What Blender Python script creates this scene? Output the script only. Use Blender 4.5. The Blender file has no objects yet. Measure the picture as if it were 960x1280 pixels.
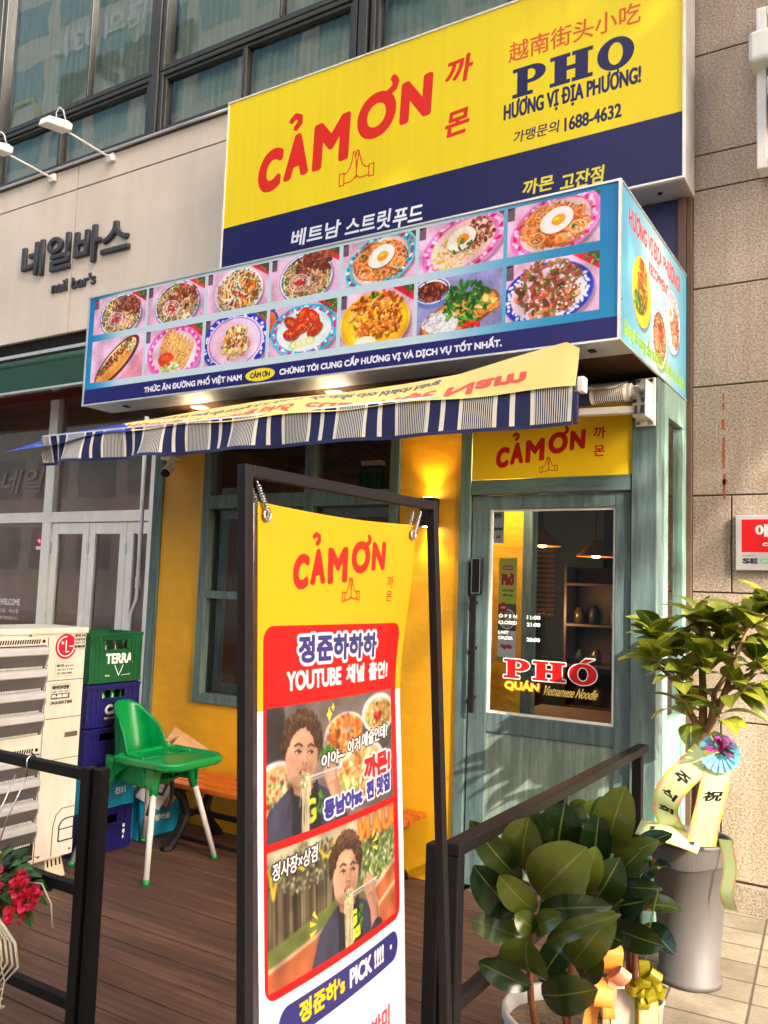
import bpy, bmesh, math, random
import numpy as np
from mathutils import Vector, Matrix

# ------------------------------------------------------------------ camera, sky, sun, exposure
sc = bpy.context.scene
COL = sc.collection
rad = math.radians

cam_d = bpy.data.cameras.new('camera')
cam = bpy.data.objects.new('camera', cam_d)
COL.objects.link(cam)
cam_d.sensor_fit = 'HORIZONTAL'
cam_d.sensor_width = 36.0
cam_d.lens = 36.0 * 1060.71 / 960.0
cam_d.clip_start = 0.05
cam_d.clip_end = 1000.0
_ex = Vector((0.85069729, 0.52449565, 0.03490613))      # camera right
_dn = Vector((-0.01744589, 0.09453963, -0.99536822))    # camera down
_fw = Vector((-0.52536632, 0.84614808, 0.0895749))      # camera forward
cam.matrix_world = Matrix(((_ex.x, -_dn.x, -_fw.x, 0), (_ex.y, -_dn.y, -_fw.y, 0), (_ex.z, -_dn.z, -_fw.z, 1.68), (0, 0, 0, 1)))
sc.camera = cam

SUN_TO = Vector((0.62, -0.31, 0.42)).normalized()       # direction towards the sun
SUN_EL = math.asin(SUN_TO.z)
SUN_AZ = math.atan2(SUN_TO.x, SUN_TO.y)
world = bpy.data.worlds.new('World')
sc.world = world
world.use_nodes = True
wt = world.node_tree
sky = wt.nodes.new('ShaderNodeTexSky')
sky.sky_type = 'NISHITA'
sky.sun_disc = False
sky.sun_elevation = SUN_EL
sky.sun_rotation = SUN_AZ
sky.dust_density = 6.0
sky.air_density = 0.8
sky.ozone_density = 0.6
bg = wt.nodes['Background']
bg.inputs['Strength'].default_value = 0.15
wt.links.new(sky.outputs[0], bg.inputs['Color'])

sun_d = bpy.data.lights.new('sun', 'SUN')
sun_d.energy = 2.0
sun_d.angle = rad(0.6)
sun_d.color = (1.0, 0.93, 0.82)
sun = bpy.data.objects.new('sun', sun_d)
COL.objects.link(sun)
sun.location = (20, -10, 20)
sun.rotation_euler = (-SUN_TO).to_track_quat('-Z', 'Y').to_euler()

sc.view_settings.view_transform = 'Standard'
sc.view_settings.look = 'None'
sc.view_settings.exposure = 2.3
sc.view_settings.gamma = 1.0
sc.view_settings.use_curve_mapping = False
sc.render.engine = 'CYCLES'
sc.cycles.max_bounces = 7
sc.cycles.diffuse_bounces = 4
sc.cycles.glossy_bounces = 4
sc.cycles.transparent_max_bounces = 10
sc.cycles.transmission_bounces = 4
sc.cycles.caustics_reflective = False
sc.cycles.caustics_refractive = False
sc.cycles.sample_clamp_indirect = 4.0
try:
    sc.cycles.use_denoising = True
except Exception:
    pass

# ------------------------------------------------------------------ helpers: objects
def tag(o, label=None, cat=None, group=None, kind=None):
    if label: o['label'] = label
    if cat: o['category'] = cat
    if group: o['group'] = group
    if kind: o['kind'] = kind
    return o

def thing(name, label, cat, loc=(0, 0, 0), group=None):
    o = bpy.data.objects.new(name, None)
    o.empty_display_size = 0.1
    COL.objects.link(o)
    o.location = loc
    return tag(o, label, cat, group)

def base_of(o):
    v = Vector((0, 0, 0))
    while o is not None:
        v += o.location
        o = o.parent
    return v

def copy_tree(o, parent=None):
    c = o.copy()
    COL.objects.link(c)
    c.parent = parent
    for ch in list(o.children):
        copy_tree(ch, c)
    return c

def link_mesh(name, me, mats, parent=None, smooth=False, bevel=0.0, loc=None):
    """me holds world coordinates; the object is moved to its base and the vertices shifted with it"""
    if not isinstance(mats, (list, tuple)): mats = [mats]
    for m in mats: me.materials.append(m)
    o = bpy.data.objects.new(name, me)
    COL.objects.link(o)
    off = base_of(parent)
    if loc is not None:
        o.location = Vector(loc) - off
        off = Vector(loc)
    if off.length > 0:
        me.transform(Matrix.Translation(-off))
    o.parent = parent
    if smooth:
        me.polygons.foreach_set('use_smooth', [True] * len(me.polygons))
    if bevel:
        b = o.modifiers.new('bevel', 'BEVEL')
        b.width = bevel; b.segments = 2; b.limit_method = 'ANGLE'; b.angle_limit = rad(40)
    return o

class MB:
    """collects faces; built as one mesh"""
    def __init__(s):
        s.v = []; s.f = []; s.mi = []; s.uv = []; s.at = {}
        s.cur = 0
    def vert(s, p):
        s.v.append(tuple(p)); return len(s.v) - 1
    def face(s, idx, uv=None):
        s.f.append(tuple(idx)); s.mi.append(s.cur); s.uv.append(uv)
    def poly(s, pts, uv=None):
        s.face([s.vert(p) for p in pts], uv)
    def box(s, x0, x1, y0, y1, z0, z1):
        i = len(s.v)
        for z in (z0, z1):
            for x, y in ((x0, y0), (x1, y0), (x1, y1), (x0, y1)):
                s.v.append((x, y, z))
        for q in ((0, 3, 2, 1), (4, 5, 6, 7), (0, 1, 5, 4), (1, 2, 6, 5), (2, 3, 7, 6), (3, 0, 4, 7)):
            s.face([i + k for k in q])
        return s
    def bar(s, p0, p1, w, d, up=(0, 0, 1)):
        """rectangular bar between two points"""
        p0 = Vector(p0); p1 = Vector(p1)
        t = (p1 - p0).normalized(); u = Vector(up)
        a = t.cross(u)
        if a.length < 1e-4: a = t.cross(Vector((1, 0, 0)))
        a.normalize(); b = a.cross(t).normalized()
        i = len(s.v)
        for p in (p0, p1):
            for sa, sb in ((-1, -1), (1, -1), (1, 1), (-1, 1)):
                s.v.append(tuple(p + a * (sa * w / 2) + b * (sb * d / 2)))
        for q in ((0, 1, 2, 3), (7, 6, 5, 4), (0, 4, 5, 1), (1, 5, 6, 2), (2, 6, 7, 3), (3, 7, 4, 0)):
            s.face([i + k for k in q])
        return s
    def tube(s, pts, r, n=8, cap=True):
        pts = [Vector(p) for p in pts]
        rs = r if isinstance(r, (list, tuple)) else [r] * len(pts)
        rings = []; prev = None
        for k, p in enumerate(pts):
            t = (pts[min(k + 1, len(pts) - 1)] - pts[max(k - 1, 0)])
            if t.length < 1e-9: t = Vector((0, 0, 1))
            t.normalize()
            if prev is None:
                a = t.cross(Vector((0, 0, 1)))
                if a.length < 1e-3: a = t.cross(Vector((1, 0, 0)))
            else:
                a = prev - t * prev.dot(t)
                if a.length < 1e-6: a = t.cross(Vector((1, 0, 0)))
            a.normalize(); prev = a; b = t.cross(a)
            ring = []
            for j in range(n):
                an = 2 * math.pi * j / n
                ring.append(s.vert(p + (a * math.cos(an) + b * math.sin(an)) * rs[k]))
            rings.append(ring)
        for k in range(len(rings) - 1):
            for j in range(n):
                s.face((rings[k][j], rings[k][(j + 1) % n], rings[k + 1][(j + 1) % n], rings[k + 1][j]))
        if cap:
            s.face(list(reversed(rings[0]))); s.face(rings[-1])
        return s
    def lathe(s, prof, c, n=48, close=False):
        cx, cy = c; rings = []
        for r, z in prof:
            rings.append([s.vert((cx + r * math.cos(2 * math.pi * j / n), cy + r * math.sin(2 * math.pi * j / n), z)) for j in range(n)])
        for k in range(len(rings) - 1):
            for j in range(n):
                s.face((rings[k][j], rings[k][(j + 1) % n], rings[k + 1][(j + 1) % n], rings[k + 1][j]))
        return s
    def disc(s, c, r, axis='z', n=32, uv=False):
        idx = []; uvs = []
        for j in range(n):
            a = 2 * math.pi * j / n
            ca, sa = math.cos(a), math.sin(a)
            if axis == 'z': p = (c[0] + r * ca, c[1] + r * sa, c[2])
            elif axis == 'x': p = (c[0], c[1] + r * ca, c[2] + r * sa)
            else: p = (c[0] + r * ca, c[1], c[2] + r * sa)
            idx.append(s.vert(p)); uvs.append((0.5 + 0.5 * ca, 0.5 + 0.5 * sa))
        s.face(idx, uvs)
        return s
    def prism(s, poly, a0, a1, axis='y'):
        """closed polygon extruded along an axis: poly is (x,z) for y, (y,z) for x, (x,y) for z"""
        def P(p, a):
            return (p[0], a, p[1]) if axis == 'y' else (a, p[0], p[1]) if axis == 'x' else (p[0], p[1], a)
        n = len(poly)
        A = [s.vert(P(p, a0)) for p in poly]; B = [s.vert(P(p, a1)) for p in poly]
        for k in range(n):
            s.face((A[k], A[(k + 1) % n], B[(k + 1) % n], B[k]))
        s.face(list(reversed(A))); s.face(B)
        return s
    def grid(s, fn, nu, nv, uv=True):
        idx = [[s.vert(fn(i / nu, j / nv)) for j in range(nv + 1)] for i in range(nu + 1)]
        for i in range(nu):
            for j in range(nv):
                q = [(i, j), (i + 1, j), (i + 1, j + 1), (i, j + 1)]
                s.face([idx[a][b] for a, b in q], [(a / nu, b / nv) for a, b in q] if uv else None)
        return s
    def leaf(s, p, d, up, L, W, fold=0.25, droop=0.3, tint=0.5, n=7, tip=1.6, blunt=False):
        """one leaf blade with its midrib; 'across' and 'tint' are point attributes"""
        d = Vector(d).normalized(); up = Vector(up)
        side = d.cross(up)
        if side.length < 1e-3: side = d.cross(Vector((1, 0, 0.2)))
        side.normalize(); nrm = side.cross(d).normalized()
        ac = s.at.setdefault('across', {}); tn = s.at.setdefault('tint', {})
        rows = []
        for i in range(n + 1):
            t = i / n
            w = W * 0.5 * (math.sin(math.pi * min(1, t ** 0.85)) ** 0.72) if 0 < t < 1 else 0.004
            if blunt and 0 < t < 1: w = W * 0.5 * min(1.0, (math.sin(math.pi * min(1, t ** 1.12 * .985 + .012))) ** 0.52)
            elif t > 0.8: w *= 1 - 0.35 * ((t - 0.8) / 0.2) ** tip
            c = Vector(p) + d * (L * t) + nrm * (L * (0.12 * math.sin(math.pi * t) - droop * t * t))
            row = []
            for q in (-1, -0.5, 0, 0.5, 1):
                vv = s.vert(c + side * (w * q) + nrm * (fold * w * abs(q) ** 1.3))
                ac[vv] = q; tn[vv] = tint
                row.append(vv)
            rows.append(row)
        for i in range(n):
            for j in range(4):
                s.face((rows[i][j], rows[i][j + 1], rows[i + 1][j + 1], rows[i + 1][j]))
        return s
    def mesh(s, name):
        me = bpy.data.meshes.new(name)
        me.from_pydata(s.v, [], s.f)
        if any(s.mi): me.polygons.foreach_set('material_index', s.mi)
        if any(u is not None for u in s.uv):
            lay = me.uv_layers.new(name='UVMap')
            k = 0
            for f, u in zip(s.f, s.uv):
                for j in range(len(f)):
                    if u is not None: lay.data[k].uv = u[j]
                    k += 1
        for nm, dct in s.at.items():
            a = me.attributes.new(nm, 'FLOAT', 'POINT')
            vals = np.zeros(len(s.v), dtype=np.float32)
            for k2, val in dct.items(): vals[k2] = val
            a.data.foreach_set('value', vals)
        me.update()
        return me
    def build(s, name, mats, parent=None, smooth=False, bevel=0.0, loc=None):
        return link_mesh(name, s.mesh(name), mats, parent, smooth, bevel, loc)

# ------------------------------------------------------------------ helpers: materials
def srgb(r, g, b):
    f = lambda c: (c / 255 / 12.92) if c / 255 <= 0.04045 else ((c / 255 + 0.055) / 1.055) ** 2.4
    return (f(r), f(g), f(b))

def new_mat(name):
    m = bpy.data.materials.new(name)
    m.use_nodes = True
    nt = m.node_tree
    return m, nt, nt.nodes['Principled BSDF']

def noise_node(nt, scale, detail=4, rough=0.6, stretch=None, coord='Object'):
    tc = nt.nodes.new('ShaderNodeTexCoord')
    n = nt.nodes.new('ShaderNodeTexNoise')
    n.inputs['Scale'].default_value = scale
    n.inputs['Detail'].default_value = detail
    n.inputs['Roughness'].default_value = rough
    if stretch:
        mp = nt.nodes.new('ShaderNodeMapping')
        mp.inputs['Scale'].default_value = stretch
        nt.links.new(tc.outputs[coord], mp.inputs[0])
        nt.links.new(mp.outputs[0], n.inputs['Vector'])
    else:
        nt.links.new(tc.outputs[coord], n.inputs['Vector'])
    return n

def ramp_node(nt, src, stops):
    r = nt.nodes.new('ShaderNodeValToRGB')
    while len(r.color_ramp.elements) < len(stops): r.color_ramp.elements.new(0.5)
    for e, (p, c) in zip(r.color_ramp.elements, stops):
        e.position = p
        e.color = (*c, 1) if len(c) == 3 else c
    nt.links.new(src, r.inputs[0])
    return r

def add_bump(nt, bsdf, src, strength, dist=0.01):
    b = nt.nodes.new('ShaderNodeBump')
    b.inputs['Strength'].default_value = strength
    b.inputs['Distance'].default_value = dist
    nt.links.new(src, b.inputs['Height'])
    nt.links.new(b.outputs[0], bsdf.inputs['Normal'])

def mat(name, col, rough=0.5, metal=0.0, var=0.12, vscale=6.0, bump=0.0, bscale=60.0, stretch=None, spec=0.5, coat=0.0):
    """painted or plain surface with a little uneven wear in colour and gloss"""
    m, nt, b = new_mat(name)
    b.inputs['Roughness'].default_value = rough
    b.inputs['Metallic'].default_value = metal
    b.inputs['Specular IOR Level'].default_value = spec
    if coat: b.inputs['Coat Weight'].default_value = coat
    if var > 0:
        n = noise_node(nt, vscale, 5, 0.65, stretch)
        lo = tuple(max(0, c * (1 - var)) for c in col); hi = tuple(min(1, c * (1 + var)) for c in col)
        r = ramp_node(nt, n.outputs['Fac'], [(0.3, lo), (0.7, hi)])
        nt.links.new(r.outputs[0], b.inputs['Base Color'])
        mr = nt.nodes.new('ShaderNodeMapRange')
        mr.inputs['To Min'].default_value = max(0.03, rough - 0.08); mr.inputs['To Max'].default_value = min(1, rough + 0.1)
        nt.links.new(n.outputs['Fac'], mr.inputs['Value'])
        nt.links.new(mr.outputs[0], b.inputs['Roughness'])
    else:
        b.inputs['Base Color'].default_value = (*col, 1)
    if bump > 0:
        n2 = noise_node(nt, bscale, 3, 0.6, stretch)
        add_bump(nt, b, n2.outputs['Fac'], bump)
    return m

def mat_emit(name, col, strength):
    m, nt, b = new_mat(name)
    b.inputs['Base Color'].default_value = (*col, 1)
    b.inputs['Emission Color'].default_value = (*col, 1)
    b.inputs['Emission Strength'].default_value = strength
    return m

def mat_glass(name, tint=(0.9, 0.95, 0.92), refl=1.0, rough=0.0, wavy=0.0):
    m, nt, b = new_mat(name)
    nt.nodes.remove(b)
    out = nt.nodes['Material Output']
    tr = nt.nodes.new('ShaderNodeBsdfTransparent'); tr.inputs[0].default_value = (*tint, 1)
    gl = nt.nodes.new('ShaderNodeBsdfGlossy'); gl.inputs['Roughness'].default_value = rough
    fr = nt.nodes.new('ShaderNodeFresnel'); fr.inputs[0].default_value = 1.5
    mu = nt.nodes.new('ShaderNodeMath'); mu.operation = 'MULTIPLY'; mu.inputs[1].default_value = refl; mu.use_clamp = True
    mx = nt.nodes.new('ShaderNodeMixShader')
    nt.links.new(fr.outputs[0], mu.inputs[0])
    nt.links.new(mu.outputs[0], mx.inputs[0])
    nt.links.new(tr.outputs[0], mx.inputs[1]); nt.links.new(gl.outputs[0], mx.inputs[2])
    nt.links.new(mx.outputs[0], out.inputs['Surface'])
    if wavy:
        n = noise_node(nt, 1.3, 1, 0.4)
        bp = nt.nodes.new('ShaderNodeBump'); bp.inputs['Strength'].default_value = wavy; bp.inputs['Distance'].default_value = 0.05
        nt.links.new(n.outputs['Fac'], bp.inputs['Height']); nt.links.new(bp.outputs[0], gl.inputs['Normal'])
    return m

def mat_print(name, arr, rough=0.35, gain=1.0, emit=0.0, alpha=False, coat=0.0):
    """a printed surface; arr is an RGB(A) picture painted below, row 0 at the top"""
    h, w = arr.shape[:2]
    img = bpy.data.images.new(name, w, h, alpha=True)
    px = np.ones((h, w, 4), dtype=np.float32)
    px[..., :arr.shape[2]] = np.clip(arr, 0, 1)
    img.pixels.foreach_set(px[::-1].ravel())
    img.update()
    img.pack()
    m, nt, b = new_mat(name)
    t = nt.nodes.new('ShaderNodeTexImage'); t.image = img; t.interpolation = 'Linear'; t.extension = 'EXTEND'
    mlt = nt.nodes.new('ShaderNodeMix'); mlt.data_type = 'RGBA'; mlt.blend_type = 'MULTIPLY'
    mlt.inputs[0].default_value = 1.0
    mlt.inputs[7].default_value = (gain, gain, gain, 1)
    nt.links.new(t.outputs['Color'], mlt.inputs[6])
    nt.links.new(mlt.outputs[2], b.inputs['Base Color'])
    b.inputs['Roughness'].default_value = rough
    b.inputs['Specular IOR Level'].default_value = 0.28
    if coat: b.inputs['Coat Weight'].default_value = coat
    if emit:
        nt.links.new(t.outputs['Color'], b.inputs['Emission Color'])
        b.inputs['Emission Strength'].default_value = emit
    if alpha:
        nt.links.new(t.outputs['Alpha'], b.inputs['Alpha'])
    return m
# ------------------------------------------------------------------ helpers: printing (pictures for flat prints, drawn with numpy)
_glyphs = {}
def text_contours(body):
    if body in _glyphs: return _glyphs[body]
    cu = bpy.data.curves.new('lettering', 'FONT')
    cu.body = body; cu.size = 1.0
    o = bpy.data.objects.new('lettering', cu)
    COL.objects.link(o)
    dg = bpy.context.evaluated_depsgraph_get()
    cv = o.evaluated_get(dg).to_curve(dg)
    out = []
    for sp in cv.splines:
        bp = sp.bezier_points
        n = len(bp)
        if n < 2: continue
        P = np.array([p.co[:2] for p in bp]); H1 = np.array([p.handle_right[:2] for p in bp]); H0 = np.array([p.handle_left[:2] for p in bp])
        t = (np.arange(7) / 7)[None, :, None]
        a = P[:, None]; b = H1[:, None]; c = np.roll(H0, -1, 0)[:, None]; d = np.roll(P, -1, 0)[:, None]
        q = (1 - t) ** 3 * a + 3 * (1 - t) ** 2 * t * b + 3 * (1 - t) * t * t * c + t ** 3 * d
        out.append(q.reshape(-1, 2))
    o.to_curve_clear() if hasattr(o, 'to_curve_clear') else None
    bpy.data.objects.remove(o); bpy.data.curves.remove(cu)
    _glyphs[body] = out
    return out

def fill_mask(contours, W, H, ss=3):
    """non-zero winding fill, anti-aliased; contours in pixels, y down"""
    h, w = H * ss, W * ss
    acc = np.zeros((h, w + 1), dtype=np.float32)
    for c in contours:
        p = np.asarray(c, dtype=np.float64) * ss
        q = np.roll(p, -1, 0)
        for (x0, y0), (x1, y1) in zip(p, q):
            if y0 == y1: continue
            s = 1
            if y0 > y1: x0, y0, x1, y1, s = x1, y1, x0, y0, -1
            a = max(0, math.ceil(y0 - 0.5)); b = min(h - 1, math.ceil(y1 - 0.5) - 1)
            if b < a: continue
            ys = np.arange(a, b + 1)
            xs = x0 + (ys + 0.5 - y0) * (x1 - x0) / (y1 - y0)
            xi = np.clip(np.ceil(xs - 0.5), 0, w).astype(int)
            acc[ys, xi] += s
    m = (np.abs(np.cumsum(acc, 1)[:, :w]) > 0.5)
    return m

def dilate(m, r):
    if r <= 0: return m
    out = m.copy(); R = int(math.ceil(r)); h, w = m.shape
    for dy in range(-R, R + 1):
        k = r * r - dy * dy
        if k < 0: continue
        k = int(math.sqrt(k))
        # horizontal run of half-width k
        row = np.cumsum(np.pad(m.astype(np.int32), ((0, 0), (k + 1, k))), 1)
        run = (row[:, 2 * k + 1:] - row[:, :-(2 * k + 1)]) > 0
        if dy >= 0: out[dy:] |= run[:h - dy] if dy else run
        else: out[:dy] |= run[-dy:]
    return out

def down(m, ss):
    h, w = m.shape
    return m.reshape(h // ss, ss, w // ss, ss).mean((1, 3))

class Paint:
    def __init__(s, w, h, bg=(1, 1, 1), alpha=False):
        s.w, s.h = w, h
        s.a = np.zeros((h, w, 4 if alpha else 3), dtype=np.float32)
        s.al = alpha
        if not alpha: s.a[:] = [c / 255 for c in bg]
        s.clip = (0, 0, w, h); s.spread = 1.0
    def _put(s, x0, y0, cov, col):
        """blend colour col (0-255) with coverage cov at x0,y0"""
        h, w = cov.shape
        cx0, cy0, cx1, cy1 = s.clip
        a, b, c, d = max(x0, cx0), max(y0, cy0), min(x0 + w, cx1), min(y0 + h, cy1)
        if c <= a or d <= b: return
        k = cov[b - y0:d - y0, a - x0:c - x0, None]
        t = s.a[b:d, a:c]
        col = np.asarray(col, dtype=np.float32) / 255
        if s.al:
            t[..., :3] = np.where(t[..., 3:] < 1e-4, col, t[..., :3] * (1 - k) + col * k)
            t[..., 3:] = t[..., 3:] * (1 - k) + k
        else:
            t[:] = t * (1 - k) + col * k
    def ellipse(s, cx, cy, rx, ry, col, rot=0.0, alpha=1.0, soft=1.0):
        R = max(rx, ry) + soft + 1
        x0, y0, x1, y1 = int(cx - R), int(cy - R), int(cx + R) + 2, int(cy + R) + 2
        if x1 <= s.clip[0] or y1 <= s.clip[1] or x0 >= s.clip[2] or y0 >= s.clip[3]: return
        yy, xx = np.mgrid[y0:y1, x0:x1].astype(np.float32)
        xx += 0.5 - cx; yy += 0.5 - cy
        c, sn = math.cos(rot), math.sin(rot)
        u = (xx * c + yy * sn) / rx; v = (-xx * sn + yy * c) / ry
        d = np.sqrt(u * u + v * v)
        cov = np.clip((1 - d) * min(rx, ry) / soft + 0.5, 0, 1) * alpha
        s._put(x0, y0, cov, col)
    def ring(s, cx, cy, rx, ry, wd, col, rot=0.0, alpha=1.0):
        R = max(rx, ry) + wd + 2
        x0, y0, x1, y1 = int(cx - R), int(cy - R), int(cx + R) + 2, int(cy + R) + 2
        yy, xx = np.mgrid[y0:y1, x0:x1].astype(np.float32)
        xx += 0.5 - cx; yy += 0.5 - cy
        c, sn = math.cos(rot), math.sin(rot)
        u = (xx * c + yy * sn) / rx; v = (-xx * sn + yy * c) / ry
        d = np.abs(np.sqrt(u * u + v * v) - 1) * min(rx, ry)
        s._put(x0, y0, np.clip(wd / 2 - d + 0.5, 0, 1) * alpha, col)
    def line(s, pts, wd, col, alpha=1.0):
        p = np.asarray(pts, dtype=np.float32)
        R = wd / 2 + 2
        x0, y0 = (p.min(0) - R).astype(int); x1, y1 = (p.max(0) + R).astype(int) + 1
        x0 = max(x0, s.clip[0]); y0 = max(y0, s.clip[1]); x1 = min(x1, s.clip[2]); y1 = min(y1, s.clip[3])
        if x1 <= x0 or y1 <= y0: return
        yy, xx = np.mgrid[y0:y1, x0:x1].astype(np.float32)
        xx += 0.5; yy += 0.5
        best = np.full(xx.shape, 1e9, dtype=np.float32)
        for a, b in zip(p[:-1], p[1:]):
            d = b - a; L = float(d @ d) + 1e-9
            t = np.clip(((xx - a[0]) * d[0] + (yy - a[1]) * d[1]) / L, 0, 1)
            best = np.minimum(best, (xx - a[0] - t * d[0]) ** 2 + (yy - a[1] - t * d[1]) ** 2)
        s._put(x0, y0, np.clip(wd / 2 - np.sqrt(best) + 0.5, 0, 1) * alpha, col)
    def poly(s, pts, col, alpha=1.0):
        p = np.asarray(pts, dtype=np.float64)
        x0, y0 = np.floor(p.min(0)).astype(int) - 1; x1, y1 = np.ceil(p.max(0)).astype(int) + 1
        m = fill_mask([p - [x0, y0]], x1 - x0, y1 - y0)
        s._put(x0, y0, down(m, 3) * alpha, col)
    def polys(s, cs, col, grow=0.0, alpha=1.0):
        pad = int(grow) + 3
        al = np.concatenate([np.asarray(c) for c in cs])
        x0, y0 = np.floor(al.min(0)).astype(int) - pad; x1, y1 = np.ceil(al.max(0)).astype(int) + pad
        m = fill_mask([np.asarray(c) - [x0, y0] for c in cs], int(x1 - x0), int(y1 - y0))
        s._put(x0, y0, down(dilate(m, grow * 3), 3) * alpha, col)
    def rect(s, x0, y0, x1, y1, col, alpha=1.0, r=0.0):
        if r <= 0:
            s.poly([(x0, y0), (x1, y0), (x1, y1), (x0, y1)], col, alpha); return
        pts = []
        for cx, cy, a0 in ((x1 - r, y0 + r, -90), (x1 - r, y1 - r, 0), (x0 + r, y1 - r, 90), (x0 + r, y0 + r, 180)):
            for k in range(9):
                a = math.radians(a0 + k * 90 / 8)
                pts.append((cx + r * math.cos(a), cy + r * math.sin(a)))
        s.poly(pts, col, alpha)
    def text(s, body, x, y, w, h, col, bold=0.0, slant=0.0, rise=0.0, outline=0.0, ocol=None, flip=False, alpha=1.0, thin_x=None):
        """ink box of the words is fitted to x, y (left, bottom), w, h; rise lifts the far end, slant leans the tops; bold/outline in pixels"""
        cs = text_contours(body)
        al = np.concatenate(cs)
        mn, mx = al.min(0), al.max(0)
        w2, h2, bx = w - 2 * bold, h - 2 * bold, x + bold
        out = []
        for c in cs:
            u = (c[:, 0] - mn[0]) / (mx[0] - mn[0]); v = (c[:, 1] - mn[1]) / (mx[1] - mn[1])
            if flip: v = 1 - v
            out.append(np.stack([bx + u * w2 + slant * v * h2, y - bold - v * h2 - rise * u * w2], 1))
        if outline > 0: s.polys(out, ocol, bold + outline, alpha)
        s.polys(out, col, bold, alpha)
    def blur(s, x0, y0, x1, y1, r):
        x0, y0, x1, y1 = max(0, int(x0)), max(0, int(y0)), min(s.w, int(x1)), min(s.h, int(y1))
        t = s.a[y0:y1, x0:x1]
        for _ in range(2):
            for ax in (0, 1):
                p = np.pad(t, [(r, r) if k == ax else (0, 0) for k in range(3)], mode='edge')
                c = np.cumsum(np.insert(p, 0, 0, ax), ax, dtype=np.float64)
                n = t.shape[ax]
                hi = np.take(c, range(2 * r + 1, 2 * r + 1 + n), ax); lo = np.take(c, range(0, n), ax)
                t = ((hi - lo) / (2 * r + 1)).astype(np.float32)
        s.a[y0:y1, x0:x1] = t
    def mottle(s, x0, y0, x1, y1, amt, cell, rng):
        """soft uneven tone, as a photograph has"""
        x0, y0, x1, y1 = max(0, int(x0)), max(0, int(y0)), min(s.w, int(x1)), min(s.h, int(y1))
        h, w = y1 - y0, x1 - x0
        g = rng.random((int(h / cell) + 3, int(w / cell) + 3))
        yy = np.arange(h) / cell; xx = np.arange(w) / cell
        a = yy.astype(int); b = xx.astype(int); fy = (yy - a)[:, None]; fx = (xx - b)[None]
        fy = fy * fy * (3 - 2 * fy); fx = fx * fx * (3 - 2 * fx)
        v = g[a][:, b] * (1 - fy) * (1 - fx) + g[a + 1][:, b] * fy * (1 - fx) + g[a][:, b + 1] * (1 - fy) * fx + g[a + 1][:, b + 1] * fy * fx
        s.a[y0:y1, x0:x1] *= (1 + amt * (v - .5))[..., None]
    def grain(s, amt, rng):
        s.a[..., :3] *= 1 + amt * (rng.random((s.h, s.w, 1), dtype=np.float32) - 0.5)
    def scatter(s, cx, cy, rx, ry, n, size, cols, rng, rot=0.0, asp=(0.5, 1.0), shade=0.25, power=0.5):
        """n small pieces inside a tilted ellipse"""
        c, sn = math.cos(rot), math.sin(rot)
        n = int(n * (1.15 if s.spread > 1 else 1.9)); size = size * (1.12 if s.spread > 1 else .74); rx = rx * s.spread; ry = ry * s.spread; asp = (asp[0] * .6, asp[1] * .85)
        for _ in range(n):
            a = rng.random() * 2 * math.pi; r = rng.random() ** power
            u, v = rx * r * math.cos(a), ry * r * math.sin(a)
            X, Y = cx + u * c - v * sn, cy + u * sn + v * c
            col = np.array(cols[int(rng.random() * len(cols))], dtype=np.float32) * (1 - shade + 2 * shade * rng.random())
            z = size * (0.6 + 0.8 * rng.random())
            an = rng.random() * math.pi; asr = asp[0] + (asp[1] - asp[0]) * rng.random()
            s.ellipse(X + z * 0.15, Y + z * 0.3, z, z * asr, col * 0.45, an, 0.55, 1.5)
            s.ellipse(X, Y, z, z * asr, np.minimum(col, 255), an)
            s.ellipse(X - z * 0.2, Y - z * 0.25 * asr, z * 0.4, z * asr * 0.35, np.minimum(col * 1.25 + 10, 255), an, 0.3, 2.0)
    def noodles(s, cx, cy, rx, ry, n, wd, cols, rng, curl=0.8, power=0.5):
        rx = rx * s.spread; ry = ry * s.spread
        for _ in range(n):
            a = rng.random() * 6.283; r = rng.random() ** power
            X, Y = cx + rx * r * math.cos(a), cy + ry * r * math.sin(a)
            th = rng.random() * 6.283; k = (rng.random() - 0.5) * 2 * curl
            st = max(rx, ry) * 0.16; pts = [(X, Y)]
            for _ in range(6):
                X += st * math.cos(th); Y += st * math.sin(th); th += k
                if ((X - cx) / rx) ** 2 + ((Y - cy) / ry) ** 2 > 1.15: break
                pts.append((X, Y))
            if len(pts) < 2: continue
            col = np.array(cols[int(rng.random() * len(cols))], dtype=np.float32)
            p2 = [(px + wd * 0.3, py + wd * 0.7) for px, py in pts]
            s.line(p2, wd * 1.1, col * 0.5, 0.5)
            s.line(pts, wd, np.minimum(col * (0.85 + 0.3 * rng.random()), 255))

def plate(P, cx, cy, rx, ry, rim, inner, rng, rot=0.0, deco=None, bowl=False, k=0.74):
    P.ellipse(cx + rx * 0.05, cy + ry * 0.12, rx, ry, (70, 50, 70), rot, 0.4, 8)
    P.ellipse(cx, cy, rx, ry, rim, rot)
    if deco:
        c, sn = math.cos(rot), math.sin(rot)
        for j in range(46):
            a = j / 46 * 6.283; f = 0.82 + 0.1 * rng.random()
            u, v = rx * f * math.cos(a), ry * f * math.sin(a)
            P.ellipse(cx + u * c - v * sn, cy + u * sn + v * c, rx * 0.05 * (0.6 + rng.random()), rx * 0.035, deco[j % len(deco)], rng.random() * 3)
    P.ring(cx, cy, rx * 0.985, ry * 0.985, 2.0, tuple(min(255, c * 1.15 + 20) for c in rim), rot)
    P.ellipse(cx, cy, rx * k, ry * k, inner, rot)
    if bowl: P.ring(cx, cy, rx * 0.95, ry * 0.95, rx * 0.05, (238, 238, 245), rot)

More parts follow.
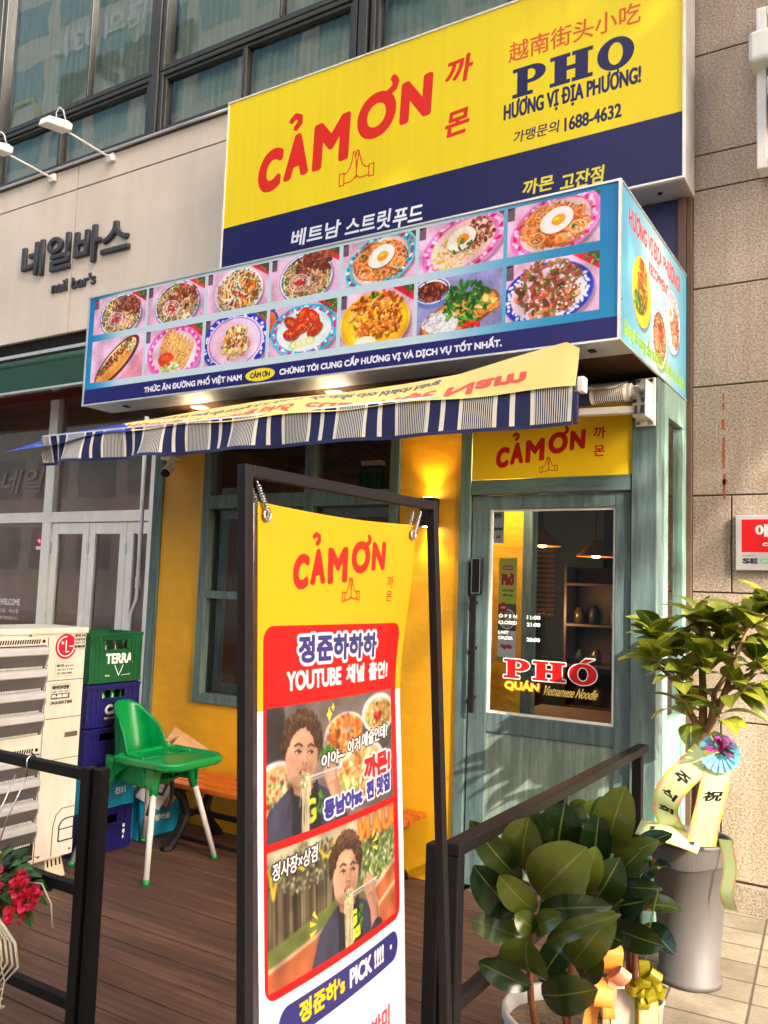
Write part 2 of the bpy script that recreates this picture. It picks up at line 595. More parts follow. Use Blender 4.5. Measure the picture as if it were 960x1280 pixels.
MEAT = [(150, 85, 60), (170, 100, 70), (120, 62, 45), (185, 120, 90)]
GREEN = [(60, 120, 40), (95, 150, 55), (40, 90, 35), (130, 175, 80)]
NOOD = [(240, 205, 160), (250, 220, 180), (225, 180, 130)]
FRY = [(205, 105, 35), (225, 135, 55), (180, 80, 25), (240, 165, 80)]
RED = [(205, 45, 30), (180, 30, 25), (225, 80, 40)]

def egg(P, cx, cy, r, rot=0.0):
    P.ellipse(cx + 2, cy + 4, r * 1.05, r * 0.72, (120, 60, 30), rot, 0.5, 4)
    P.ellipse(cx, cy, r, r * 0.7, (252, 246, 238), rot)
    P.ellipse(cx - r * 0.5, cy + r * 0.2, r * 0.5, r * 0.4, (250, 244, 236), rot)
    P.ellipse(cx + r * 0.1, cy, r * 0.42, r * 0.3, (246, 150, 40), rot)
    P.ellipse(cx + r * 0.0, cy - r * 0.06, r * 0.16, r * 0.08, (255, 205, 120), rot, 0.8, 3)

def food(P, x0, y0, x1, y1, kind, seed):
    """one printed dish photograph inside a rectangle"""
    rng = np.random.default_rng(seed)
    P.clip = (int(x0), int(y0), int(x1), int(y1)); box = P.clip; P.spread = 1.15
    mx_, my_, e = (x0 + x1) / 2, (y0 + y1) / 2, 1.17
    x0, x1, y0, y1 = mx_ + (x0 - mx_) * e, mx_ + (x1 - mx_) * e, my_ + (y0 - my_) * e, my_ + (y1 - my_) * e
    w, h = x1 - x0, y1 - y0
    X = lambda f: x0 + f * w
    Y = lambda f: y0 + f * h
    tb = (228, 190, 214) if kind not in ('herbs',) else (150, 148, 190)
    P.rect(x0, y0, x1, y1, tb)
    for _ in range(14):
        P.ellipse(X(rng.random()), Y(rng.random()), w * 0.3, h * 0.4, np.array(tb) * (0.9 + 0.2 * rng.random()), 0, 0.25, 30)
    if kind not in ('herbs', 'bread'):
        # tray of greens, cup and a red table edge behind the plate
        P.poly([(X(.62), Y(0)), (X(1), Y(0)), (X(1), Y(.42))], (206, 52, 72))
        P.poly([(X(.72), Y(0)), (X(1), Y(0)), (X(1), Y(.30))], (92, 84, 62))
        P.scatter(X(.92), Y(.08), w * .12, h * .16, 40, w * .018, GREEN, rng, asp=(.2, .5))
        P.rect(X(.0), Y(.0), X(.14), Y(.30), (112, 92, 108), r=4)
        P.ellipse(X(.07), Y(.05), w * .07, h * .06, (70, 38, 36))
        P.ellipse(X(.05), Y(.2), w * .015, h * .12, (205, 190, 205), 0, .6, 3)
    if kind in ('beef', 'onion', 'bigbeef', 'redsoup'):
        rim, inner = ((38, 70, 150), (150, 110, 80)) if kind != 'redsoup' else ((205, 60, 90), (170, 90, 50))
        cx, cy, rx, ry = X(.52), Y(.56), w * .34, h * .50
        if kind == 'redsoup': plate(P, cx, cy, rx, ry, (238, 200, 205), (150, 80, 45), rng, 0, [(205, 50, 80), (240, 240, 245)], True, .82)
        else: plate(P, cx, cy, rx, ry, rim, inner, rng, 0, None, True, .88)
        P.noodles(cx, cy, rx * .78, ry * .78, 70, 5.0, NOOD, rng)
        P.scatter(cx, cy, rx * .82, ry * .82, 90, 4.2, GREEN, rng, power=.28)
        if kind == 'redsoup':
            P.scatter(cx, cy, rx * .55, ry * .55, 50, 13, FRY, rng)
            P.noodles(cx - rx * .2, cy, rx * .5, ry * .6, 34, 4.6, [(255, 240, 225), (250, 225, 205)], rng, .3)
            P.scatter(cx + rx * .2, cy - ry * .1, rx * .4, ry * .4, 26, 5, GREEN + RED, rng)
        else:
            n = 130 if kind == 'bigbeef' else 80
            P.scatter(cx + rx * .25, cy - ry * (.55 if kind == 'bigbeef' else .35), rx * .55, ry * (.5 if kind == 'bigbeef' else .42), int(n * .7), 15, [(128, 66, 46), (150, 84, 62), (104, 50, 38), (172, 104, 80)], rng, asp=(.3, .6))
            P.scatter(cx + rx * .35, cy + ry * .25, rx * .3, ry * .4, 40, 11, [(246, 200, 168), (235, 176, 140)], rng, asp=(.3, .6))
            ox, oy = cx - rx * .25, cy + ry * .15
            for q in (1.0, .76, .52): P.ring(ox, oy, rx * .36 * q, ry * .34 * q, 4, (250, 225, 230) if q != .76 else (225, 170, 190))
            P.scatter(ox, oy, rx * .16, ry * .14, 16, 5, RED, rng)
    elif kind in ('friednoodle', 'eggnoodle', 'egrice'):
        pk = (225, 130, 190) if kind != 'friednoodle' else (120, 195, 210)
        deco = [(245, 200, 225), (205, 40, 110), (250, 225, 240)] if kind != 'friednoodle' else [(205, 60, 90), (235, 240, 240), (60, 130, 170)]
        cx, cy, rx, ry, rot = X(.52), Y(.52), w * .44, h * .52, -.35
        plate(P, cx, cy, rx, ry, pk, (240, 205, 200), rng, rot, deco, False, .76)
        if kind == 'egrice':
            P.scatter(cx - rx * .12, cy + ry * .14, rx * .58, ry * .5, 230, 4.4, [(245, 205, 110), (235, 180, 80), (250, 225, 150)], rng, rot)
            P.scatter(cx + rx * .34, cy - ry * .30, rx * .34, ry * .42, 90, 6.5, MEAT + [(110, 50, 30)], rng, rot)
            egg(P, cx - rx * .02, cy - ry * .18, rx * .34, rot)
            P.scatter(cx, cy + ry * .1, rx * .2, ry * .2, 10, 7, GREEN, rng)
        else:
            P.noodles(cx, cy, rx * .64, ry * .62, 120, 4.6, [(215, 120, 55), (235, 150, 80), (180, 85, 40), (240, 175, 105)], rng)
            P.scatter(cx, cy, rx * .6, ry * .58, 60, 6, FRY + GREEN[:1], rng)
            for ax, ay in ((-.38, .35), (.48, .18), (-.45, -.2)):
                P.ring(cx + rx * ax, cy + ry * ay, rx * .17, ry * .2, 7, (246, 190, 130)); P.ring(cx + rx * ax, cy + ry * ay, rx * .19, ry * .22, 2, (215, 130, 70))
            for ax, ay in ((.12, .46), (-.1, -.5), (.5, -.3), (-.55, .05)):
                P.ring(cx + rx * ax, cy + ry * ay, rx * .09, ry * .11, 9, (250, 160, 105)); P.ellipse(cx + rx * ax, cy + ry * (ay + .07), 8, 5, (235, 110, 60))
            egg(P, cx + rx * .04, cy - ry * .16, rx * .36, rot)
    elif kind == 'bread':
        P.poly([(X(.5), Y(1)), (X(1), Y(.2)), (X(1), Y(1))], (240, 150, 165), .6)
        P.ellipse(X(.5), Y(.55), w * .42, h * .27, (96, 48, 34), -.62)
        P.ellipse(X(.49), Y(.54), w * .38, h * .22, (235, 215, 200), -.62)
        P.ellipse(X(.48), Y(.58), w * .38, h * .19, (232, 160, 80), -.62)
        P.ellipse(X(.47), Y(.50), w * .36, h * .13, (245, 190, 115), -.62, .9, 4)
        P.scatter(X(.45), Y(.48), w * .32, h * .07, 120, 6, MEAT + GREEN[:1] + RED[:1] + [(80, 40, 30)], rng, -.62)
        for k in range(5):
            bx = X(.32 + .08 * k); by = Y(.72 - .07 * k)
            P.line([(bx, by), (bx + w * .03, by - h * .06), (bx + w * .05, by - h * .01)], 4, (190, 40, 25))
        P.scatter(X(.72), Y(.28), w * .07, h * .08, 24, 5, [(240, 245, 240), (170, 200, 140)], rng)
    elif kind == 'rolls':
        plate(P, X(.52), Y(.56), w * .42, h * .52, (235, 120, 190), (245, 215, 225), rng, 0, [(250, 235, 245), (225, 90, 160)], False, .8)
        for k in range(7):
            bx, by = X(.38 + .055 * k), Y(.30 + .06 * k)
            P.ellipse(bx + 3, by + 5, w * .17, h * .065, (130, 70, 40), -1.05, .5, 4)
            P.ellipse(bx, by, w * .17, h * .065, (242, 175, 115), -1.05)
            P.ellipse(bx - 4, by - 2, w * .13, h * .02, (255, 215, 165), -1.05, .8, 3)
            P.scatter(bx, by, w * .12, h * .03, 10, 3, [(190, 100, 50), (120, 130, 60)], rng, -1.05)
        P.ellipse(X(.40), Y(.68), w * .12, h * .14, (225, 85, 40)); P.ellipse(X(.38), Y(.64), w * .06, h * .05, (245, 140, 80), 0, .7, 4)
        P.scatter(X(.48), Y(.86), w * .14, h * .09, 34, 8, [(245, 225, 110), (150, 180, 80), (250, 240, 190)], rng)
    elif kind == 'pasta':
        plate(P, X(.5), Y(.55), w * .47, h * .56, (60, 75, 175), (240, 205, 228), rng, 0, [(225, 225, 245), (235, 235, 250), (40, 50, 150)], False, .84)
        P.ring(X(.5), Y(.55), w * .36, h * .44, 3, (90, 100, 190))
        P.scatter(X(.5), Y(.55), w * .18, h * .26, 90, 11, [(250, 195, 130), (240, 165, 95), (255, 220, 170)], rng)
        P.scatter(X(.5), Y(.48), w * .15, h * .18, 40, 5, [(160, 70, 40), (120, 130, 60), (225, 110, 60)], rng)
    elif kind == 'wings':
        P.ellipse(X(.06), Y(.32), w * .13, h * .26, (60, 90, 165)); P.ellipse(X(.06), Y(.30), w * .10, h * .2, (235, 120, 60))
        P.scatter(X(.9), Y(.12), w * .12, h * .14, 60, 6, GREEN, rng, asp=(.15, .35))
        plate(P, X(.52), Y(.54), w * .43, h * .46, (70, 175, 210), (225, 240, 245), rng, 0, [(220, 60, 120), (240, 150, 190), (245, 250, 250)], False, .8)
        for ax, ay, an in ((.36, .38, .5), (.5, .28, -.8), (.64, .34, .9), (.36, .58, .1), (.5, .48, -.4), (.66, .55, -.5)):
            P.ellipse(X(ax) + 3, Y(ay) + 6, w * .105, h * .1, (90, 30, 20), an, .6, 4)
            P.ellipse(X(ax), Y(ay), w * .105, h * .1, (178, 62, 28), an)
            P.ellipse(X(ax) - 5, Y(ay) - 5, w * .05, h * .035, (238, 150, 90), an, .7, 4)
            P.scatter(X(ax), Y(ay), w * .08, h * .07, 16, 4, [(205, 85, 35), (150, 45, 20), (225, 120, 60)], rng)
        for k in range(4): P.ellipse(X(.40 + .07 * k), Y(.78 - .015 * k), w * .055, h * .07, (240, 240, 190), .3); P.ring(X(.40 + .07 * k), Y(.78 - .015 * k), w * .05, h * .06, 3, (170, 200, 120))
    elif kind == 'chicken':
        plate(P, X(.48), Y(.6), w * .41, h * .50, (244, 178, 50), (250, 190, 60), rng, 0, None, False, .9)
        P.scatter(X(.5), Y(.48), w * .27, h * .34, 150, 13, FRY + [(235, 150, 90)], rng, asp=(.45, .8), shade=.35)
        P.scatter(X(.5), Y(.40), w * .2, h * .22, 50, 6, [(250, 180, 110), (160, 70, 30)], rng)
        P.ellipse(X(.38), Y(.9), w * .13, h * .09, (255, 235, 200)); P.scatter(X(.48), Y(.15), w * .05, h * .05, 10, 6, GREEN, rng)
    elif kind == 'herbs':
        P.ellipse(X(.22), Y(.28), w * .19, h * .25, (120, 130, 190)); P.ellipse(X(.22), Y(.24), w * .19, h * .21, (235, 232, 245)); P.ring(X(.22), Y(.24), w * .17, h * .18, 4, (70, 80, 165)); P.ellipse(X(.22), Y(.25), w * .15, h * .15, (80, 36, 24))
        P.scatter(X(.22), Y(.25), w * .13, h * .13, 40, 8, [(140, 70, 40), (110, 50, 30), (185, 110, 70)], rng)
        P.ellipse(X(.5), Y(.70), w * .42, h * .28, (146, 90, 44), -.33); P.ellipse(X(.5), Y(.68), w * .385, h * .24, (206, 150, 84), -.33)
        P.ellipse(X(.33), Y(.79), w * .17, h * .16, (236, 236, 246))
        P.noodles(X(.33), Y(.78), w * .17, h * .16, 60, 3, [(250, 250, 255), (225, 225, 240)], rng, 1.2)
        P.scatter(X(.58), Y(.52), w * .2, h * .3, 90, 13, GREEN[:3] + [(50, 110, 45)], rng, asp=(.35, .6))
        P.scatter(X(.78), Y(.62), w * .09, h * .12, 22, 11, [(225, 140, 70), (245, 205, 130)], rng); P.scatter(X(.62), Y(.88), w * .07, h * .06, 22, 7, RED, rng)
    elif kind == 'ribs':
        plate(P, X(.46), Y(.58), w * .42, h * .46, (50, 65, 165), (238, 215, 232), rng, -.1, [(235, 235, 250), (225, 225, 245)], False, .82)
        P.scatter(X(.47), Y(.5), w * .26, h * .38, 150, 12, MEAT + [(205, 140, 105)], rng, asp=(.4, .8), shade=.3)
        P.scatter(X(.47), Y(.48), w * .25, h * .36, 110, 4.5, [(110, 160, 60), (235, 235, 200), (70, 120, 45), (205, 60, 40)], rng)
    P.clip = (0, 0, P.w, P.h); P.spread = 1.0
    for _ in range(26):                                      # small wet highlights
        q = (.3 + .45 * rng.random(), .3 + .45 * rng.random())
        P.ellipse(X(q[0]), Y(q[1]), 2.2 + 2 * rng.random(), 1.4, (255, 246, 232), rng.random() * 3, .55, 1.5)
    P.mottle(*box, .30, 60, rng); P.mottle(*box, .10, 9, rng)
    P.blur(*box, 1)
    t = P.a[box[1]:box[3], box[0]:box[2]]
    m = t.mean(2, keepdims=True)
    t[:] = np.clip((m + (t - m) * 1.18 - .5) * 1.15 + .50, 0, 1)

def logo(P, x, y, w, col, wd):
    """the shop's two words rising along the line, with the folded hands under them; x, y is the left foot of the C, w the whole width"""
    b = w * .0150
    for ch, x0, x1, z0, z1, sl, ri in (('C', 0, .152, 0, .222, .10, .10), ('A', .172, .325, .036, .262, .04, .10), ('M', .347, .560, .046, .282, .03, .10), ('O', .602, .815, .118, .340, .02, .10), ('N', .836, 1.0, .152, .352, .04, .08)):
        P.text(ch, x + x0 * w, y - z0 * w, (x1 - x0) * w, (z1 - z0) * w, col, b * (1.0 if ch != 'C' else 1.15), sl, ri)
    q = lambda pts, k: P.line([(x + a * w, y - c * w) for a, c in pts], w * k, col)
    q([(.212, .345), (.235, .362), (.262, .350), (.262, .322), (.240, .302)], .032)
    q([(.775, .330), (.803, .345), (.812, .372), (.800, .392)], .034)
    hands(P, x + .61 * w, y + .062 * w, .155 * w, col, wd)

def hands(P, x, y, s, col, wd):
    """outline of two palms pressed together; x, y is the centre of the foot of the drawing"""
    L = lambda pts: P.line([(x + a * s, y - c * s) for a, c in pts], wd, col)
    L([(0, .12), (0, .42), (-.02, .62), (-.05, .8), (-.08, .98), (-.14, .98), (-.16, .75), (-.24, .5), (-.33, .38), (-.45, .34)])
    L([(0, .12), (0, .42), (.02, .62), (.05, .8), (.06, .98), (.0, 1.0), (-.05, .8)])
    L([(.06, .98), (.13, .74), (.21, .52), (.32, .42), (.45, .40)])
    L([(-.45, .06), (-.28, .05), (-.12, .09), (0, .22), (.12, .12), (.28, .12), (.45, .14)])
    L([(-.62, .38), (-.45, .38), (-.45, .0), (-.62, .0), (-.62, .38)])
    L([(.45, .44), (.62, .46), (.62, .08), (.45, .08), (.45, .44)])

def slab(P, x, y, w, h, col, letters, grow=0.0, acute=False, rise=0.0):
    """heavy slab-serif capitals P, H, O drawn from blocks; x, y left bottom"""
    n = len(letters); gap = w * .035
    ws = {'P': .31, 'H': .38, 'O': .31}
    tot = sum(ws[c] for c in letters); k = (w - gap * (n - 1)) / tot
    cx = x; cs = []
    def box(a, b, c, d): cs.append([(a, b), (c, b), (c, d), (a, d)])
    def ell(mx, my, rx, ry, rev=False):
        t = np.linspace(0, 2 * np.pi, 40, endpoint=False)
        if rev: t = t[::-1]
        cs.append(np.stack([mx + rx * np.cos(t), my + ry * np.sin(t)], 1))
    for c in letters:
        L = ws[c] * k; yb = y - rise * (cx - x); yt = yb - h; sr = h * .13
        if c == 'P':
            box(cx + L * .14, yt, cx + L * .46, yb); box(cx, yt, cx + L * .5, yt + sr); box(cx, yb - sr, cx + L * .62, yb)
            t = np.linspace(-np.pi / 2, np.pi / 2, 24)
            o = np.stack([cx + L * .60 + L * .40 * np.cos(t), yt + h * .30 + h * .30 * np.sin(t)], 1)
            i = np.stack([cx + L * .54 + L * .15 * np.cos(t), yt + h * .30 + h * .17 * np.sin(t)], 1)
            cs.append([(cx + L * .4, yt)] + [tuple(q) for q in o] + [(cx + L * .4, yt + h * .6)] + [(cx + L * .4, yt + h * .47)] + [tuple(q) for q in i[::-1]] + [(cx + L * .4, yt + h * .13)])
        elif c == 'H':
            box(cx + L * .11, yt, cx + L * .40, yb); box(cx + L * .60, yt, cx + L * .89, yb); box(cx + L * .3, yt + h * .42, cx + L * .7, yt + h * .57)
            for a, b in ((0, .48), (.52, 1.0)): box(cx + L * a, yt, cx + L * b, yt + sr); box(cx + L * a, yb - sr, cx + L * b, yb)
        else:
            ell(cx + L * .5, yt + h * .5, L * .5, h * .53); ell(cx + L * .5, yt + h * .5, L * .20, h * .36, True)
            if acute: cs.append([(cx + L * .42, yt - h * .08), (cx + L * .60, yt - h * .30), (cx + L * .92, yt - h * .30), (cx + L * .62, yt - h * .08)])
        cx += L + gap
    P.polys(cs, col, grow)
# ------------------------------------------------------------------ printed surfaces
YEL = (255, 224, 26); NAVY = (25, 27, 88); REDC = (238, 40, 28)

def print_big_sign():
    X0, X1, Z0, Z1 = -4.31, -1.0, 3.945, 5.285
    k = 620; P = Paint(int((X1 - X0) * k), int((Z1 - Z0) * k), YEL)
    px = lambda x: (x - X0) * k
    py = lambda z: (Z1 - z) * k
    P.rect(0, py(4.312), P.w, P.h, NAVY)
    # words of the logo rise along the sign
    logo(P, px(-4.007), py(4.491), 1.443 * k, REDC, 5)
    P.text('까', px(-2.475), py(4.87), .19 * k, .18 * k, REDC, 4.0, .14, .06)
    P.text('몬', px(-2.465), py(4.53), .17 * k, .165 * k, REDC, 4.0, .12, .06)
    P.text('越南街头小吃', px(-2.03), py(4.90), .80 * k, .13 * k, (226, 90, 40), 1.0)
    slab(P, px(-2.0), py(4.665), .735 * k, .185 * k, NAVY, 'PHO')
    P.text('HƯƠNG VỊ ĐỊA PHƯƠNG!', px(-2.055), py(4.515), .83 * k, .145 * k, NAVY, 2.4)
    P.text('가맹문의', px(-1.99), py(4.378), .285 * k, .075 * k, NAVY, .8, .1)
    P.text('1688-4632', px(-1.668), py(4.37), .335 * k, .085 * k, NAVY, 1.8)
    P.text('베트남', px(-3.665), py(4.045), .42 * k, .125 * k, (245, 245, 248), 2.4, .12)
    P.text('스트릿', px(-3.205), py(4.03), .36 * k, .13 * k, (245, 245, 248), 2.4, .12)
    P.text('푸드', px(-2.83), py(4.015), .225 * k, .125 * k, (245, 245, 248), 2.4, .12)
    P.text('까몬', px(-1.925), py(4.035), .195 * k, .095 * k, (244, 226, 70), 2.0, .1)
    P.text('고잔점', px(-1.69), py(4.01), .255 * k, .105 * k, (244, 226, 70), 2.0, .1)
    sv = np.random.default_rng(6).random((1, P.w, 1)); kk = np.ones(25) / 25
    sv = np.convolve(np.pad(sv[0, :, 0], 12, mode='edge'), kk, 'valid')[None, :, None]
    P.a *= 1 + .16 * (sv - .5) * np.linspace(1, .3, P.h)[:, None, None]           # faint rain streaks
    P.mottle(0, 0, P.w, P.h, .05, 260, np.random.default_rng(7))
    return P.a

def print_menu_front():
    X0, X1, Z0, Z1 = -4.455, -1.035, 2.775, 3.475
    k = 780; W, H = int((X1 - X0) * k), int((Z1 - Z0) * k)
    P = Paint(W, H, (0, 140, 205))
    # printed ground: blue at both ends, white haze in the middle
    u = np.linspace(0, 1, W)[None, :, None]; v = np.linspace(0, 1, H)[:, None, None]
    a = np.array((0, 128, 196)) / 255; b = np.array((205, 228, 240)) / 255; c = np.array((70, 190, 215)) / 255
    f = np.clip(np.minimum(u / .10, (1 - u) / .30), 0, 1); f = f * f * (3 - 2 * f)
    g = a * (1 - f) + b * f
    P.a[:] = g * (1 - .35 * v * (1 - f)) + c * .35 * v * (1 - f)
    px = lambda x: (x - X0) * k
    py = lambda z: (Z1 - z) * k
    cols = [(-4.405, -3.937), (-3.916, -3.453), (-3.428, -2.976), (-2.953, -2.505), (-2.479, -2.046), (-2.023, -1.574), (-1.554, -1.118)]
    r0 = ['beef', 'onion', 'redsoup', 'bigbeef', 'friednoodle', 'egrice', 'eggnoodle']
    r1 = ['bread', 'rolls', 'pasta', 'wings', 'chicken', 'herbs', 'ribs']
    for i, (c0, c1) in enumerate(cols):
        food(P, px(c0), py(3.455), px(c1), py(3.222), r0[i], 11 + i)
        food(P, px(c0), py(3.180), px(c1), py(2.912), r1[i], 31 + i)
    P.rect(0, py(2.872), W, H, (30, 30, 110))
    P.text('THỨC ĂN ĐƯỜNG PHỐ VIỆT NAM', px(-3.91), py(2.795), .775 * k, .062 * k, (240, 242, 250), 2.2)
    P.ellipse(px(-3.005), py(2.822), .105 * k, .036 * k, (248, 226, 40))
    P.text('CẢM ƠN', px(-3.075), py(2.806), .14 * k, .04 * k, (30, 30, 80), 1.5)
    P.text('CHÚNG TÔI CUNG CẤP HƯƠNG VỊ VÀ DỊCH VỤ TỐT NHẤT.', px(-2.87), py(2.795), 1.30 * k, .062 * k, (240, 242, 250), 2.2)
    P.grain(.05, np.random.default_rng(3))
    return P.a

def print_menu_side():
    Y0, Y1, Z0, Z1 = 3.505, 4.82, 2.775, 3.475
    k = 620; W, H = int((Y1 - Y0) * k), int((Z1 - Z0) * k)
    P = Paint(W, H, (126, 190, 218))
    v = np.linspace(0, 1, W)[None, :, None]
    q = np.abs(v - .5) * 2
    P.a[:] = np.array((190, 222, 232)) / 255 * (1 - q) + np.array((90, 172, 208)) / 255 * q
    px = lambda y: (y - Y0) * k
    py = lambda z: (Z1 - z) * k
    P.text('HƯƠNG VỊ ĐỊA PHƯƠNG!', px(3.63), py(3.305), 1.01 * k, .125 * k, (232, 60, 58), 2.2)
    P.text('RECOMMEND', px(3.98), py(3.225), .40 * k, .06 * k, (232, 70, 60), 2.2)
    rng = np.random.default_rng(5)
    plate(P, px(3.86), py(3.09), .165 * k, .165 * k, (244, 200, 30), (246, 210, 60), rng, 0, None, False, .9)
    P.scatter(px(3.87), py(3.12), .09 * k, .13 * k, 120, 11, FRY + MEAT[:2], rng); P.scatter(px(3.80), py(3.03), .08 * k, .05 * k, 50, 9, GREEN, rng)
    plate(P, px(4.47), py(3.12), .175 * k, .165 * k, (226, 200, 225), (235, 205, 200), rng, 0, [(205, 60, 130), (250, 230, 240)], False, .78)
    P.scatter(px(4.52), py(3.10), .10 * k, .11 * k, 120, 8, MEAT + FRY, rng); egg(P, px(4.42), py(3.16), .07 * k)
    plate(P, px(4.20), py(2.965), .155 * k, .155 * k, (225, 230, 238), (150, 100, 60), rng, 0, [(60, 80, 160), (240, 240, 245)], True, .82)
    P.noodles(px(4.2), py(2.965), .11 * k, .11 * k, 60, 4, NOOD, rng); P.scatter(px(4.2), py(2.965), .11 * k, .11 * k, 70, 6, GREEN + FRY, rng); P.scatter(px(4.22), py(2.99), .05 * k, .05 * k, 24, 9, RED, rng)
    P.text('Chúng tôi cung cấp hương vị và dịch vụ tốt nhất.', px(3.555), py(2.80), 1.22 * k, .10 * k, (110, 180, 40), 1.4, 0, 0, 1.4, (235, 235, 60))
    P.grain(.05, rng)
    return P.a

def print_transom():
    X0, X1, Z0, Z1 = -2.052, -1.166, 2.288, 2.715
    k = 780; P = Paint(int((X1 - X0) * k), int((Z1 - Z0) * k), (250, 205, 22))
    px = lambda x: (x - X0) * k
    py = lambda z: (Z1 - z) * k
    R = (196, 28, 30)
    logo(P, px(-1.913), py(2.346), .505 * k, R, 2.4)
    P.text('까', px(-1.365), py(2.475), .065 * k, .062 * k, R, 1.2)
    P.text('몬', px(-1.362), py(2.385), .058 * k, .056 * k, R, 1.2)
    P.grain(.03, np.random.default_rng(8))
    return P.a

def head(P, cx, cy, s, look, rng):
    """a printed face in three-quarter view: short curly hair, full cheeks, small eyes, open mouth; s is the face half-height in pixels"""
    ti = .16 * look
    c_, s_ = math.cos(ti), math.sin(ti)
    T = lambda dx, dy: (cx + s * (dx * c_ - dy * s_), cy + s * (dx * s_ + dy * c_))
    E = lambda dx, dy, rx, ry, col, rot=0.0, al=1.0, so=1.0: P.ellipse(*T(dx, dy), s * rx, s * ry, col, ti + rot, al, so)
    Ln = lambda pts, w, col, al=1.0: P.line([T(*p) for p in pts], s * w, col, al)
    hair = np.array((78, 56, 42))
    E(0, -.42, .98, .80, hair * .7)
    for _ in range(420):
        a = rng.random() * 6.283; r = .62 + .44 * rng.random() ** .7
        x, y = r * .98 * math.cos(a), -.38 + r * .88 * math.sin(a)
        if y > .22 and abs(x) < .9: continue
        lit = 1.0 + .55 * max(0, -math.sin(a)) * (.4 + .6 * (x * -.3 + .6))
        E(x, y, .085, .06, np.minimum(hair * (.55 + .6 * rng.random()) * lit, 255), rng.random() * 3, .9)
    sk = np.array((206, 158, 128))
    E(look * .06 + .78 * -look, .14, .13, .22, sk * .84, .1)
    E(look * .06, .10, .78, .90, sk); E(look * .04, .42, .70, .58, sk * .98)
    E(look * .55, .15, .40, .75, sk * .80, 0, .5, s * .35); E(-look * .30, .12, .42, .5, sk * 1.12, 0, .55, s * .3)
    E(look * .10, -.42, .5, .22, sk * 1.14, 0, .6, s * .22); E(look * .05, .86, .5, .16, sk * .70, 0, .5, s * .15)
    E(-look * .28, .38, .24, .18, (226, 150, 124), 0, .5, s * .15); E(look * .42, .38, .18, .16, (206, 132, 108), 0, .45, s * .12)
    for e in (-1, 1):
        ex = look * .16 + e * .32; w = 1.0 if e * look < 0 else .82
        Ln([(ex - .19 * w, -.20), (ex - .02, -.27), (ex + .18 * w, -.21)], .075, (64, 44, 36), .85)
        E(ex, -.035, .15 * w, .05, (228, 214, 204)); E(ex + look * .04, -.035, .065, .055, (34, 24, 22)); E(ex + look * .02, -.055, .018, .015, (250, 250, 250))
        Ln([(ex - .17 * w, -.02), (ex, -.085), (ex + .17 * w, -.025)], .04, (48, 32, 28)); Ln([(ex - .13 * w, .04), (ex, .065), (ex + .14 * w, .035)], .025, sk * .7, .7)
        E(ex, -.13, .16 * w, .05, sk * .78, 0, .5, s * .05)
    nx = look * .22
    E(nx + look * .05, .14, .07, .22, sk * .82, 0, .5, s * .06); E(nx - look * .02, .12, .05, .2, sk * 1.16, 0, .6, s * .05)
    E(nx, .27, .15, .085, sk * .95, 0, .9, s * .03); E(nx - .08, .32, .04, .022, (104, 62, 50)); E(nx + .08, .32, .04, .022, (104, 62, 50)); E(nx - look * .02, .24, .05, .035, sk * 1.2, 0, .7, s * .04)
    E(nx - .02, .60, .22, .115, (104, 48, 44)); Ln([(nx - .22, .56), (nx - .02, .50), (nx + .2, .56)], .06, (178, 96, 86)); Ln([(nx - .19, .66), (nx - .02, .71), (nx + .18, .65)], .065, (190, 108, 96))
    Ln([(nx - .34, .42), (nx - .38, .58)], .03, sk * .72, .6); Ln([(nx + .34, .42), (nx + .37, .56)], .03, sk * .68, .6)
    for _ in range(210):
        a = math.pi * (1.02 + .96 * rng.random()); r = .80 + .26 * rng.random()
        E(r * .84 * math.cos(a), -.16 + r * .76 * math.sin(a), .075, .055, hair * (.6 + .75 * rng.random()), rng.random() * 3, .92)

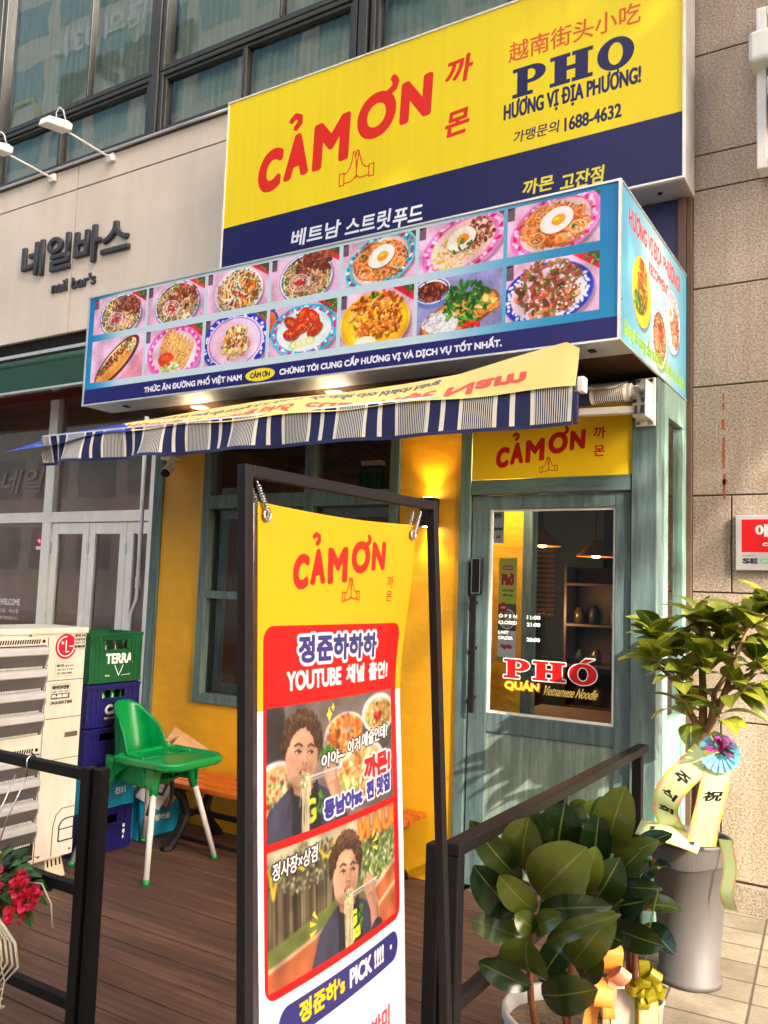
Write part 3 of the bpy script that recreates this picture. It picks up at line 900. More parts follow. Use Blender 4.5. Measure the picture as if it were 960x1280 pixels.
def eater(P, hx, hy, s, rng, arm, letters):
    """printed half-length man in a dark open shirt lifting noodles with chopsticks"""
    sh = np.array((62, 62, 80)); bot = P.clip[3]
    look = .9 if arm > 0 else -.9
    P.poly([(hx - s * 1.9, bot), (hx - s * 2.0, hy + s * 2.4), (hx - s * 1.55, hy + s * 1.5), (hx - s * .6, hy + s * .95), (hx + s * .7, hy + s * 1.0), (hx + s * 1.7, hy + s * 1.5), (hx + s * 2.1, hy + s * 2.9), (hx + s * 2.0, bot)], sh)
    for _ in range(60):
        x = hx + (rng.random() - .5) * s * 3.6; y = hy + s * (1.3 + rng.random() * 2.6); L = s * (.3 + .5 * rng.random())
        P.line([(x, y), (x + s * .25 * (rng.random() - .5), y + L * .5), (x + s * .3 * (rng.random() - .5), y + L)], s * (.05 + .12 * rng.random()), sh * (.62 + .75 * rng.random()), .35)
    P.ellipse(hx - s * 1.3, hy + s * 1.9, s * .35, s * .7, sh * 1.4, .4, .35, s * .3)
    P.poly([(hx - s * .45, hy + s * 1.0), (hx + s * .75, hy + s * 1.0), (hx + s * 1.0, bot), (hx - s * .5, bot)], (40, 41, 44))
    for _ in range(20):
        x = hx + (rng.random() - .3) * s * 1.0; y = hy + s * (1.3 + rng.random() * 2)
        P.line([(x, y), (x + s * .15 * (rng.random() - .5), y + s * .5)], s * .1, np.array((40, 41, 44)) * (.6 + .8 * rng.random()), .4)
    P.poly([(hx - s * .42, hy + s * .6), (hx + s * .48, hy + s * .6), (hx + s * .55, hy + s * 1.15), (hx + s * .1, hy + s * 1.4), (hx - s * .45, hy + s * 1.15)], (180, 132, 106)); P.ellipse(hx, hy + s * .95, s * .45, s * .2, (130, 90, 72), 0, .6, s * .2)
    P.line([(hx - s * .5, hy + s * 1.0), (hx - s * .32, hy + s * 1.9), (hx - s * .5, hy + s * 3)], s * .14, sh * .65); P.line([(hx + s * .75, hy + s * 1.0), (hx + s * .9, hy + s * 2), (hx + s * 1.05, hy + s * 3)], s * .14, sh * .65)
    for t, x, y, w, h in letters: P.text(t, hx + x * s, hy + y * s, w * s, h * s, (205, 226, 56), s * .05, 0, .15)
    head(P, hx, hy, s, look, rng)
    ax, ay = hx + s * 1.55, hy + s * .85
    P.line([(hx + s * 2.0, hy + s * 2.5), (ax + s * .36, ay + s * .8), (ax + s * .05, ay + s * .2)], s * .62, (184, 134, 106)); P.line([(hx + s * 1.86, hy + s * 2.3), (ax + s * .18, ay + s * .75), (ax - s * .08, ay + s * .25)], s * .24, (218, 168, 138), .55); P.line([(hx + s * 2.2, hy + s * 2.4), (ax + s * .55, ay + s * .8)], s * .14, (130, 88, 70), .5)
    P.line([(hx + s * 2.1, hy + s * 3.6), (hx + s * 2.1, hy + s * 2.6)], s * .95, sh * .92)
    P.ellipse(ax, ay + s * .02, s * .38, s * .34, (194, 142, 114), .3); P.ellipse(ax - s * .08, ay - s * .08, s * .25, s * .2, (220, 170, 140), .3, .6, s * .12)
    for q in range(4):
        P.line([(ax - s * .34 + q * s * .06, ay - s * .16 + q * s * .14), (ax - s * .16 + q * s * .05, ay - s * .25 + q * s * .14), (ax + s * .04 + q * s * .05, ay - s * .22 + q * s * .14)], s * .15, (212, 160, 130)); P.line([(ax - s * .32 + q * s * .06, ay - s * .09 + q * s * .14), (ax + s * .06 + q * s * .05, ay - s * .15 + q * s * .14)], s * .03, (140, 92, 74), .8)
    P.line([(ax - s * .12, ay - s * .40), (ax + s * .16, ay - s * .12)], s * .16, (208, 156, 126))
    P.line([(ax + s * .6, ay - s * .12), (hx + look * s * .2, hy + s * .80)], s * .055, (224, 216, 214)); P.line([(ax + s * .6, ay + s * .0), (hx + look * s * .2, hy + s * .90)], s * .055, (176, 166, 168))
    nx = hx + look * s * .18
    for k in range(46):
        x = nx - s * .24 + s * .48 * rng.random(); top = hy + s * (.55 + .25 * rng.random()); b2 = hy + s * (1.3 + 2.6 * rng.random() ** 1.6)
        P.line([(x, top), (x + s * .14 * (rng.random() - .5), (top + b2) / 2), (x - s * .12 + s * .2 * rng.random(), b2)], s * (.03 + .03 * rng.random()), np.array((238, 222, 176)) * (.66 + .38 * rng.random()))
    P.scatter(nx, hy + s * .85, s * .24, s * .22, 26, s * .06, [(240, 226, 186), (120, 150, 70), (226, 205, 150)], rng)
    P.scatter(hx + s * .95, hy + s * 1.7, s * .15, s * .4, 14, s * .1, [(84, 140, 56), (60, 116, 46)], rng)

def print_banner():
    W, H = 640, 1900            # 0.60 m by 1.78 m
    k = W / .60
    P = Paint(W, H, (255, 190, 26))
    rng = np.random.default_rng(21)
    U = lambda u: (u - .045) * k
    V = lambda v: (v - .052) * k
    # lower ground: white squared paper
    P.rect(0, V(.485), W, H, (244, 242, 248))
    for q in range(0, 24): P.line([(0, V(.485) + q * 58), (W, V(.485) + q * 58)], 2, (214, 214, 232)); P.line([(q * 58 + 20, V(.485)), (q * 58 + 20, H)], 2, (214, 214, 232))
    # logo
    logo(P, U(.152), V(.236), .357 * k, REDC, 3.4)
    P.text('까', U(.525), V(.222), .03 * k, .03 * k, REDC, .6); P.text('몬', U(.527), V(.256), .026 * k, .026 * k, REDC, .6)
    # red card with rounded corners
    P.rect(U(.062), V(.312), U(.615), V(1.052), (236, 22, 24), r=34)
    P.text('정준하하하', U(.175), V(.395), .325 * k, .062 * k, (62, 58, 132), 3.6, 0, 0, 8, (248, 244, 250))
    P.text('YOUTUBE', U(.135), V(.452), .205 * k, .043 * k, (250, 246, 246), 2.6); P.text('채널', U(.36), V(.452), .085 * k, .046 * k, (250, 246, 246), 2.4); P.text('출연!', U(.465), V(.452), .10 * k, .046 * k, (250, 246, 246), 2.4)
    # first picture: man at a table of bowls
    a, b, c, d = U(.072), V(.482), U(.588), V(.752)
    P.clip = (int(a), int(b), int(c), int(d))
    P.rect(a, b, c, d, (120, 108, 104))
    for _ in range(30): P.ellipse(a + rng.random() * (c - a), b + rng.random() * (d - b), 120, 60, np.array((120, 108, 104)) * (.7 + .6 * rng.random()), 0, .3, 40)
    P.rect(a, b, a + 60, b + 130, (56, 50, 52))
    plate(P, U(.36), V(.575), 100, 62, (232, 222, 220), (225, 190, 150), rng, 0, [(60, 140, 160), (205, 60, 70)], False, .85); P.scatter(U(.36), V(.565), 84, 44, 130, 11, FRY + [(235, 170, 90)], rng); P.ellipse(U(.36), V(.55), 22, 17, (170, 160, 150)); P.ellipse(U(.36), V(.545), 18, 12, (205, 120, 60)); P.scatter(U(.28), V(.60), 34, 18, 30, 9, GREEN, rng)
    P.ellipse(U(.52), V(.56), 92, 74, (88, 78, 76)); P.ellipse(U(.52), V(.535), 92, 52, (236, 230, 226)); P.ellipse(U(.52), V(.537), 80, 42, (205, 160, 100)); P.noodles(U(.52), V(.537), 74, 38, 70, 3, NOOD, rng); P.scatter(U(.52), V(.537), 70, 36, 60, 6, GREEN + FRY, rng); P.scatter(U(.51), V(.54), 20, 12, 16, 7, RED, rng)
    plate(P, U(.42), V(.665), 130, 72, (235, 228, 222), (226, 180, 130), rng, -.2, None, False, .88); P.scatter(U(.42), V(.665), 112, 54, 160, 11, FRY + NOOD + [(250, 200, 130)], rng); P.scatter(U(.36), V(.69), 50, 24, 26, 13, [(240, 225, 150), (150, 180, 90)], rng)
    P.ellipse(U(.105), V(.66), 84, 74, (232, 226, 222)); P.ellipse(U(.105), V(.65), 72, 52, (210, 170, 110)); P.noodles(U(.105), V(.65), 66, 46, 50, 3, NOOD, rng); P.scatter(U(.105), V(.65), 60, 40, 40, 6, GREEN + RED, rng)
    P.mottle(a, b, c, d, .3, 50, rng); P.blur(a, b, c, d, 2)
    eater(P, U(.185), V(.585), 74, rng, 1, [('G', .12, 2.25, .6, .75)])
    P.mottle(a, b, c, d, .22, 30, rng); P.blur(a, b, c, d, 1)
    for q, (x, y, z) in enumerate(((.29, .515, 20), (.305, .50, 12))): P.poly([(U(x), V(y) - z), (U(x) + z * .3, V(y) - z * .3), (U(x) + z * .7, V(y)), (U(x) + z * .3, V(y) + z * .3), (U(x), V(y) + z), (U(x) - z * .3, V(y) + z * .3), (U(x) - z * .7, V(y)), (U(x) - z * .3, V(y) - z * .3)], (250, 222, 70))
    P.text('이야~', U(.255), V(.632), .095 * k, .032 * k, (255, 255, 255), 1.4, .1, .08, 3, (40, 36, 40)); P.text('이거', U(.362), V(.615), .058 * k, .032 * k, (255, 255, 255), 1.4, .1, .08, 3, (40, 36, 40)); P.text('예술인데?', U(.428), V(.61), .135 * k, .036 * k, (255, 255, 255), 1.4, .1, .08, 3, (40, 36, 40))
    P.text('까몬!', U(.435), V(.69), .14 * k, .058 * k, (228, 30, 34), 4.5, .06, .03, 6, (250, 246, 246))
    P.text('동남아st', U(.262), V(.742), .165 * k, .043 * k, (62, 58, 150), 3.4, .04, .03, 5, (246, 244, 250)); P.text('찐 맛집', U(.445), V(.735), .125 * k, .045 * k, (62, 58, 150), 3.4, .04, .03, 5, (246, 244, 250))
    # second picture: the same meal by a window onto a garden
    a, b, c, d = U(.072), V(.768), U(.588), V(1.036)
    P.clip = (int(a), int(b), int(c), int(d))
    P.rect(a, b, c, d, (120, 112, 84))
    P.rect(a, b, c, b + 40, (190, 180, 150))
    for q in range(46):
        x = a + rng.random() * (c - a) * .5
        P.line([(x, b + 30), (x + 12 * (rng.random() - .5), d - 70)], 3 + 7 * rng.random(), np.array((92, 76, 58)) * (.5 + .9 * rng.random()))
    P.scatter(U(.20), V(.82), 140, 50, 160, 6, [(190, 184, 150), (120, 120, 80), (70, 70, 50)], rng)
    P.scatter(U(.50), V(.86), 150, 70, 320, 9, [(120, 150, 70), (150, 170, 90), (70, 100, 50), (190, 200, 150)], rng)
    P.poly([(a, d - 30), (a, d - 86), (U(.34), d - 130), (U(.34), d - 60)], (110, 120, 60))
    P.poly([(a, d), (a, d - 44), (U(.34), d - 84), (U(.34), d)], (176, 96, 60)); P.line([(a, d - 44), (U(.34), d - 84)], 9, (205, 170, 140))
    P.poly([(U(.45), d), (U(.45), d - 90), (c, d - 138), (c, d)], (184, 104, 66)); P.line([(U(.45), d - 92), (c, d - 140)], 12, (214, 180, 150)); P.line([(U(.46), d - 40), (c, d - 84)], 10, (214, 180, 150))
    for ch, x in (('И', .405), ('A', .465), ('U', .52), ('Q', .565)): P.text(ch, U(x), V(.822), .052 * k, .05 * k, (240, 150, 40), 5, 0, 0, 3, (206, 60, 40))
    P.line([(U(.08) + q * 16, V(.815) + 16 * math.sin(q * 1.1) - q * .7) for q in range(20)], 8, (226, 196, 60))
    P.line([(U(.075), V(.80)), (U(.09), V(.86)), (U(.105), V(.80))], 9, (226, 196, 60))
    P.mottle(a, b, c, d, .35, 40, rng); P.blur(a, b, c, d, 2)
    for ch, x in (('И', .405), ('A', .465), ('U', .52), ('Q', .565)): P.text(ch, U(x), V(.822), .052 * k, .05 * k, (240, 160, 60), 4, 0, 0, 3, (206, 80, 50), False, .8)
    eater(P, U(.345), V(.872), 72, rng, 1, [('G', .15, 1.95, .55, .55), ('CKE', .12, 2.4, .8, .38)])
    P.mottle(a, b, c, d, .22, 30, rng); P.blur(a, b, c, d, 1)
    P.text('정사장×상겸', U(.085), V(.828), .15 * k, .036 * k, (250, 250, 250), 1.2, .1, .05, 3, (40, 36, 40))
    for q, an in enumerate((-.9, -.3, .3)):
        for sx, sy, m in ((U(.24), V(.955), -1), (U(.46), V(.842), 1)):
            P.poly([(sx + m * 10 * math.cos(an), sy + 18 * math.sin(an)), (sx + m * 38 * math.cos(an - .12), sy + 44 * math.sin(an - .12)), (sx + m * 38 * math.cos(an + .16), sy + 44 * math.sin(an + .16))], (252, 214, 80))
    P.clip = (0, 0, W, H)
    # pill and foot lines
    P.rect(U(.10), V(1.075), U(.60), V(1.145), (56, 52, 126), r=36)
    P.text("정준하's", U(.165), V(1.128), .17 * k, .044 * k, (250, 214, 40), 2.6); P.text('PICK !!!!', U(.355), V(1.128), .165 * k, .042 * k, (250, 248, 250), 2.8); P.ellipse(U(.56), V(1.108), 6, 6, (250, 248, 250))
    P.text('쌀국수 · 분짜 · 반미', U(.10), V(1.285), .45 * k, .05 * k, (228, 40, 60), 2.2)
    P.rect(U(.08), V(1.34), U(.61), V(1.66), (255, 190, 26), r=30)
    P.grain(.02, rng)
    return P.a

def print_cloth():
    """yellow cloth over the awning seen from its back, so the words stand on their heads; the far end is printed blue"""
    W, H = 2400, 210
    P = Paint(W, H, (244, 214, 132))
    P.text('Hương vị đường phố', 560, 188, 830, 84, (226, 100, 80), 4, 0, 0, 0, None, True)
    P.text('của', 1440, 188, 180, 70, (226, 100, 80), 4, 0, 0, 0, None, True)
    P.text('Việt Nam', 1690, 196, 560, 96, (226, 96, 80), 5, 0, 0, 0, None, True)
    P.text('Chúng tôi cung cấp hương vị và dịch vụ', 640, 84, 740, 52, (110, 104, 110), 2, 0, 0, 0, None, True)
    P.text('tốt nhất cho khách hàng', 1410, 88, 520, 66, (104, 100, 108), 2.4, 0, 0, 0, None, True)
    P.poly([(0, 0), (400, 0), (640, H), (0, H)], (62, 76, 166))
    P.line([(150, 120), (190, 70), (230, 120), (180, 150), (150, 120)], 12, (236, 222, 130)); P.line([(250, 140), (300, 120), (350, 140), (410, 70)], 10, (225, 225, 235))
    for q in range(3): P.line([(60, 70 + q * 36), (120, 66 + q * 36)], 9, (205, 212, 240))
    P.grain(.04, np.random.default_rng(4))
    return P.a

def print_door_letters():
    X0, X1, Z0, Z1 = -1.915, -1.245, 1.13, 1.60
    k = 1100; P = Paint(int((X1 - X0) * k), int((Z1 - Z0) * k), alpha=True)
    px = lambda x: (x - X0) * k
    py = lambda z: (Z1 - z) * k
    slab(P, px(-1.832), py(1.235), .50 * k, .098 * k, (248, 244, 238), 'PHO', 6, True)
    slab(P, px(-1.832), py(1.235), .50 * k, .098 * k, (226, 26, 24), 'PHO', 0, True)
    P.text('QUÁN', px(-1.826) + 5, py(1.168) + 4, .195 * k, .062 * k, (190, 60, 30), 4.5); P.text('QUÁN', px(-1.826), py(1.168), .195 * k, .062 * k, (250, 200, 60), 4.5)
    P.text('Vietnamese Noodle', px(-1.62), py(1.163), .285 * k, .05 * k, (248, 214, 110), 1.6, .45)
    wh = (246, 246, 240)
    P.text('O P E N', px(-1.868), py(1.547), .105 * k, .019 * k, wh, 1.3); P.text('11:00', px(-1.708), py(1.545), .075 * k, .021 * k, wh, 1.6)
    P.text('CLOSED', px(-1.868), py(1.513), .105 * k, .019 * k, wh, 1.3); P.text('21:00', px(-1.708), py(1.508), .075 * k, .021 * k, wh, 1.6)
    P.text('LAST', px(-1.868), py(1.462), .06 * k, .017 * k, wh, 1); P.text('ORDER', px(-1.868), py(1.432), .085 * k, .018 * k, wh, 1); P.text('20:00', px(-1.708), py(1.430), .075 * k, .021 * k, wh, 1.6)
    return P.a

def print_door_poster():
    P = Paint(150, 700, (232, 222, 70))
    rng = np.random.default_rng(2)
    P.rect(34, 52, 116, 84, (214, 60, 50), r=6); P.text('QUÁN', 42, 78, 66, 20, (250, 240, 220), 1.5)
    P.text('Phở', 22, 190, 106, 88, (206, 40, 40), 6)
    P.text('VIETNAMESE', 26, 232, 98, 14, (90, 120, 40), 1); P.text('VIỆT NAM', 34, 268, 84, 22, (90, 120, 40), 1.5)
    P.rect(0, 316, 150, 500, (112, 88, 76)); plate(P, 76, 420, 70, 70, (226, 224, 226), (160, 110, 70), rng, 0, None, True, .85)
    P.noodles(76, 420, 52, 52, 60, 3, NOOD, rng); P.scatter(76, 420, 50, 50, 60, 5, GREEN + MEAT, rng)
    P.ellipse(42, 342, 34, 34, (206, 36, 40)); P.text('NEW', 22, 350, 40, 14, (250, 240, 230), 1.5)
    P.rect(0, 500, 150, 680, (246, 240, 238)); P.text('Phở', 40, 570, 70, 46, (214, 70, 80), 3); P.text('Nghiên', 26, 630, 98, 40, (214, 70, 80), 3)
    P.rect(0, 680, 150, 700, (120, 170, 60))
    return P.a

def print_sandwich_sheet():
    P = Paint(140, 360, (238, 236, 230))
    P.text('반미', 20, 90, 84, 60, (40, 40, 44), 3); P.text('Sandwich', 12, 220, 116, 40, (50, 46, 46), 2, .2); P.text('6.0', 46, 310, 50, 36, (60, 56, 56), 2)
    return P.a

def print_security():
    P = Paint(520, 620, (186, 182, 178))
    P.rect(40, 46, 520, 420, (214, 20, 24))
    P.text('에스원', 140, 250, 330, 150, (250, 240, 232), 5); P.text('CCTV 작동중', 190, 352, 300, 48, (250, 240, 232), 3)
    P.rect(44, 452, 130, 460, (80, 150, 130))
    P.text('SE', 46, 550, 110, 62, (40, 40, 60), 5); P.text('C', 166, 550, 60, 62, (120, 190, 160), 6); P.text('OM', 238, 550, 130, 62, (40, 40, 60), 5); P.text('세콤', 400, 548, 90, 56, (60, 60, 70), 3)
    return P.a

def print_lines(w, h, bgc, rows, dark=None):
    """a small sticker with rows of words: (text, x, y, w, h, bold, colour)"""
    P = Paint(w, h, bgc)
    if dark: P.rect(*dark, (36, 34, 36))
    for t, x, y, ww, hh, b, c in rows: P.text(t, x, y, ww, hh, c, b)
    P.line([(2, 2), (w - 2, 2), (w - 2, h - 2), (2, h - 2), (2, 2)], 4, (60, 58, 60))
    return P.a

def print_round_mark():
    P = Paint(256, 256, alpha=True)
    P.ellipse(128, 128, 126, 126, (206, 24, 48))
    t = np.linspace(.0, 4.75, 60)
    P.line([(128 + 98 * math.cos(a), 128 + 98 * math.sin(a)) for a in t], 11, (250, 244, 240)); P.line([(226, 128), (172, 128)], 11, (250, 244, 240))
    P.line([(128, 70), (128, 182), (164, 182)], 11, (250, 244, 240)); P.ellipse(86, 92, 15, 15, (250, 244, 240))
    return P.a

def print_words(w, h, rows, lines=()):
    """letters only, on a clear ground"""
    P = Paint(w, h, alpha=True)
    for t, x, y, ww, hh, b, sl, c in rows: P.text(t, x, y, ww, hh, c, b, sl)
    for pts, wd, c in lines: P.line(pts, wd, c)
    return P.a

def print_ribbon(words, h=900, w=150, edge=True):
    P = Paint(w, h, (216, 226, 158))
    v = np.linspace(0, 1, h)[:, None, None]; u = np.abs(np.linspace(-1, 1, w))[None, :, None]
    c1 = np.array((150, 190, 60)) / 255; c2 = np.array((238, 110, 140)) / 255; c3 = np.array((250, 226, 90)) / 255
    q = .5 + .5 * np.sin(v * 22); ed = c1 * q + c2 * (1 - q)
    f = np.clip((u - .66) / .3, 0, 1)
    P.a[:] = P.a * (1 - f) + (ed * .7 + c3 * .3) * f
    for t, y, s in words: P.text(t, w / 2 - s / 2, y, s, s, (34, 30, 34), 4, .08)
    return P.a
# ------------------------------------------------------------------ materials
rnd = random.Random(7)

def mat_granite():
    m, nt, b = new_mat('granite')
    n1 = noise_node(nt, 95, 3, 0.75); n2 = noise_node(nt, 1.4, 4, 0.6); n3 = noise_node(nt, 40, 2, 0.6)
    r1 = ramp_node(nt, n1.outputs['Fac'], [(0.33, srgb(122, 106, 93)), (0.47, srgb(174, 157, 139)), (0.58, srgb(202, 187, 169)), (0.72, srgb(226, 214, 199))])
    r2 = ramp_node(nt, n2.outputs['Fac'], [(0.3, (0.80, 0.77, 0.74)), (0.7, (1, 1, 1))])
    mx = nt.nodes.new('ShaderNodeMix'); mx.data_type = 'RGBA'; mx.blend_type = 'MULTIPLY'; mx.inputs[0].default_value = 1
    nt.links.new(r1.outputs[0], mx.inputs[6]); nt.links.new(r2.outputs[0], mx.inputs[7])
    at = nt.nodes.new('ShaderNodeAttribute'); at.attribute_name = 'tint'
    r4 = ramp_node(nt, at.outputs['Fac'], [(0, (.80, .78, .78)), (1, (1.06, 1.03, 1.0))])
    n5 = noise_node(nt, 5, 5, 0.7, (1, 1, .12)); r5_ = ramp_node(nt, n5.outputs['Fac'], [(.42, (.80, .76, .70)), (.60, (1, 1, 1))])
    m4 = nt.nodes.new('ShaderNodeMix'); m4.data_type = 'RGBA'; m4.blend_type = 'MULTIPLY'; m4.inputs[0].default_value = 1
    m5 = nt.nodes.new('ShaderNodeMix'); m5.data_type = 'RGBA'; m5.blend_type = 'MULTIPLY'; m5.inputs[0].default_value = .75
    nt.links.new(mx.outputs[2], m4.inputs[6]); nt.links.new(r4.outputs[0], m4.inputs[7])
    nt.links.new(m4.outputs[2], m5.inputs[6]); nt.links.new(r5_.outputs[0], m5.inputs[7])
    nt.links.new(m5.outputs[2], b.inputs['Base Color'])
    b.inputs['Roughness'].default_value = 0.55
    add_bump(nt, b, n3.outputs['Fac'], 0.08)
    return m

def mat_teal(name='teal_paint', c0=(84, 103, 100), c1=(100, 120, 115), c2=(122, 142, 136), axis=(12, 12, 1.0), dark=(70, 86, 84)):
    """brushed, streaky teal paint over wood"""
    m, nt, b = new_mat(name)
    n1 = noise_node(nt, 2.2, 6, 0.7, axis); n2 = noise_node(nt, 9, 5, 0.7, (axis[0] * .8, axis[1] * .8, axis[2])); n3 = noise_node(nt, 1.1, 3, 0.5)
    r1 = ramp_node(nt, n1.outputs['Fac'], [(0.30, srgb(*dark)), (0.45, srgb(*c0)), (0.58, srgb(*c1)), (0.75, srgb(*c2))])
    r3 = ramp_node(nt, n3.outputs['Fac'], [(0.55, (0, 0, 0)), (0.75, (.7, .7, .7))])
    mu = nt.nodes.new('ShaderNodeMath'); mu.operation = 'MULTIPLY'
    nt.links.new(r3.outputs[0], mu.inputs[0]); nt.links.new(n2.outputs['Fac'], mu.inputs[1])
    mx = nt.nodes.new('ShaderNodeMix'); mx.data_type = 'RGBA'
    mx.inputs[7].default_value = (*srgb(92, 168, 120), 1)
    nt.links.new(mu.outputs[0], mx.inputs[0]); nt.links.new(r1.outputs[0], mx.inputs[6])
    nt.links.new(mx.outputs[2], b.inputs['Base Color'])
    b.inputs['Roughness'].default_value = 0.5
    add_bump(nt, b, n2.outputs['Fac'], 0.12)
    return m

def mat_stucco(name, col):
    m, nt, b = new_mat(name)
    n1 = noise_node(nt, 1.6, 5, 0.6); n2 = noise_node(nt, 16, 6, 0.7); n3 = noise_node(nt, 5, 2, 0.4, (1, 1, 2.5))
    r = ramp_node(nt, n1.outputs['Fac'], [(0.3, tuple(c * .86 for c in col)), (0.7, tuple(min(1, c * 1.06) for c in col))])
    nt.links.new(r.outputs[0], b.inputs['Base Color'])
    b.inputs['Roughness'].default_value = 0.42
    ad = nt.nodes.new('ShaderNodeMath'); ad.operation = 'ADD'
    nt.links.new(n2.outputs['Fac'], ad.inputs[0]); nt.links.new(n3.outputs['Fac'], ad.inputs[1])
    add_bump(nt, b, ad.outputs[0], 0.22, 0.02)
    return m

def mat_deck():
    m, nt, b = new_mat('deck_boards')
    tc = nt.nodes.new('ShaderNodeTexCoord'); sp = nt.nodes.new('ShaderNodeSeparateXYZ')
    nt.links.new(tc.outputs['Object'], sp.inputs[0])
    pl = nt.nodes.new('ShaderNodeMath'); pl.operation = 'MULTIPLY'; pl.inputs[1].default_value = 1 / 0.145
    nt.links.new(sp.outputs['Y'], pl.inputs[0])
    fl = nt.nodes.new('ShaderNodeMath'); fl.operation = 'FLOOR'; nt.links.new(pl.outputs[0], fl.inputs[0])
    wn = nt.nodes.new('ShaderNodeTexWhiteNoise'); wn.noise_dimensions = '1D'; nt.links.new(fl.outputs[0], wn.inputs['W'])
    n1 = noise_node(nt, 3, 6, 0.7, (0.6, 14, 14)); n2 = noise_node(nt, 2.3, 4, 0.6)
    r1 = ramp_node(nt, n1.outputs['Fac'], [(0.3, srgb(74, 49, 38)), (0.5, srgb(97, 68, 54)), (0.72, srgb(124, 94, 78))])
    r2 = ramp_node(nt, wn.outputs['Value'], [(0, (0.80, 0.80, 0.82)), (1, (1.12, 1.06, 1.0))])
    r3 = ramp_node(nt, n2.outputs['Fac'], [(0.35, (0.82, 0.80, 0.80)), (0.65, (1.08, 1.08, 1.08))])
    mx = nt.nodes.new('ShaderNodeMix'); mx.data_type = 'RGBA'; mx.blend_type = 'MULTIPLY'; mx.inputs[0].default_value = 1
    m2 = nt.nodes.new('ShaderNodeMix'); m2.data_type = 'RGBA'; m2.blend_type = 'MULTIPLY'; m2.inputs[0].default_value = 1
    nt.links.new(r1.outputs[0], mx.inputs[6]); nt.links.new(r2.outputs[0], mx.inputs[7])
    nt.links.new(mx.outputs[2], m2.inputs[6]); nt.links.new(r3.outputs[0], m2.inputs[7])
    nt.links.new(m2.outputs[2], b.inputs['Base Color'])
    b.inputs['Roughness'].default_value = 0.55
    add_bump(nt, b, n1.outputs['Fac'], 0.15, 0.004)
    return m

def mat_paving():
    m, nt, b = new_mat('paving')
    tc = nt.nodes.new('ShaderNodeTexCoord'); mp = nt.nodes.new('ShaderNodeMapping')
    mp.inputs['Rotation'].default_value = (0, 0, rad(-4))
    nt.links.new(tc.outputs['Object'], mp.inputs[0])
    br = nt.nodes.new('ShaderNodeTexBrick')
    br.offset = 0.0; br.inputs['Scale'].default_value = 1.0
    br.inputs['Brick Width'].default_value = 0.30; br.inputs['Row Height'].default_value = 0.20
    br.inputs['Mortar Size'].default_value = 0.006; br.inputs['Mortar Smooth'].default_value = 0.3
    br.inputs['Color1'].default_value = (*srgb(164, 150, 128), 1); br.inputs['Color2'].default_value = (*srgb(138, 125, 107), 1)
    br.inputs['Mortar'].default_value = (*srgb(92, 80, 66), 1)
    nt.links.new(mp.outputs[0], br.inputs['Vector'])
    n1 = noise_node(nt, 3.5, 6, 0.7); n2 = noise_node(nt, 60, 4, 0.7)
    r1 = ramp_node(nt, n1.outputs['Fac'], [(0.36, (0.66, 0.62, 0.56)), (0.6, (1, 1, 1))])
    r2 = ramp_node(nt, n2.outputs['Fac'], [(0.3, (0.82, 0.82, 0.82)), (0.7, (1.08, 1.08, 1.08))])
    mx = nt.nodes.new('ShaderNodeMix'); mx.data_type = 'RGBA'; mx.blend_type = 'MULTIPLY'; mx.inputs[0].default_value = 1
    m2 = nt.nodes.new('ShaderNodeMix'); m2.data_type = 'RGBA'; m2.blend_type = 'MULTIPLY'; m2.inputs[0].default_value = 1
    nt.links.new(br.outputs['Color'], mx.inputs[6]); nt.links.new(r1.outputs[0], mx.inputs[7])
    nt.links.new(mx.outputs[2], m2.inputs[6]); nt.links.new(r2.outputs[0], m2.inputs[7])
    nt.links.new(m2.outputs[2], b.inputs['Base Color'])
    b.inputs['Roughness'].default_value = 0.8
    iv = nt.nodes.new('ShaderNodeMath'); iv.operation = 'SUBTRACT'; iv.inputs[0].default_value = 1.0
    nt.links.new(br.outputs['Fac'], iv.inputs[1])
    add_bump(nt, b, iv.outputs[0], 0.5, 0.006)
    return m

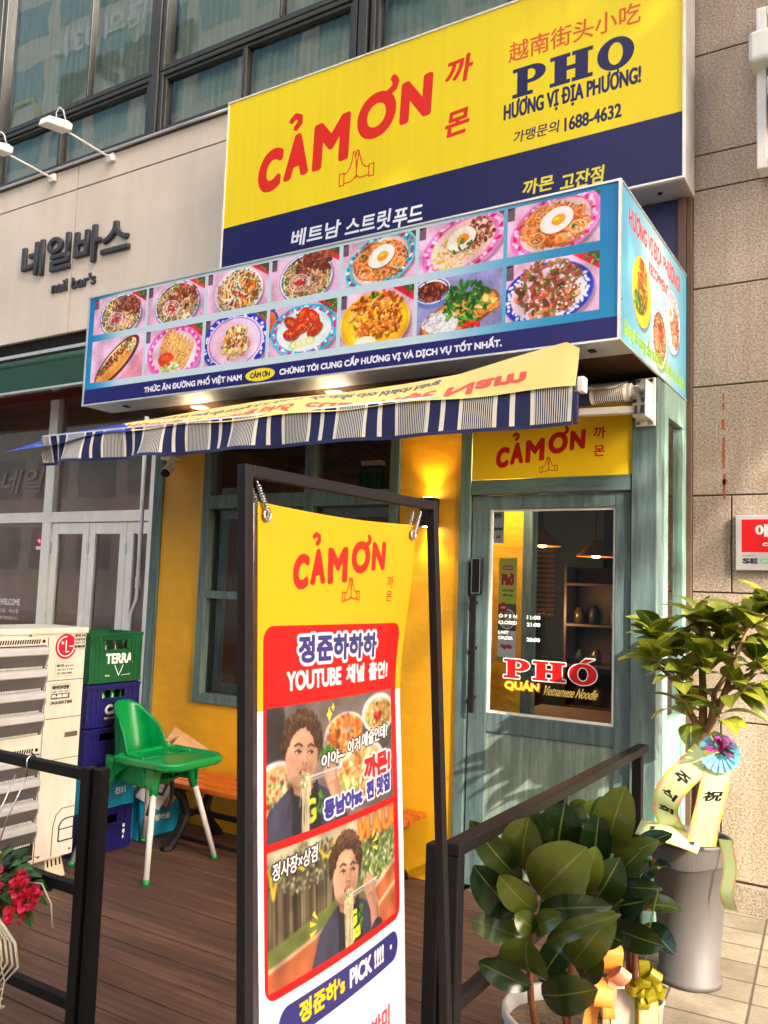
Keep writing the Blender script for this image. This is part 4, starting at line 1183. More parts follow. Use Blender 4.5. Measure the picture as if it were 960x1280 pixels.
def mat_leaf(name, lo, hi, rib, rough=0.35, trans=0.25):
    m, nt, b = new_mat(name)
    t = nt.nodes.new('ShaderNodeAttribute'); t.attribute_name = 'tint'
    a = nt.nodes.new('ShaderNodeAttribute'); a.attribute_name = 'across'
    r = ramp_node(nt, t.outputs['Fac'], [(0.0, lo), (0.5, tuple((x + y) / 2 for x, y in zip(lo, hi))), (1.0, hi)])
    ab = nt.nodes.new('ShaderNodeMath'); ab.operation = 'ABSOLUTE'; nt.links.new(a.outputs['Fac'], ab.inputs[0])
    rr = ramp_node(nt, ab.outputs[0], [(0.012, (1, 1, 1)), (0.06, (0, 0, 0))])
    mx = nt.nodes.new('ShaderNodeMix'); mx.data_type = 'RGBA'; mx.inputs[7].default_value = (*rib, 1)
    mu = nt.nodes.new('ShaderNodeMath'); mu.operation = 'MULTIPLY'; mu.inputs[1].default_value = 0.75
    nt.links.new(rr.outputs[0], mu.inputs[0]); nt.links.new(mu.outputs[0], mx.inputs[0])
    nt.links.new(r.outputs[0], mx.inputs[6])
    n = noise_node(nt, 14, 3, 0.6)
    hv = ramp_node(nt, n.outputs['Fac'], [(0.3, (0.78, 0.78, 0.78)), (0.7, (1.12, 1.12, 1.12))])
    m2 = nt.nodes.new('ShaderNodeMix'); m2.data_type = 'RGBA'; m2.blend_type = 'MULTIPLY'; m2.inputs[0].default_value = 1
    nt.links.new(mx.outputs[2], m2.inputs[6]); nt.links.new(hv.outputs[0], m2.inputs[7])
    nt.links.new(m2.outputs[2], b.inputs['Base Color'])
    b.inputs['Roughness'].default_value = rough
    if trans:
        out = nt.nodes['Material Output']
        tl = nt.nodes.new('ShaderNodeBsdfTranslucent'); nt.links.new(m2.outputs[2], tl.inputs[0])
        ms = nt.nodes.new('ShaderNodeMixShader'); ms.inputs[0].default_value = trans
        nt.links.new(b.outputs[0], ms.inputs[1]); nt.links.new(tl.outputs[0], ms.inputs[2]); nt.links.new(ms.outputs[0], out.inputs['Surface'])
    return m

def mat_awning():
    m, nt, b = new_mat('awning_cloth')
    tc = nt.nodes.new('ShaderNodeTexCoord'); sp = nt.nodes.new('ShaderNodeSeparateXYZ'); nt.links.new(tc.outputs['Object'], sp.inputs[0])
    u = nt.nodes.new('ShaderNodeMath'); u.operation = 'MULTIPLY_ADD'; u.inputs[1].default_value = -1 / 0.33; u.inputs[2].default_value = 20.9424
    nt.links.new(sp.outputs['X'], u.inputs[0])
    f = nt.nodes.new('ShaderNodeMath'); f.operation = 'FRACT'; nt.links.new(u.outputs[0], f.inputs[0])
    cr = (0.78, 0.72, 0.60); nv = srgb(22, 26, 76)
    r = ramp_node(nt, f.outputs[0], [(0.0, (0, 0, 0)), (0.445, cr), (0.495, nv), (0.70, cr), (0.77, nv), (0.945, cr)])
    r.color_ramp.interpolation = 'CONSTANT'
    mk = ramp_node(nt, f.outputs[0], [(0.0, (1, 1, 1)), (0.445, (0, 0, 0))]); mk.color_ramp.interpolation = 'CONSTANT'
    pf = nt.nodes.new('ShaderNodeMath'); pf.operation = 'MULTIPLY'; pf.inputs[1].default_value = 1 / 0.0098
    nt.links.new(sp.outputs['X'], pf.inputs[0])
    fr = nt.nodes.new('ShaderNodeMath'); fr.operation = 'FRACT'; nt.links.new(pf.outputs[0], fr.inputs[0])
    pr = ramp_node(nt, fr.outputs[0], [(0.0, srgb(28, 31, 70)), (0.48, srgb(28, 31, 70)), (0.58, cr), (0.92, cr), (1.0, srgb(28, 31, 70))])
    mx = nt.nodes.new('ShaderNodeMix'); mx.data_type = 'RGBA'
    nt.links.new(mk.outputs[0], mx.inputs[0]); nt.links.new(r.outputs[0], mx.inputs[6]); nt.links.new(pr.outputs[0], mx.inputs[7])
    nt.links.new(mx.outputs[2], b.inputs['Base Color'])
    b.inputs['Roughness'].default_value = 0.75
    return m

M = dict(
    granite=mat_granite(), teal=mat_teal(),
    teal_x=mat_teal('teal_paint_across', axis=(1.2, 14, 14)),
    mint=mat_teal('pale_teal_paint', (116, 148, 140), (138, 166, 156), (162, 186, 176), dark=(100, 128, 120)),
    door_panel=mat_teal('door_panel_paint', (122, 138, 120), (146, 160, 140), (164, 178, 160), dark=(104, 122, 108)),
    yellow=mat_stucco('yellow_stucco', (0.90, 0.44, 0.010)),
    beige=mat('beige_panel', srgb(222, 207, 188), 0.45, 0, 0.06, 1.5), groove=mat('joint_shadow_gap', srgb(96, 78, 62), 0.9),
    dark_frame=mat('window_frame_metal', srgb(66, 66, 62), 0.45, 0.3), black=mat('black_powder_coat', srgb(24, 20, 20), 0.55, 0.0, 0.25, 5, 0.05, 200, None, .25), jet=mat('black_plastic', (0.010, 0.009, 0.009), 0.5, spec=.25),
    white=mat('white_plastic', (0.80, 0.78, 0.73), 0.4), alu=mat('aluminium_trim', (0.66, 0.66, 0.65), 0.35, 0.6), cream=mat('cream_steel', srgb(216, 207, 190), 0.38, 0, 0.06, 2.5),
    louver=mat('grey_louver', srgb(178, 176, 174), 0.4, 0, .1, 6), vane=mat('shaded_grey_vane', srgb(88, 84, 82), 0.5, 0, .15, 8), dark=mat('dark_void', (0.02, 0.018, 0.016), 0.9, spec=.1), whitef=mat('white_frame', srgb(246, 240, 226), 0.45, 0, .07),
    navy=mat('navy_panel', srgb(24, 26, 76), 0.5), brown=mat('brown_trim', srgb(96, 72, 54), 0.6), chrome=mat('steel', (0.62, 0.6, 0.58), 0.22, 1.0, 0), screw=mat('rusty_screw', srgb(120, 84, 60), 0.6, 0.5),
    green_p=mat('green_plastic', srgb(0, 132, 62), 0.28, 0, .06, 3), leg=mat('grey_tube', srgb(206, 200, 192), 0.35), crate_g=mat('dark_green_crate', srgb(10, 84, 44), 0.4), crate_n=mat('navy_crate', srgb(24, 20, 92), 0.4, 0, .2, 5),
    crate_c=mat('cyan_crate', srgb(20, 146, 186), 0.4), bottle=mat('brown_glass', (0.05, 0.03, 0.01), 0.08), bottle_g=mat('green_glass', (0.01, 0.22, 0.03), 0.08), cap=mat('bottle_cap', (0.75, 0.76, 0.7), 0.3, 0.6),
    bench=mat('orange_bench_wood', srgb(196, 92, 26), 0.32, 0, .22, 3, 0.1, 8, (1, 14, 14)), card=mat('cardboard', srgb(196, 156, 112), 0.8), paperw=mat('white_carton', srgb(226, 222, 226), 0.7),
    deck=mat_deck(), paving=mat_paving(), asphalt=mat('asphalt', (0.05, 0.05, 0.052), 0.9, 0, .25, 30, 0.4, 120), kerb=mat('kerb_stone', (0.35, 0.34, 0.32), 0.8),
    potgrey=mat('grey_pot_plastic', srgb(90, 85, 81), 0.55, 0, .05, 3, 0.04, 300), potwhite=mat('white_pot_glaze', (0.56, 0.54, 0.49), 0.45, 0, .08, 5), soil=mat('soil_chips', srgb(140, 114, 86), 0.95, 0, .5, 60, 1.0, 70),
    bark=mat('bark', srgb(132, 98, 64), 0.8, 0, .35, 20, 0.6, 40, (1, 1, .3)), stem=mat('red_brown_stem', srgb(118, 66, 36), 0.6),
    ficus=mat_leaf('tree_leaf', srgb(54, 80, 16), srgb(164, 166, 52), srgb(206, 206, 120), 0.34, 0.30), rubber=mat_leaf('rubber_leaf', srgb(10, 36, 17), srgb(88, 98, 30), srgb(116, 122, 58), 0.18, 0.06),
    small=mat_leaf('small_leaf', srgb(24, 62, 20), srgb(86, 130, 52), srgb(120, 150, 70), 0.4, 0.2), petal=mat_leaf('petal', srgb(222, 16, 50), srgb(255, 66, 108), srgb(250, 110, 140), 0.55, 0.3),
    glass=mat_glass('clear_glass', (0.92, 0.94, 0.92), 1.0), glass_up=mat_glass('greenish_glass', (0.84, 0.90, 0.85), 3.4, 0.0, 0.05), glass_shop=mat_glass('smoky_glass', (0.88, 0.86, 0.82), 2.0, 0, 0.03),
    blind=mat('pleated_blind', srgb(206, 216, 200), 0.8, 0, .10, 2), awning=mat_awning(), tarp_green=mat('green_tarpaulin', srgb(28, 66, 48), 0.6), red_strip=mat('red_film', srgb(122, 40, 34), 0.5),
    brick=mat('brick_red_wall', srgb(140, 74, 48), 0.8, 0, .3, 9), tan=mat('tan_wall', srgb(196, 158, 128), 0.85, 0, .2, 2), interior=mat('dark_interior_wall', srgb(84, 56, 30), 0.8), intfloor=mat('interior_floor', srgb(74, 54, 42), 0.6), ceiling=mat('dark_ceiling', srgb(48, 42, 38), 0.9),
    wood=mat('brown_slat', srgb(122, 78, 48), 0.7, 0, .2), red=mat('red_plastic', srgb(190, 36, 26), 0.35), orange_r=mat('orange_satin', (1.0, 0.42, 0.07), 0.3, 0, .06, 8), pink_r=mat('pale_pink_satin', srgb(255, 178, 140), 0.3, 0, .06, 8), gold_r=mat('gold_satin', srgb(176, 160, 26), 0.2, 0.35, .1, 8),
    cyan_r=mat('sky_blue_gauze', srgb(120, 200, 222), 0.5), magenta=mat('magenta_ribbon', srgb(220, 40, 130), 0.35), vine=mat('pale_dry_vine', srgb(206, 196, 166), 0.7), lichen=mat('grey_green_moss', srgb(168, 172, 140), 0.9), char=mat('charcoal_letter', srgb(58, 58, 62), 0.5),
    opp=mat('opposite_wall', srgb(230, 218, 192), 0.8), opp2=mat('opposite_wall_dark', srgb(150, 144, 136), 0.8), oppglass=mat('opposite_window', srgb(120, 160, 152), 0.2), rubbermat=mat('rubber_black', (0.02, 0.02, 0.02), 0.7),
    rust=mat('rust_run', srgb(160, 84, 52), 0.9),
)

def add_streaks(m, lo, scale, stretch, amt):
    nt = m.node_tree; b = nt.nodes['Principled BSDF']; src = b.inputs['Base Color'].links[0].from_socket
    n = noise_node(nt, scale, 6, .75, stretch); r = ramp_node(nt, n.outputs['Fac'], [(.38, lo), (.62, (1, 1, 1))])
    mx = nt.nodes.new('ShaderNodeMix'); mx.data_type = 'RGBA'; mx.blend_type = 'MULTIPLY'; mx.inputs[0].default_value = amt
    nt.links.new(src, mx.inputs[6]); nt.links.new(r.outputs[0], mx.inputs[7]); nt.links.new(mx.outputs[2], b.inputs['Base Color'])
add_streaks(M['beige'], (.80, .77, .73), 3, (1, 1, .12), .35); add_streaks(M['cream'], (.80, .74, .66), 7, (1, 1, .3), .5); add_streaks(M['potgrey'], (.8, .78, .76), 9, (1, 1, .3), .6)
add_streaks(M['deck'], (.70, .68, .66), 1.6, (1, 1.6, 1), .6); add_streaks(M['whitef'], (.84, .81, .78), 5, (1, 1, .3), .5); add_streaks(M['green_p'], (.86, .9, .86), 6, (1, 1, 1), .5); add_streaks(M['yellow'], (.88, .82, .75), 2.2, (1, 1, .35), .5)
# ------------------------------------------------------------------ ground
b = MB(); b.box(-60, 60, -2.6, 4.86, -0.1, 0.10); tag(b.build('pavement', M['paving'], bevel=0.0), kind='structure')
b = MB(); b.box(-60, 60, -2.85, -2.6, -0.1, 0.11); tag(b.build('kerb', M['kerb'], bevel=.01), kind='structure')
b = MB(); b.poly([(-300, -300, -0.05), (300, -300, -0.05), (300, 300, -0.05), (-300, 300, -0.05)]); tag(b.build('road', M['asphalt']), kind='structure')
b = MB(); b.box(-60, 60, -10.4, -10.2, -0.1, 0.10); b.box(-60, 60, -14, -10.4, -.1, .09); tag(b.build('far_pavement', M['kerb']), kind='structure')
b = MB()
y = 1.81
while y < 4.17:
    b.box(-4.46, -1.055, y + .003, min(y + .142, 4.172), 0.095, 0.122); y += .145
b.cur = 1; b.box(-4.45, -1.06, 1.82, 4.17, 0.085, 0.100)
b.cur = 2; y = 1.81
while y < 4.1:
    for k in range(8):
        for dy in (.035, .108): b.disc((-4.2 + k * .42 + rnd.uniform(-.006, .006), y + dy, .1224), .0042, 'z', 8)
    y += .145
tag(b.build('wooden_deck', [M['deck'], M['dark'], M['screw']], bevel=.003), kind='structure')

# ------------------------------------------------------------------ the commercial building behind
B = thing('commercial_building', 'stone and beige clad commercial building with dark framed upper windows', 'building', (0, 4.82, 0.1))
b = MB()
rows = [(.245, 1.05), (1.05, 1.72), (1.72, 2.244), (2.244, 2.849), (2.849, 3.409), (3.409, 3.978), (3.978, 4.185), (4.185, 4.784), (4.784, 5.40), (5.40, 6.0), (6.0, 6.7), (6.7, 7.4), (7.4, 9.5)]
vj = [[-.86, .1, 1.1], [-.2, .8], [-.805, .15, 1.1], [-.25, .7], [.1], [-.3, .9], [.2], [-.22, .9], [.3], [-.2], [.3], [-.2], [.3]]
for (z0, z1), js in zip(rows, vj):
    xs = [-1.008] + js + [6.0]
    for x0, x1 in zip(xs[:-1], xs[1:]):
        i0 = len(b.v); b.box(x0 + .004, x1 - .004, 4.82, 4.86, z0 + .004, z1 - .004); tv = rnd.random()
        for q in range(i0, len(b.v)): b.at.setdefault('tint', {})[q] = tv
b.box(-1.008, 6, 4.79, 4.86, .085, .235)
b.cur = 1; b.box(-1.03, 6, 4.832, 5.1, .09, 9.5)
b.build('stone_cladding', [M['granite'], M['groove']], B, bevel=.003)
b = MB(); b.box(-1.03, -1.006, 4.78, 4.84, .1, 4.0); b.build('edge_strip', M['brown'], B)
b = MB()                                    # rust runs below old anchor holes
for z0, z1, x, w in ((2.60, 2.66, -.845, .012), (2.71, 2.75, -.845, .008), (2.39, 2.56, -.842, .010), (2.22, 2.36, -.84, .009), (2.30, 2.33, -.838, .014), (2.76, 2.80, -.843, .006)):
    n = 6
    pts = [(x + w * (.5 + .4 * rnd.random()), 4.8185, z0 + (z1 - z0) * k / n) for k in range(n + 1)] + [(x - w * (.5 + .4 * rnd.random()), 4.8185, z1 - (z1 - z0) * k / n) for k in range(n + 1)]
    b = MB(); b.poly(pts); b.build('rust_stain', M['rust'], B)
b = MB()
for x0, x1 in ((-14, -9.2), (-9.195, -6.42 + 0), (-6.415, -1.03)):
    b.box(x0 + .004, x1 - .002, 4.82, 4.86, 3.876, 5.212)
    b.box(x0 + .004, x1 - .002, 4.82, 4.86, 5.224, 5.445)
b.cur = 1; b.box(-14, -1.03, 4.835, 5.1, 3.88, 5.44)
b.build('beige_cladding', [M['beige'], M['groove']], B, bevel=.003)
b = MB(); b.box(-14, -1.03, 4.80, 4.97, 5.447, 5.475); b.cur = 1; b.box(-14, -1.03, 4.86, 4.98, 5.478, 5.53)
b.build('window_ledge', [M['brown'], M['dark_frame']], B, bevel=.004)
b = MB(); b.box(-14, -1.03, 5.14, 5.3, 5.4, 9.6); b.box(-14, 6, 4.84, 12, 9.55, 9.7); b.build('core_wall', M['dark'], B)
b = MB(); b.tube([(-14, 4.79, 5.465), (-9, 4.79, 5.46), (-5, 4.79, 5.462), (-4.4, 4.79, 5.455)], .012, 6); b.build('cable', M['alu'], B, smooth=True)

def upper_window(x0, x1, sub):
    f = MB()
    def fr(a0, a1, z0, z1, w, y0=4.90, y1=5.0):
        f.box(a0, a0 + w, y0, y1, z0, z1); f.box(a1 - w, a1, y0, y1, z0, z1)
        f.box(a0 + w, a1 - w, y0 + .002, y1, z0, z0 + w); f.box(a0 + w, a1 - w, y0 + .002, y1, z1 - w, z1)
    fr(x0 - .02, x1 + .02, 5.535, 6.115, .042, 4.90, 5.0)
    fr(x0 - .02, x1 + .02, 6.118, 9.5, .05, 4.895, 5.0)
    fr(x0 + .025, x1 - .025, 5.58, 6.07, .03, 4.915, 4.98)
    f.box(sub - .022, sub + .022, 4.912, 4.985, 5.60, 6.05)
    f.box(sub + .35 - .012, sub + .35 + .012, 4.915, 4.985, 6.19, 9.4)
    w = f.build('window', M['dark_frame'], B, bevel=.006)
    g = MB(); g.poly([(x0, 4.955, 5.57), (x1, 4.955, 5.57), (x1, 4.955, 6.08), (x0, 4.955, 6.08)]); g.poly([(x0, 4.952, 6.15), (x1, 4.952, 6.15), (x1, 4.952, 9.45), (x0, 4.952, 9.45)])
    g.build('pane', M['glass_up'], w)
    c = MB(); n = 150
    fn = lambda u, v: (x0 - .03 + (x1 - x0 + .06) * u, 5.06 + .014 * math.sin(u * n * 1.3) + .012 * math.sin(u * 41 + 2), 5.55 + 4 * v)
    c.grid(fn, 320, 1); c.build('blind', M['blind'], w, smooth=True)
for x0, x1, s in ((-11.4, -8.02, -9.6), (-7.86, -5.63, -6.86), (-5.49, -3.45, -4.54), (-3.29, -1.1, -2.2)):
    upper_window(x0, x1, s)
for x in (-7.94, -5.56, -3.37): MB().box(x - .038, x + .038, 4.885, 5.0, 5.53, 9.5).build('mullion', M['dark_frame'], B, bevel=.005)

# ------------------------------------------------------------------ nail salon front, to the side
NS = thing('nail_salon_front', 'white framed glass shop front under the beige wall', 'shop front', (-7, 5.2, .1))
f = MB()
for x0, x1 in ((-9.6, -9.5), (-7.03, -6.905), (-5.60, -5.52), (-4.62, -4.50)): f.box(x0, x1, 5.15, 5.25, .1, 3.62)
for x0, x1 in ((-9.5, -7.03), (-6.905, -5.60), (-5.52, -4.62)):
    f.box(x0, x1, 5.155, 5.245, 2.19, 2.29); f.box(x0, x1, 5.155, 5.245, .1, .22)
f.build('frame', M['whitef'], NS, bevel=.006)
for x0, x1 in ((-9.5, -7.03), (-6.905, -5.60), (-5.52, -4.62)):
    g = MB(); g.poly([(x0, 5.205, 2.29), (x1, 5.205, 2.29), (x1, 5.205, 3.62), (x0, 5.205, 3.62)]); g.build('upper_pane', M['glass_shop'], NS)
g = MB(); g.poly([(-9.5, 5.2, .22), (-7.03, 5.2, .22), (-7.03, 5.2, 2.19), (-9.5, 5.2, 2.19)]); g.build('side_pane', M['glass_shop'], NS)
for x0, x1 in ((-6.90, -6.38), (-6.375, -5.88), (-5.875, -5.36)):
    d = MB()
    d.box(x0, x0 + .085, 5.17, 5.215, .13, 2.185); d.box(x1 - .085, x1, 5.17, 5.215, .13, 2.185)
    d.box(x0 + .085, x1 - .085, 5.172, 5.213, 2.08, 2.185); d.box(x0 + .085, x1 - .085, 5.172, 5.213, .13, .32)
    dd = d.build('door', M['whitef'], NS, bevel=.006)
    g = MB(); g.poly([(x0 + .08, 5.195, .3), (x1 - .08, 5.195, .3), (x1 - .08, 5.195, 2.1), (x0 + .08, 5.195, 2.1)]); g.build('pane', M['glass_shop'], dd)
    for z in (1.95, 1.2, .5): MB().box(x0 - .006, x0 + .012, 5.155, 5.172, z - .05, z + .05).build('hinge', M['alu'], dd)
b = MB(); b.box(-9.6, -4.5, 4.86, 5.3, 3.62, 3.875); b.build('soffit', M['dark'], NS)
b = MB(); b.box(-9.6, -4.46, 5.13, 5.15, 3.375, 3.445); b.build('red_band', M['red_strip'], NS)
b = MB(); b.box(-9.6, -4.5, 6.1, 6.2, .1, 3.6); b.box(-9.7, -9.6, 5.2, 9.1, .1, 3.6); b.box(-4.52, -4.46, 5.2, 9.1, .1, 3.6); b.box(-9.6, -4.5, 5.25, 9.1, 3.55, 3.6); b.cur = 1; b.box(-9.6, -4.5, 5.25, 9, .1, .11)
b.build('interior_wall', [M['tan'], M['intfloor']], NS)
b = MB(); b.box(-6.6, -4.55, 6.0, 6.09, 2.3, 3.5); b.build('brick_panel', M['brick'], NS)
for q in ((-6.9, -6.2, 5.6, 5.95, .1, 1.0), (-5.6, -5.0, 5.6, 5.95, .1, .9)): MB().box(*q).build('counter', M['interior'], NS, bevel=.02)
x0, x1, z0, z1 = -7.155, -7.04, 1.935, 2.06
b = MB(); b.poly([(x0, 5.192, z0), (x1, 5.192, z0), (x1, 5.192, z1), (x0, 5.192, z1)], [(0, 0), (1, 0), (1, 1), (0, 1)])
b.build('red_sticker', mat_print('red_sticker', (lambda P: (P.rect(0, 0, 120, 96, (206, 36, 34)), P.text('에스', 22, 66, 80, 44, (250, 240, 235), 2), P.a)[-1])(Paint(120, 130, (226, 222, 220)))), NS)
b = MB(); b.poly([(-7.75, 5.192, 1.20), (-7.12, 5.192, 1.20), (-7.12, 5.192, 1.50), (-7.75, 5.192, 1.50)], [(0, 0), (1, 0), (1, 1), (0, 1)])
b.build('window_lettering', mat_print('window_lettering', print_words(400, 190, [('WELCOME', 60, 70, 200, 40, 1.5, 0, (226, 222, 216)), ('네일 · 속눈썹', 60, 118, 190, 26, .6, 0, (220, 214, 206)), ('예약 환영합니다', 60, 160, 190, 22, .6, 0, (220, 214, 206))]), alpha=True), NS)
b = MB(); b.poly([(-7.9, 5.192, 2.42), (-7.08, 5.192, 2.42), (-7.08, 5.192, 2.80), (-7.9, 5.192, 2.80)], [(0, 0), (1, 0), (1, 1), (0, 1)])
b.build('etched_lettering', mat_print('etched_lettering', print_words(500, 230, [('네일', 60, 190, 390, 150, 4, .3, (120, 112, 102))]), alpha=True), NS)

RA = thing('retracted_awning', 'dark green rolled awning cassette over the nail salon glass', 'awning', (-7, 4.7, 3.3))
b = MB(); b.tube([(-9.6, 4.64, 3.56), (-4.60, 4.64, 3.56)], .055, 14); b.build('roller', M['tarp_green'], RA, smooth=True)
b = MB(); b.box(-9.6, -4.6, 4.55, 4.58, 3.30, 3.52); b.build('valance', M['tarp_green'], RA)
b = MB(); b.box(-9.6, -4.6, 4.545, 4.60, 3.285, 3.303); b.cur = 1; b.box(-9.6, -4.6, 4.60, 4.83, 3.63, 3.66); b.build('rail', [M['alu'], M['alu']], RA)

def text_solid(name, body, x0, z0, w, h, y, depth, fat, m, parent):
    """raised letters on a wall facing the street, with rounded edges"""
    cu = bpy.data.curves.new('raised_letter', 'FONT'); cu.body = body; cu.size = 1; cu.extrude = depth / h * .5; cu.bevel_depth = fat; cu.bevel_resolution = 2
    o = bpy.data.objects.new('raised_letter', cu); COL.objects.link(o)
    dg = bpy.context.evaluated_depsgraph_get()
    me = bpy.data.meshes.new_from_object(o.evaluated_get(dg))
    bpy.data.objects.remove(o); bpy.data.curves.remove(cu)
    co = np.empty(len(me.vertices) * 3, dtype=np.float32); me.vertices.foreach_get('co', co); co = co.reshape(-1, 3)
    mn, mx = co.min(0), co.max(0)
    out = np.empty_like(co)
    out[:, 0] = x0 + (co[:, 0] - mn[0]) / (mx[0] - mn[0]) * w
    out[:, 2] = z0 + (co[:, 1] - mn[1]) / (mx[1] - mn[1]) * h
    out[:, 1] = y - (co[:, 2] - mn[2]) / (mx[2] - mn[2]) * depth
    me.vertices.foreach_set('co', out.ravel()); me.update()
    return link_mesh(name, me, m, parent)
WL = thing('shop_name_letters', 'raised charcoal Korean letters with small English line on the beige wall', 'lettering', (-6.4, 4.82, 4.5))
text_solid('korean_letters', '네일바스', -7.12, 4.47, 1.47, .34, 4.82, .038, .022, M['char'], WL)
text_solid('english_letters', 'nail', -6.665, 4.268, .215, .11, 4.82, .02, .022, M['char'], WL)
text_solid('english_letters', "bar's", -6.385, 4.268, .32, .11, 4.82, .02, .022, M['char'], WL)

def flood(x):
    t = thing('floodlight', 'white floodlight on a thin arm over the raised letters' if x > -6.2 else 'white floodlight half out of the picture at the edge', 'floodlight', (x, 4.8, 5.4), 'sign floodlights along the ledge')
    b = MB(); b.tube([(x, 4.80, 5.395), (x, 4.30, 5.41)], .010, 8); b.build('arm', M['white'], t, smooth=True)
    b = MB(); b.prism([(4.10, 5.36), (4.34, 5.40), (4.35, 5.46), (4.30, 5.475), (4.12, 5.43)], x - .062, x + .062, 'x'); b.build('lamp_head', M['white'], t, bevel=.012)
    b = MB(); b.tube([(x - .03, 4.25, 5.47), (x - .04, 4.25, 5.54), (x, 4.25, 5.58), (x + .05, 4.25, 5.54), (x + .05, 4.28, 5.47)], .006, 6); b.build('cable_loop', M['white'], t, smooth=True)
    b = MB(); b.box(x - .045, x + .045, 4.785, 4.82, 5.36, 5.43); b.build('wall_plate', M['white'], t, bevel=.006)
for x in (-5.96, -6.76): flood(x)

t = thing('drain_pipe', 'thin white pipe with a bend beside the teal corner post', 'pipe', (-4.95, 4.5, .1))
b = MB(); b.tube([(-4.972, 4.5, 3.3), (-4.965, 4.5, 2.4), (-4.955, 4.5, 1.62), (-4.96, 4.5, 1.53), (-5.01, 4.5, 1.42), (-5.02, 4.5, .1)], .017, 8); b.build('tube', M['whitef'], t, smooth=True)
b = MB(); b.tube([(-4.955, 4.5, 1.70), (-4.955, 4.5, 1.62)], .024, 8); b.build('coupling', M['whitef'], t)

# ------------------------------------------------------------------ the restaurant's projecting front
R = thing('restaurant_front', 'yellow plastered restaurant front with teal wooden frames', 'shop front', (-2.7, 4.2, .12))
b = MB(); b.box(-4.40, -4.00, 4.18, 4.30, .12, 2.76); b.box(-4.00, -2.50, 4.18, 4.30, .12, .905); b.box(-2.50, -2.10, 4.18, 4.30, .12, 2.76); b.box(-4.00, -2.50, 4.18, 4.30, 2.62, 2.76)
b.build('plaster_wall', M['yellow'], R)
for nm, (x0, x1, y0, y1, z0, z1), mm in (('corner_post', (-4.49, -4.402, 4.165, 4.30, .12, 2.76), 'teal'), ('door_post', (-2.098, -2.035, 4.165, 4.30, .12, 2.76), 'teal'), ('corner_post', (-1.158, -1.033, 4.165, 4.30, .12, 2.76), 'teal'), ('door_header', (-2.033, -1.16, 4.17, 4.29, 2.205, 2.285), 'teal_x'), ('top_rail', (-2.033, -1.16, 4.172, 4.29, 2.717, 2.76), 'teal_x')):
    MB().box(x0, x1, y0, y1, z0, z1).build(nm, M[mm], R, bevel=.004)
b = MB(); b.box(-4.49, -1.06, 4.32, 4.8, .10, .125); b.build('threshold', M['alu'], R)
b = MB(); b.poly([(-2.033, 4.176, 2.286), (-1.16, 4.176, 2.286), (-1.16, 4.176, 2.716), (-2.033, 4.176, 2.716)], [(0, 0), (1, 0), (1, 1), (0, 1)]); b.build('transom_panel', mat_print('transom_print', print_transom(), .45), R)
# window with an inner sash
f = MB()
def rect_frame(f, x0, x1, z0, z1, w, y0, y1):
    f.box(x0, x0 + w, y0, y1, z0, z1); f.box(x1 - w, x1, y0, y1, z0, z1); f.box(x0 + w, x1 - w, y0 + .001, y1, z0, z0 + w); f.box(x0 + w, x1 - w, y0 + .001, y1, z1 - w, z1)
rect_frame(f, -4.012, -2.488, .90, 2.635, .062, 4.155, 4.27)
f.box(-3.95, -2.55, 4.158, 4.262, 2.165, 2.255); f.box(-3.95, -2.55, 4.16, 4.26, 1.575, 1.625)
f.box(-3.17, -3.10, 4.159, 4.261, .96, 2.575)
W = f.build('window', M['teal'], R, bevel=.004)
f = MB(); rect_frame(f, -3.95, -3.17, .965, 2.16, .05, 4.275, 4.31); rect_frame(f, -3.10, -2.55, .965, 2.16, .05, 4.275, 4.31); f.build('inner_sash', M['teal'], W, bevel=.003)
g = MB()
for x0, x1 in ((-3.95, -3.17), (-3.10, -2.55)):
    for z0, z1 in ((.96, 1.575), (1.625, 2.165), (2.255, 2.575)): g.poly([(x0, 4.215, z0), (x1, 4.215, z0), (x1, 4.215, z1), (x0, 4.215, z1)])
g.build('pane', M['glass'], W)
# door
d = MB()
d.box(-2.028, -1.922, 4.186, 4.232, .145, 2.20); d.box(-1.242, -1.164, 4.186, 4.232, .145, 2.20)
d.box(-1.922, -1.242, 4.188, 4.230, 2.125, 2.20); d.box(-1.922, -1.242, 4.188, 4.230, .945, 1.045); d.box(-1.922, -1.242, 4.188, 4.230, .145, .23)
DO = d.build('door', M['teal'], R, bevel=.004)
MB().box(-1.923, -1.241, 4.198, 4.222, .228, .947).build('lower_panel', M['door_panel'], DO)
g = MB(); g.poly([(-1.922, 4.209, 1.045), (-1.242, 4.209, 1.045), (-1.242, 4.209, 2.125), (-1.922, 4.209, 2.125)]); g.build('pane', M['glass'], DO)
f = MB(); rect_frame(f, -1.924, -1.240, 1.043, 2.127, .014, 4.196, 4.207); f.build('glazing_bead', M['whitef'], DO)
f = MB(); f.box(-2.002, -1.972, 4.135, 4.150, 1.04, 1.66); 
for z in (1.12, 1.38, 1.62): f.box(-1.995, -1.979, 4.148, 4.187, z - .01, z + .01)
f.build('pull_handle', M['jet'], DO, bevel=.005)
f = MB(); f.box(-2.012, -1.952, 4.15, 4.187, 1.665, 1.865); f.build('keypad_lock', M['jet'], DO, bevel=.014)
f = MB(); rect_frame(f, -2.008, -1.956, 1.67, 1.86, .004, 4.146, 4.149); f.build('lock_trim', M['chrome'], DO)
b = MB(); b.poly([(-1.915, 4.204, 1.13), (-1.245, 4.204, 1.13), (-1.245, 4.204, 1.60), (-1.915, 4.204, 1.60)], [(0, 0), (1, 0), (1, 1), (0, 1)]); b.build('door_lettering', mat_print('door_lettering', print_door_letters(), .4, alpha=True), DO)
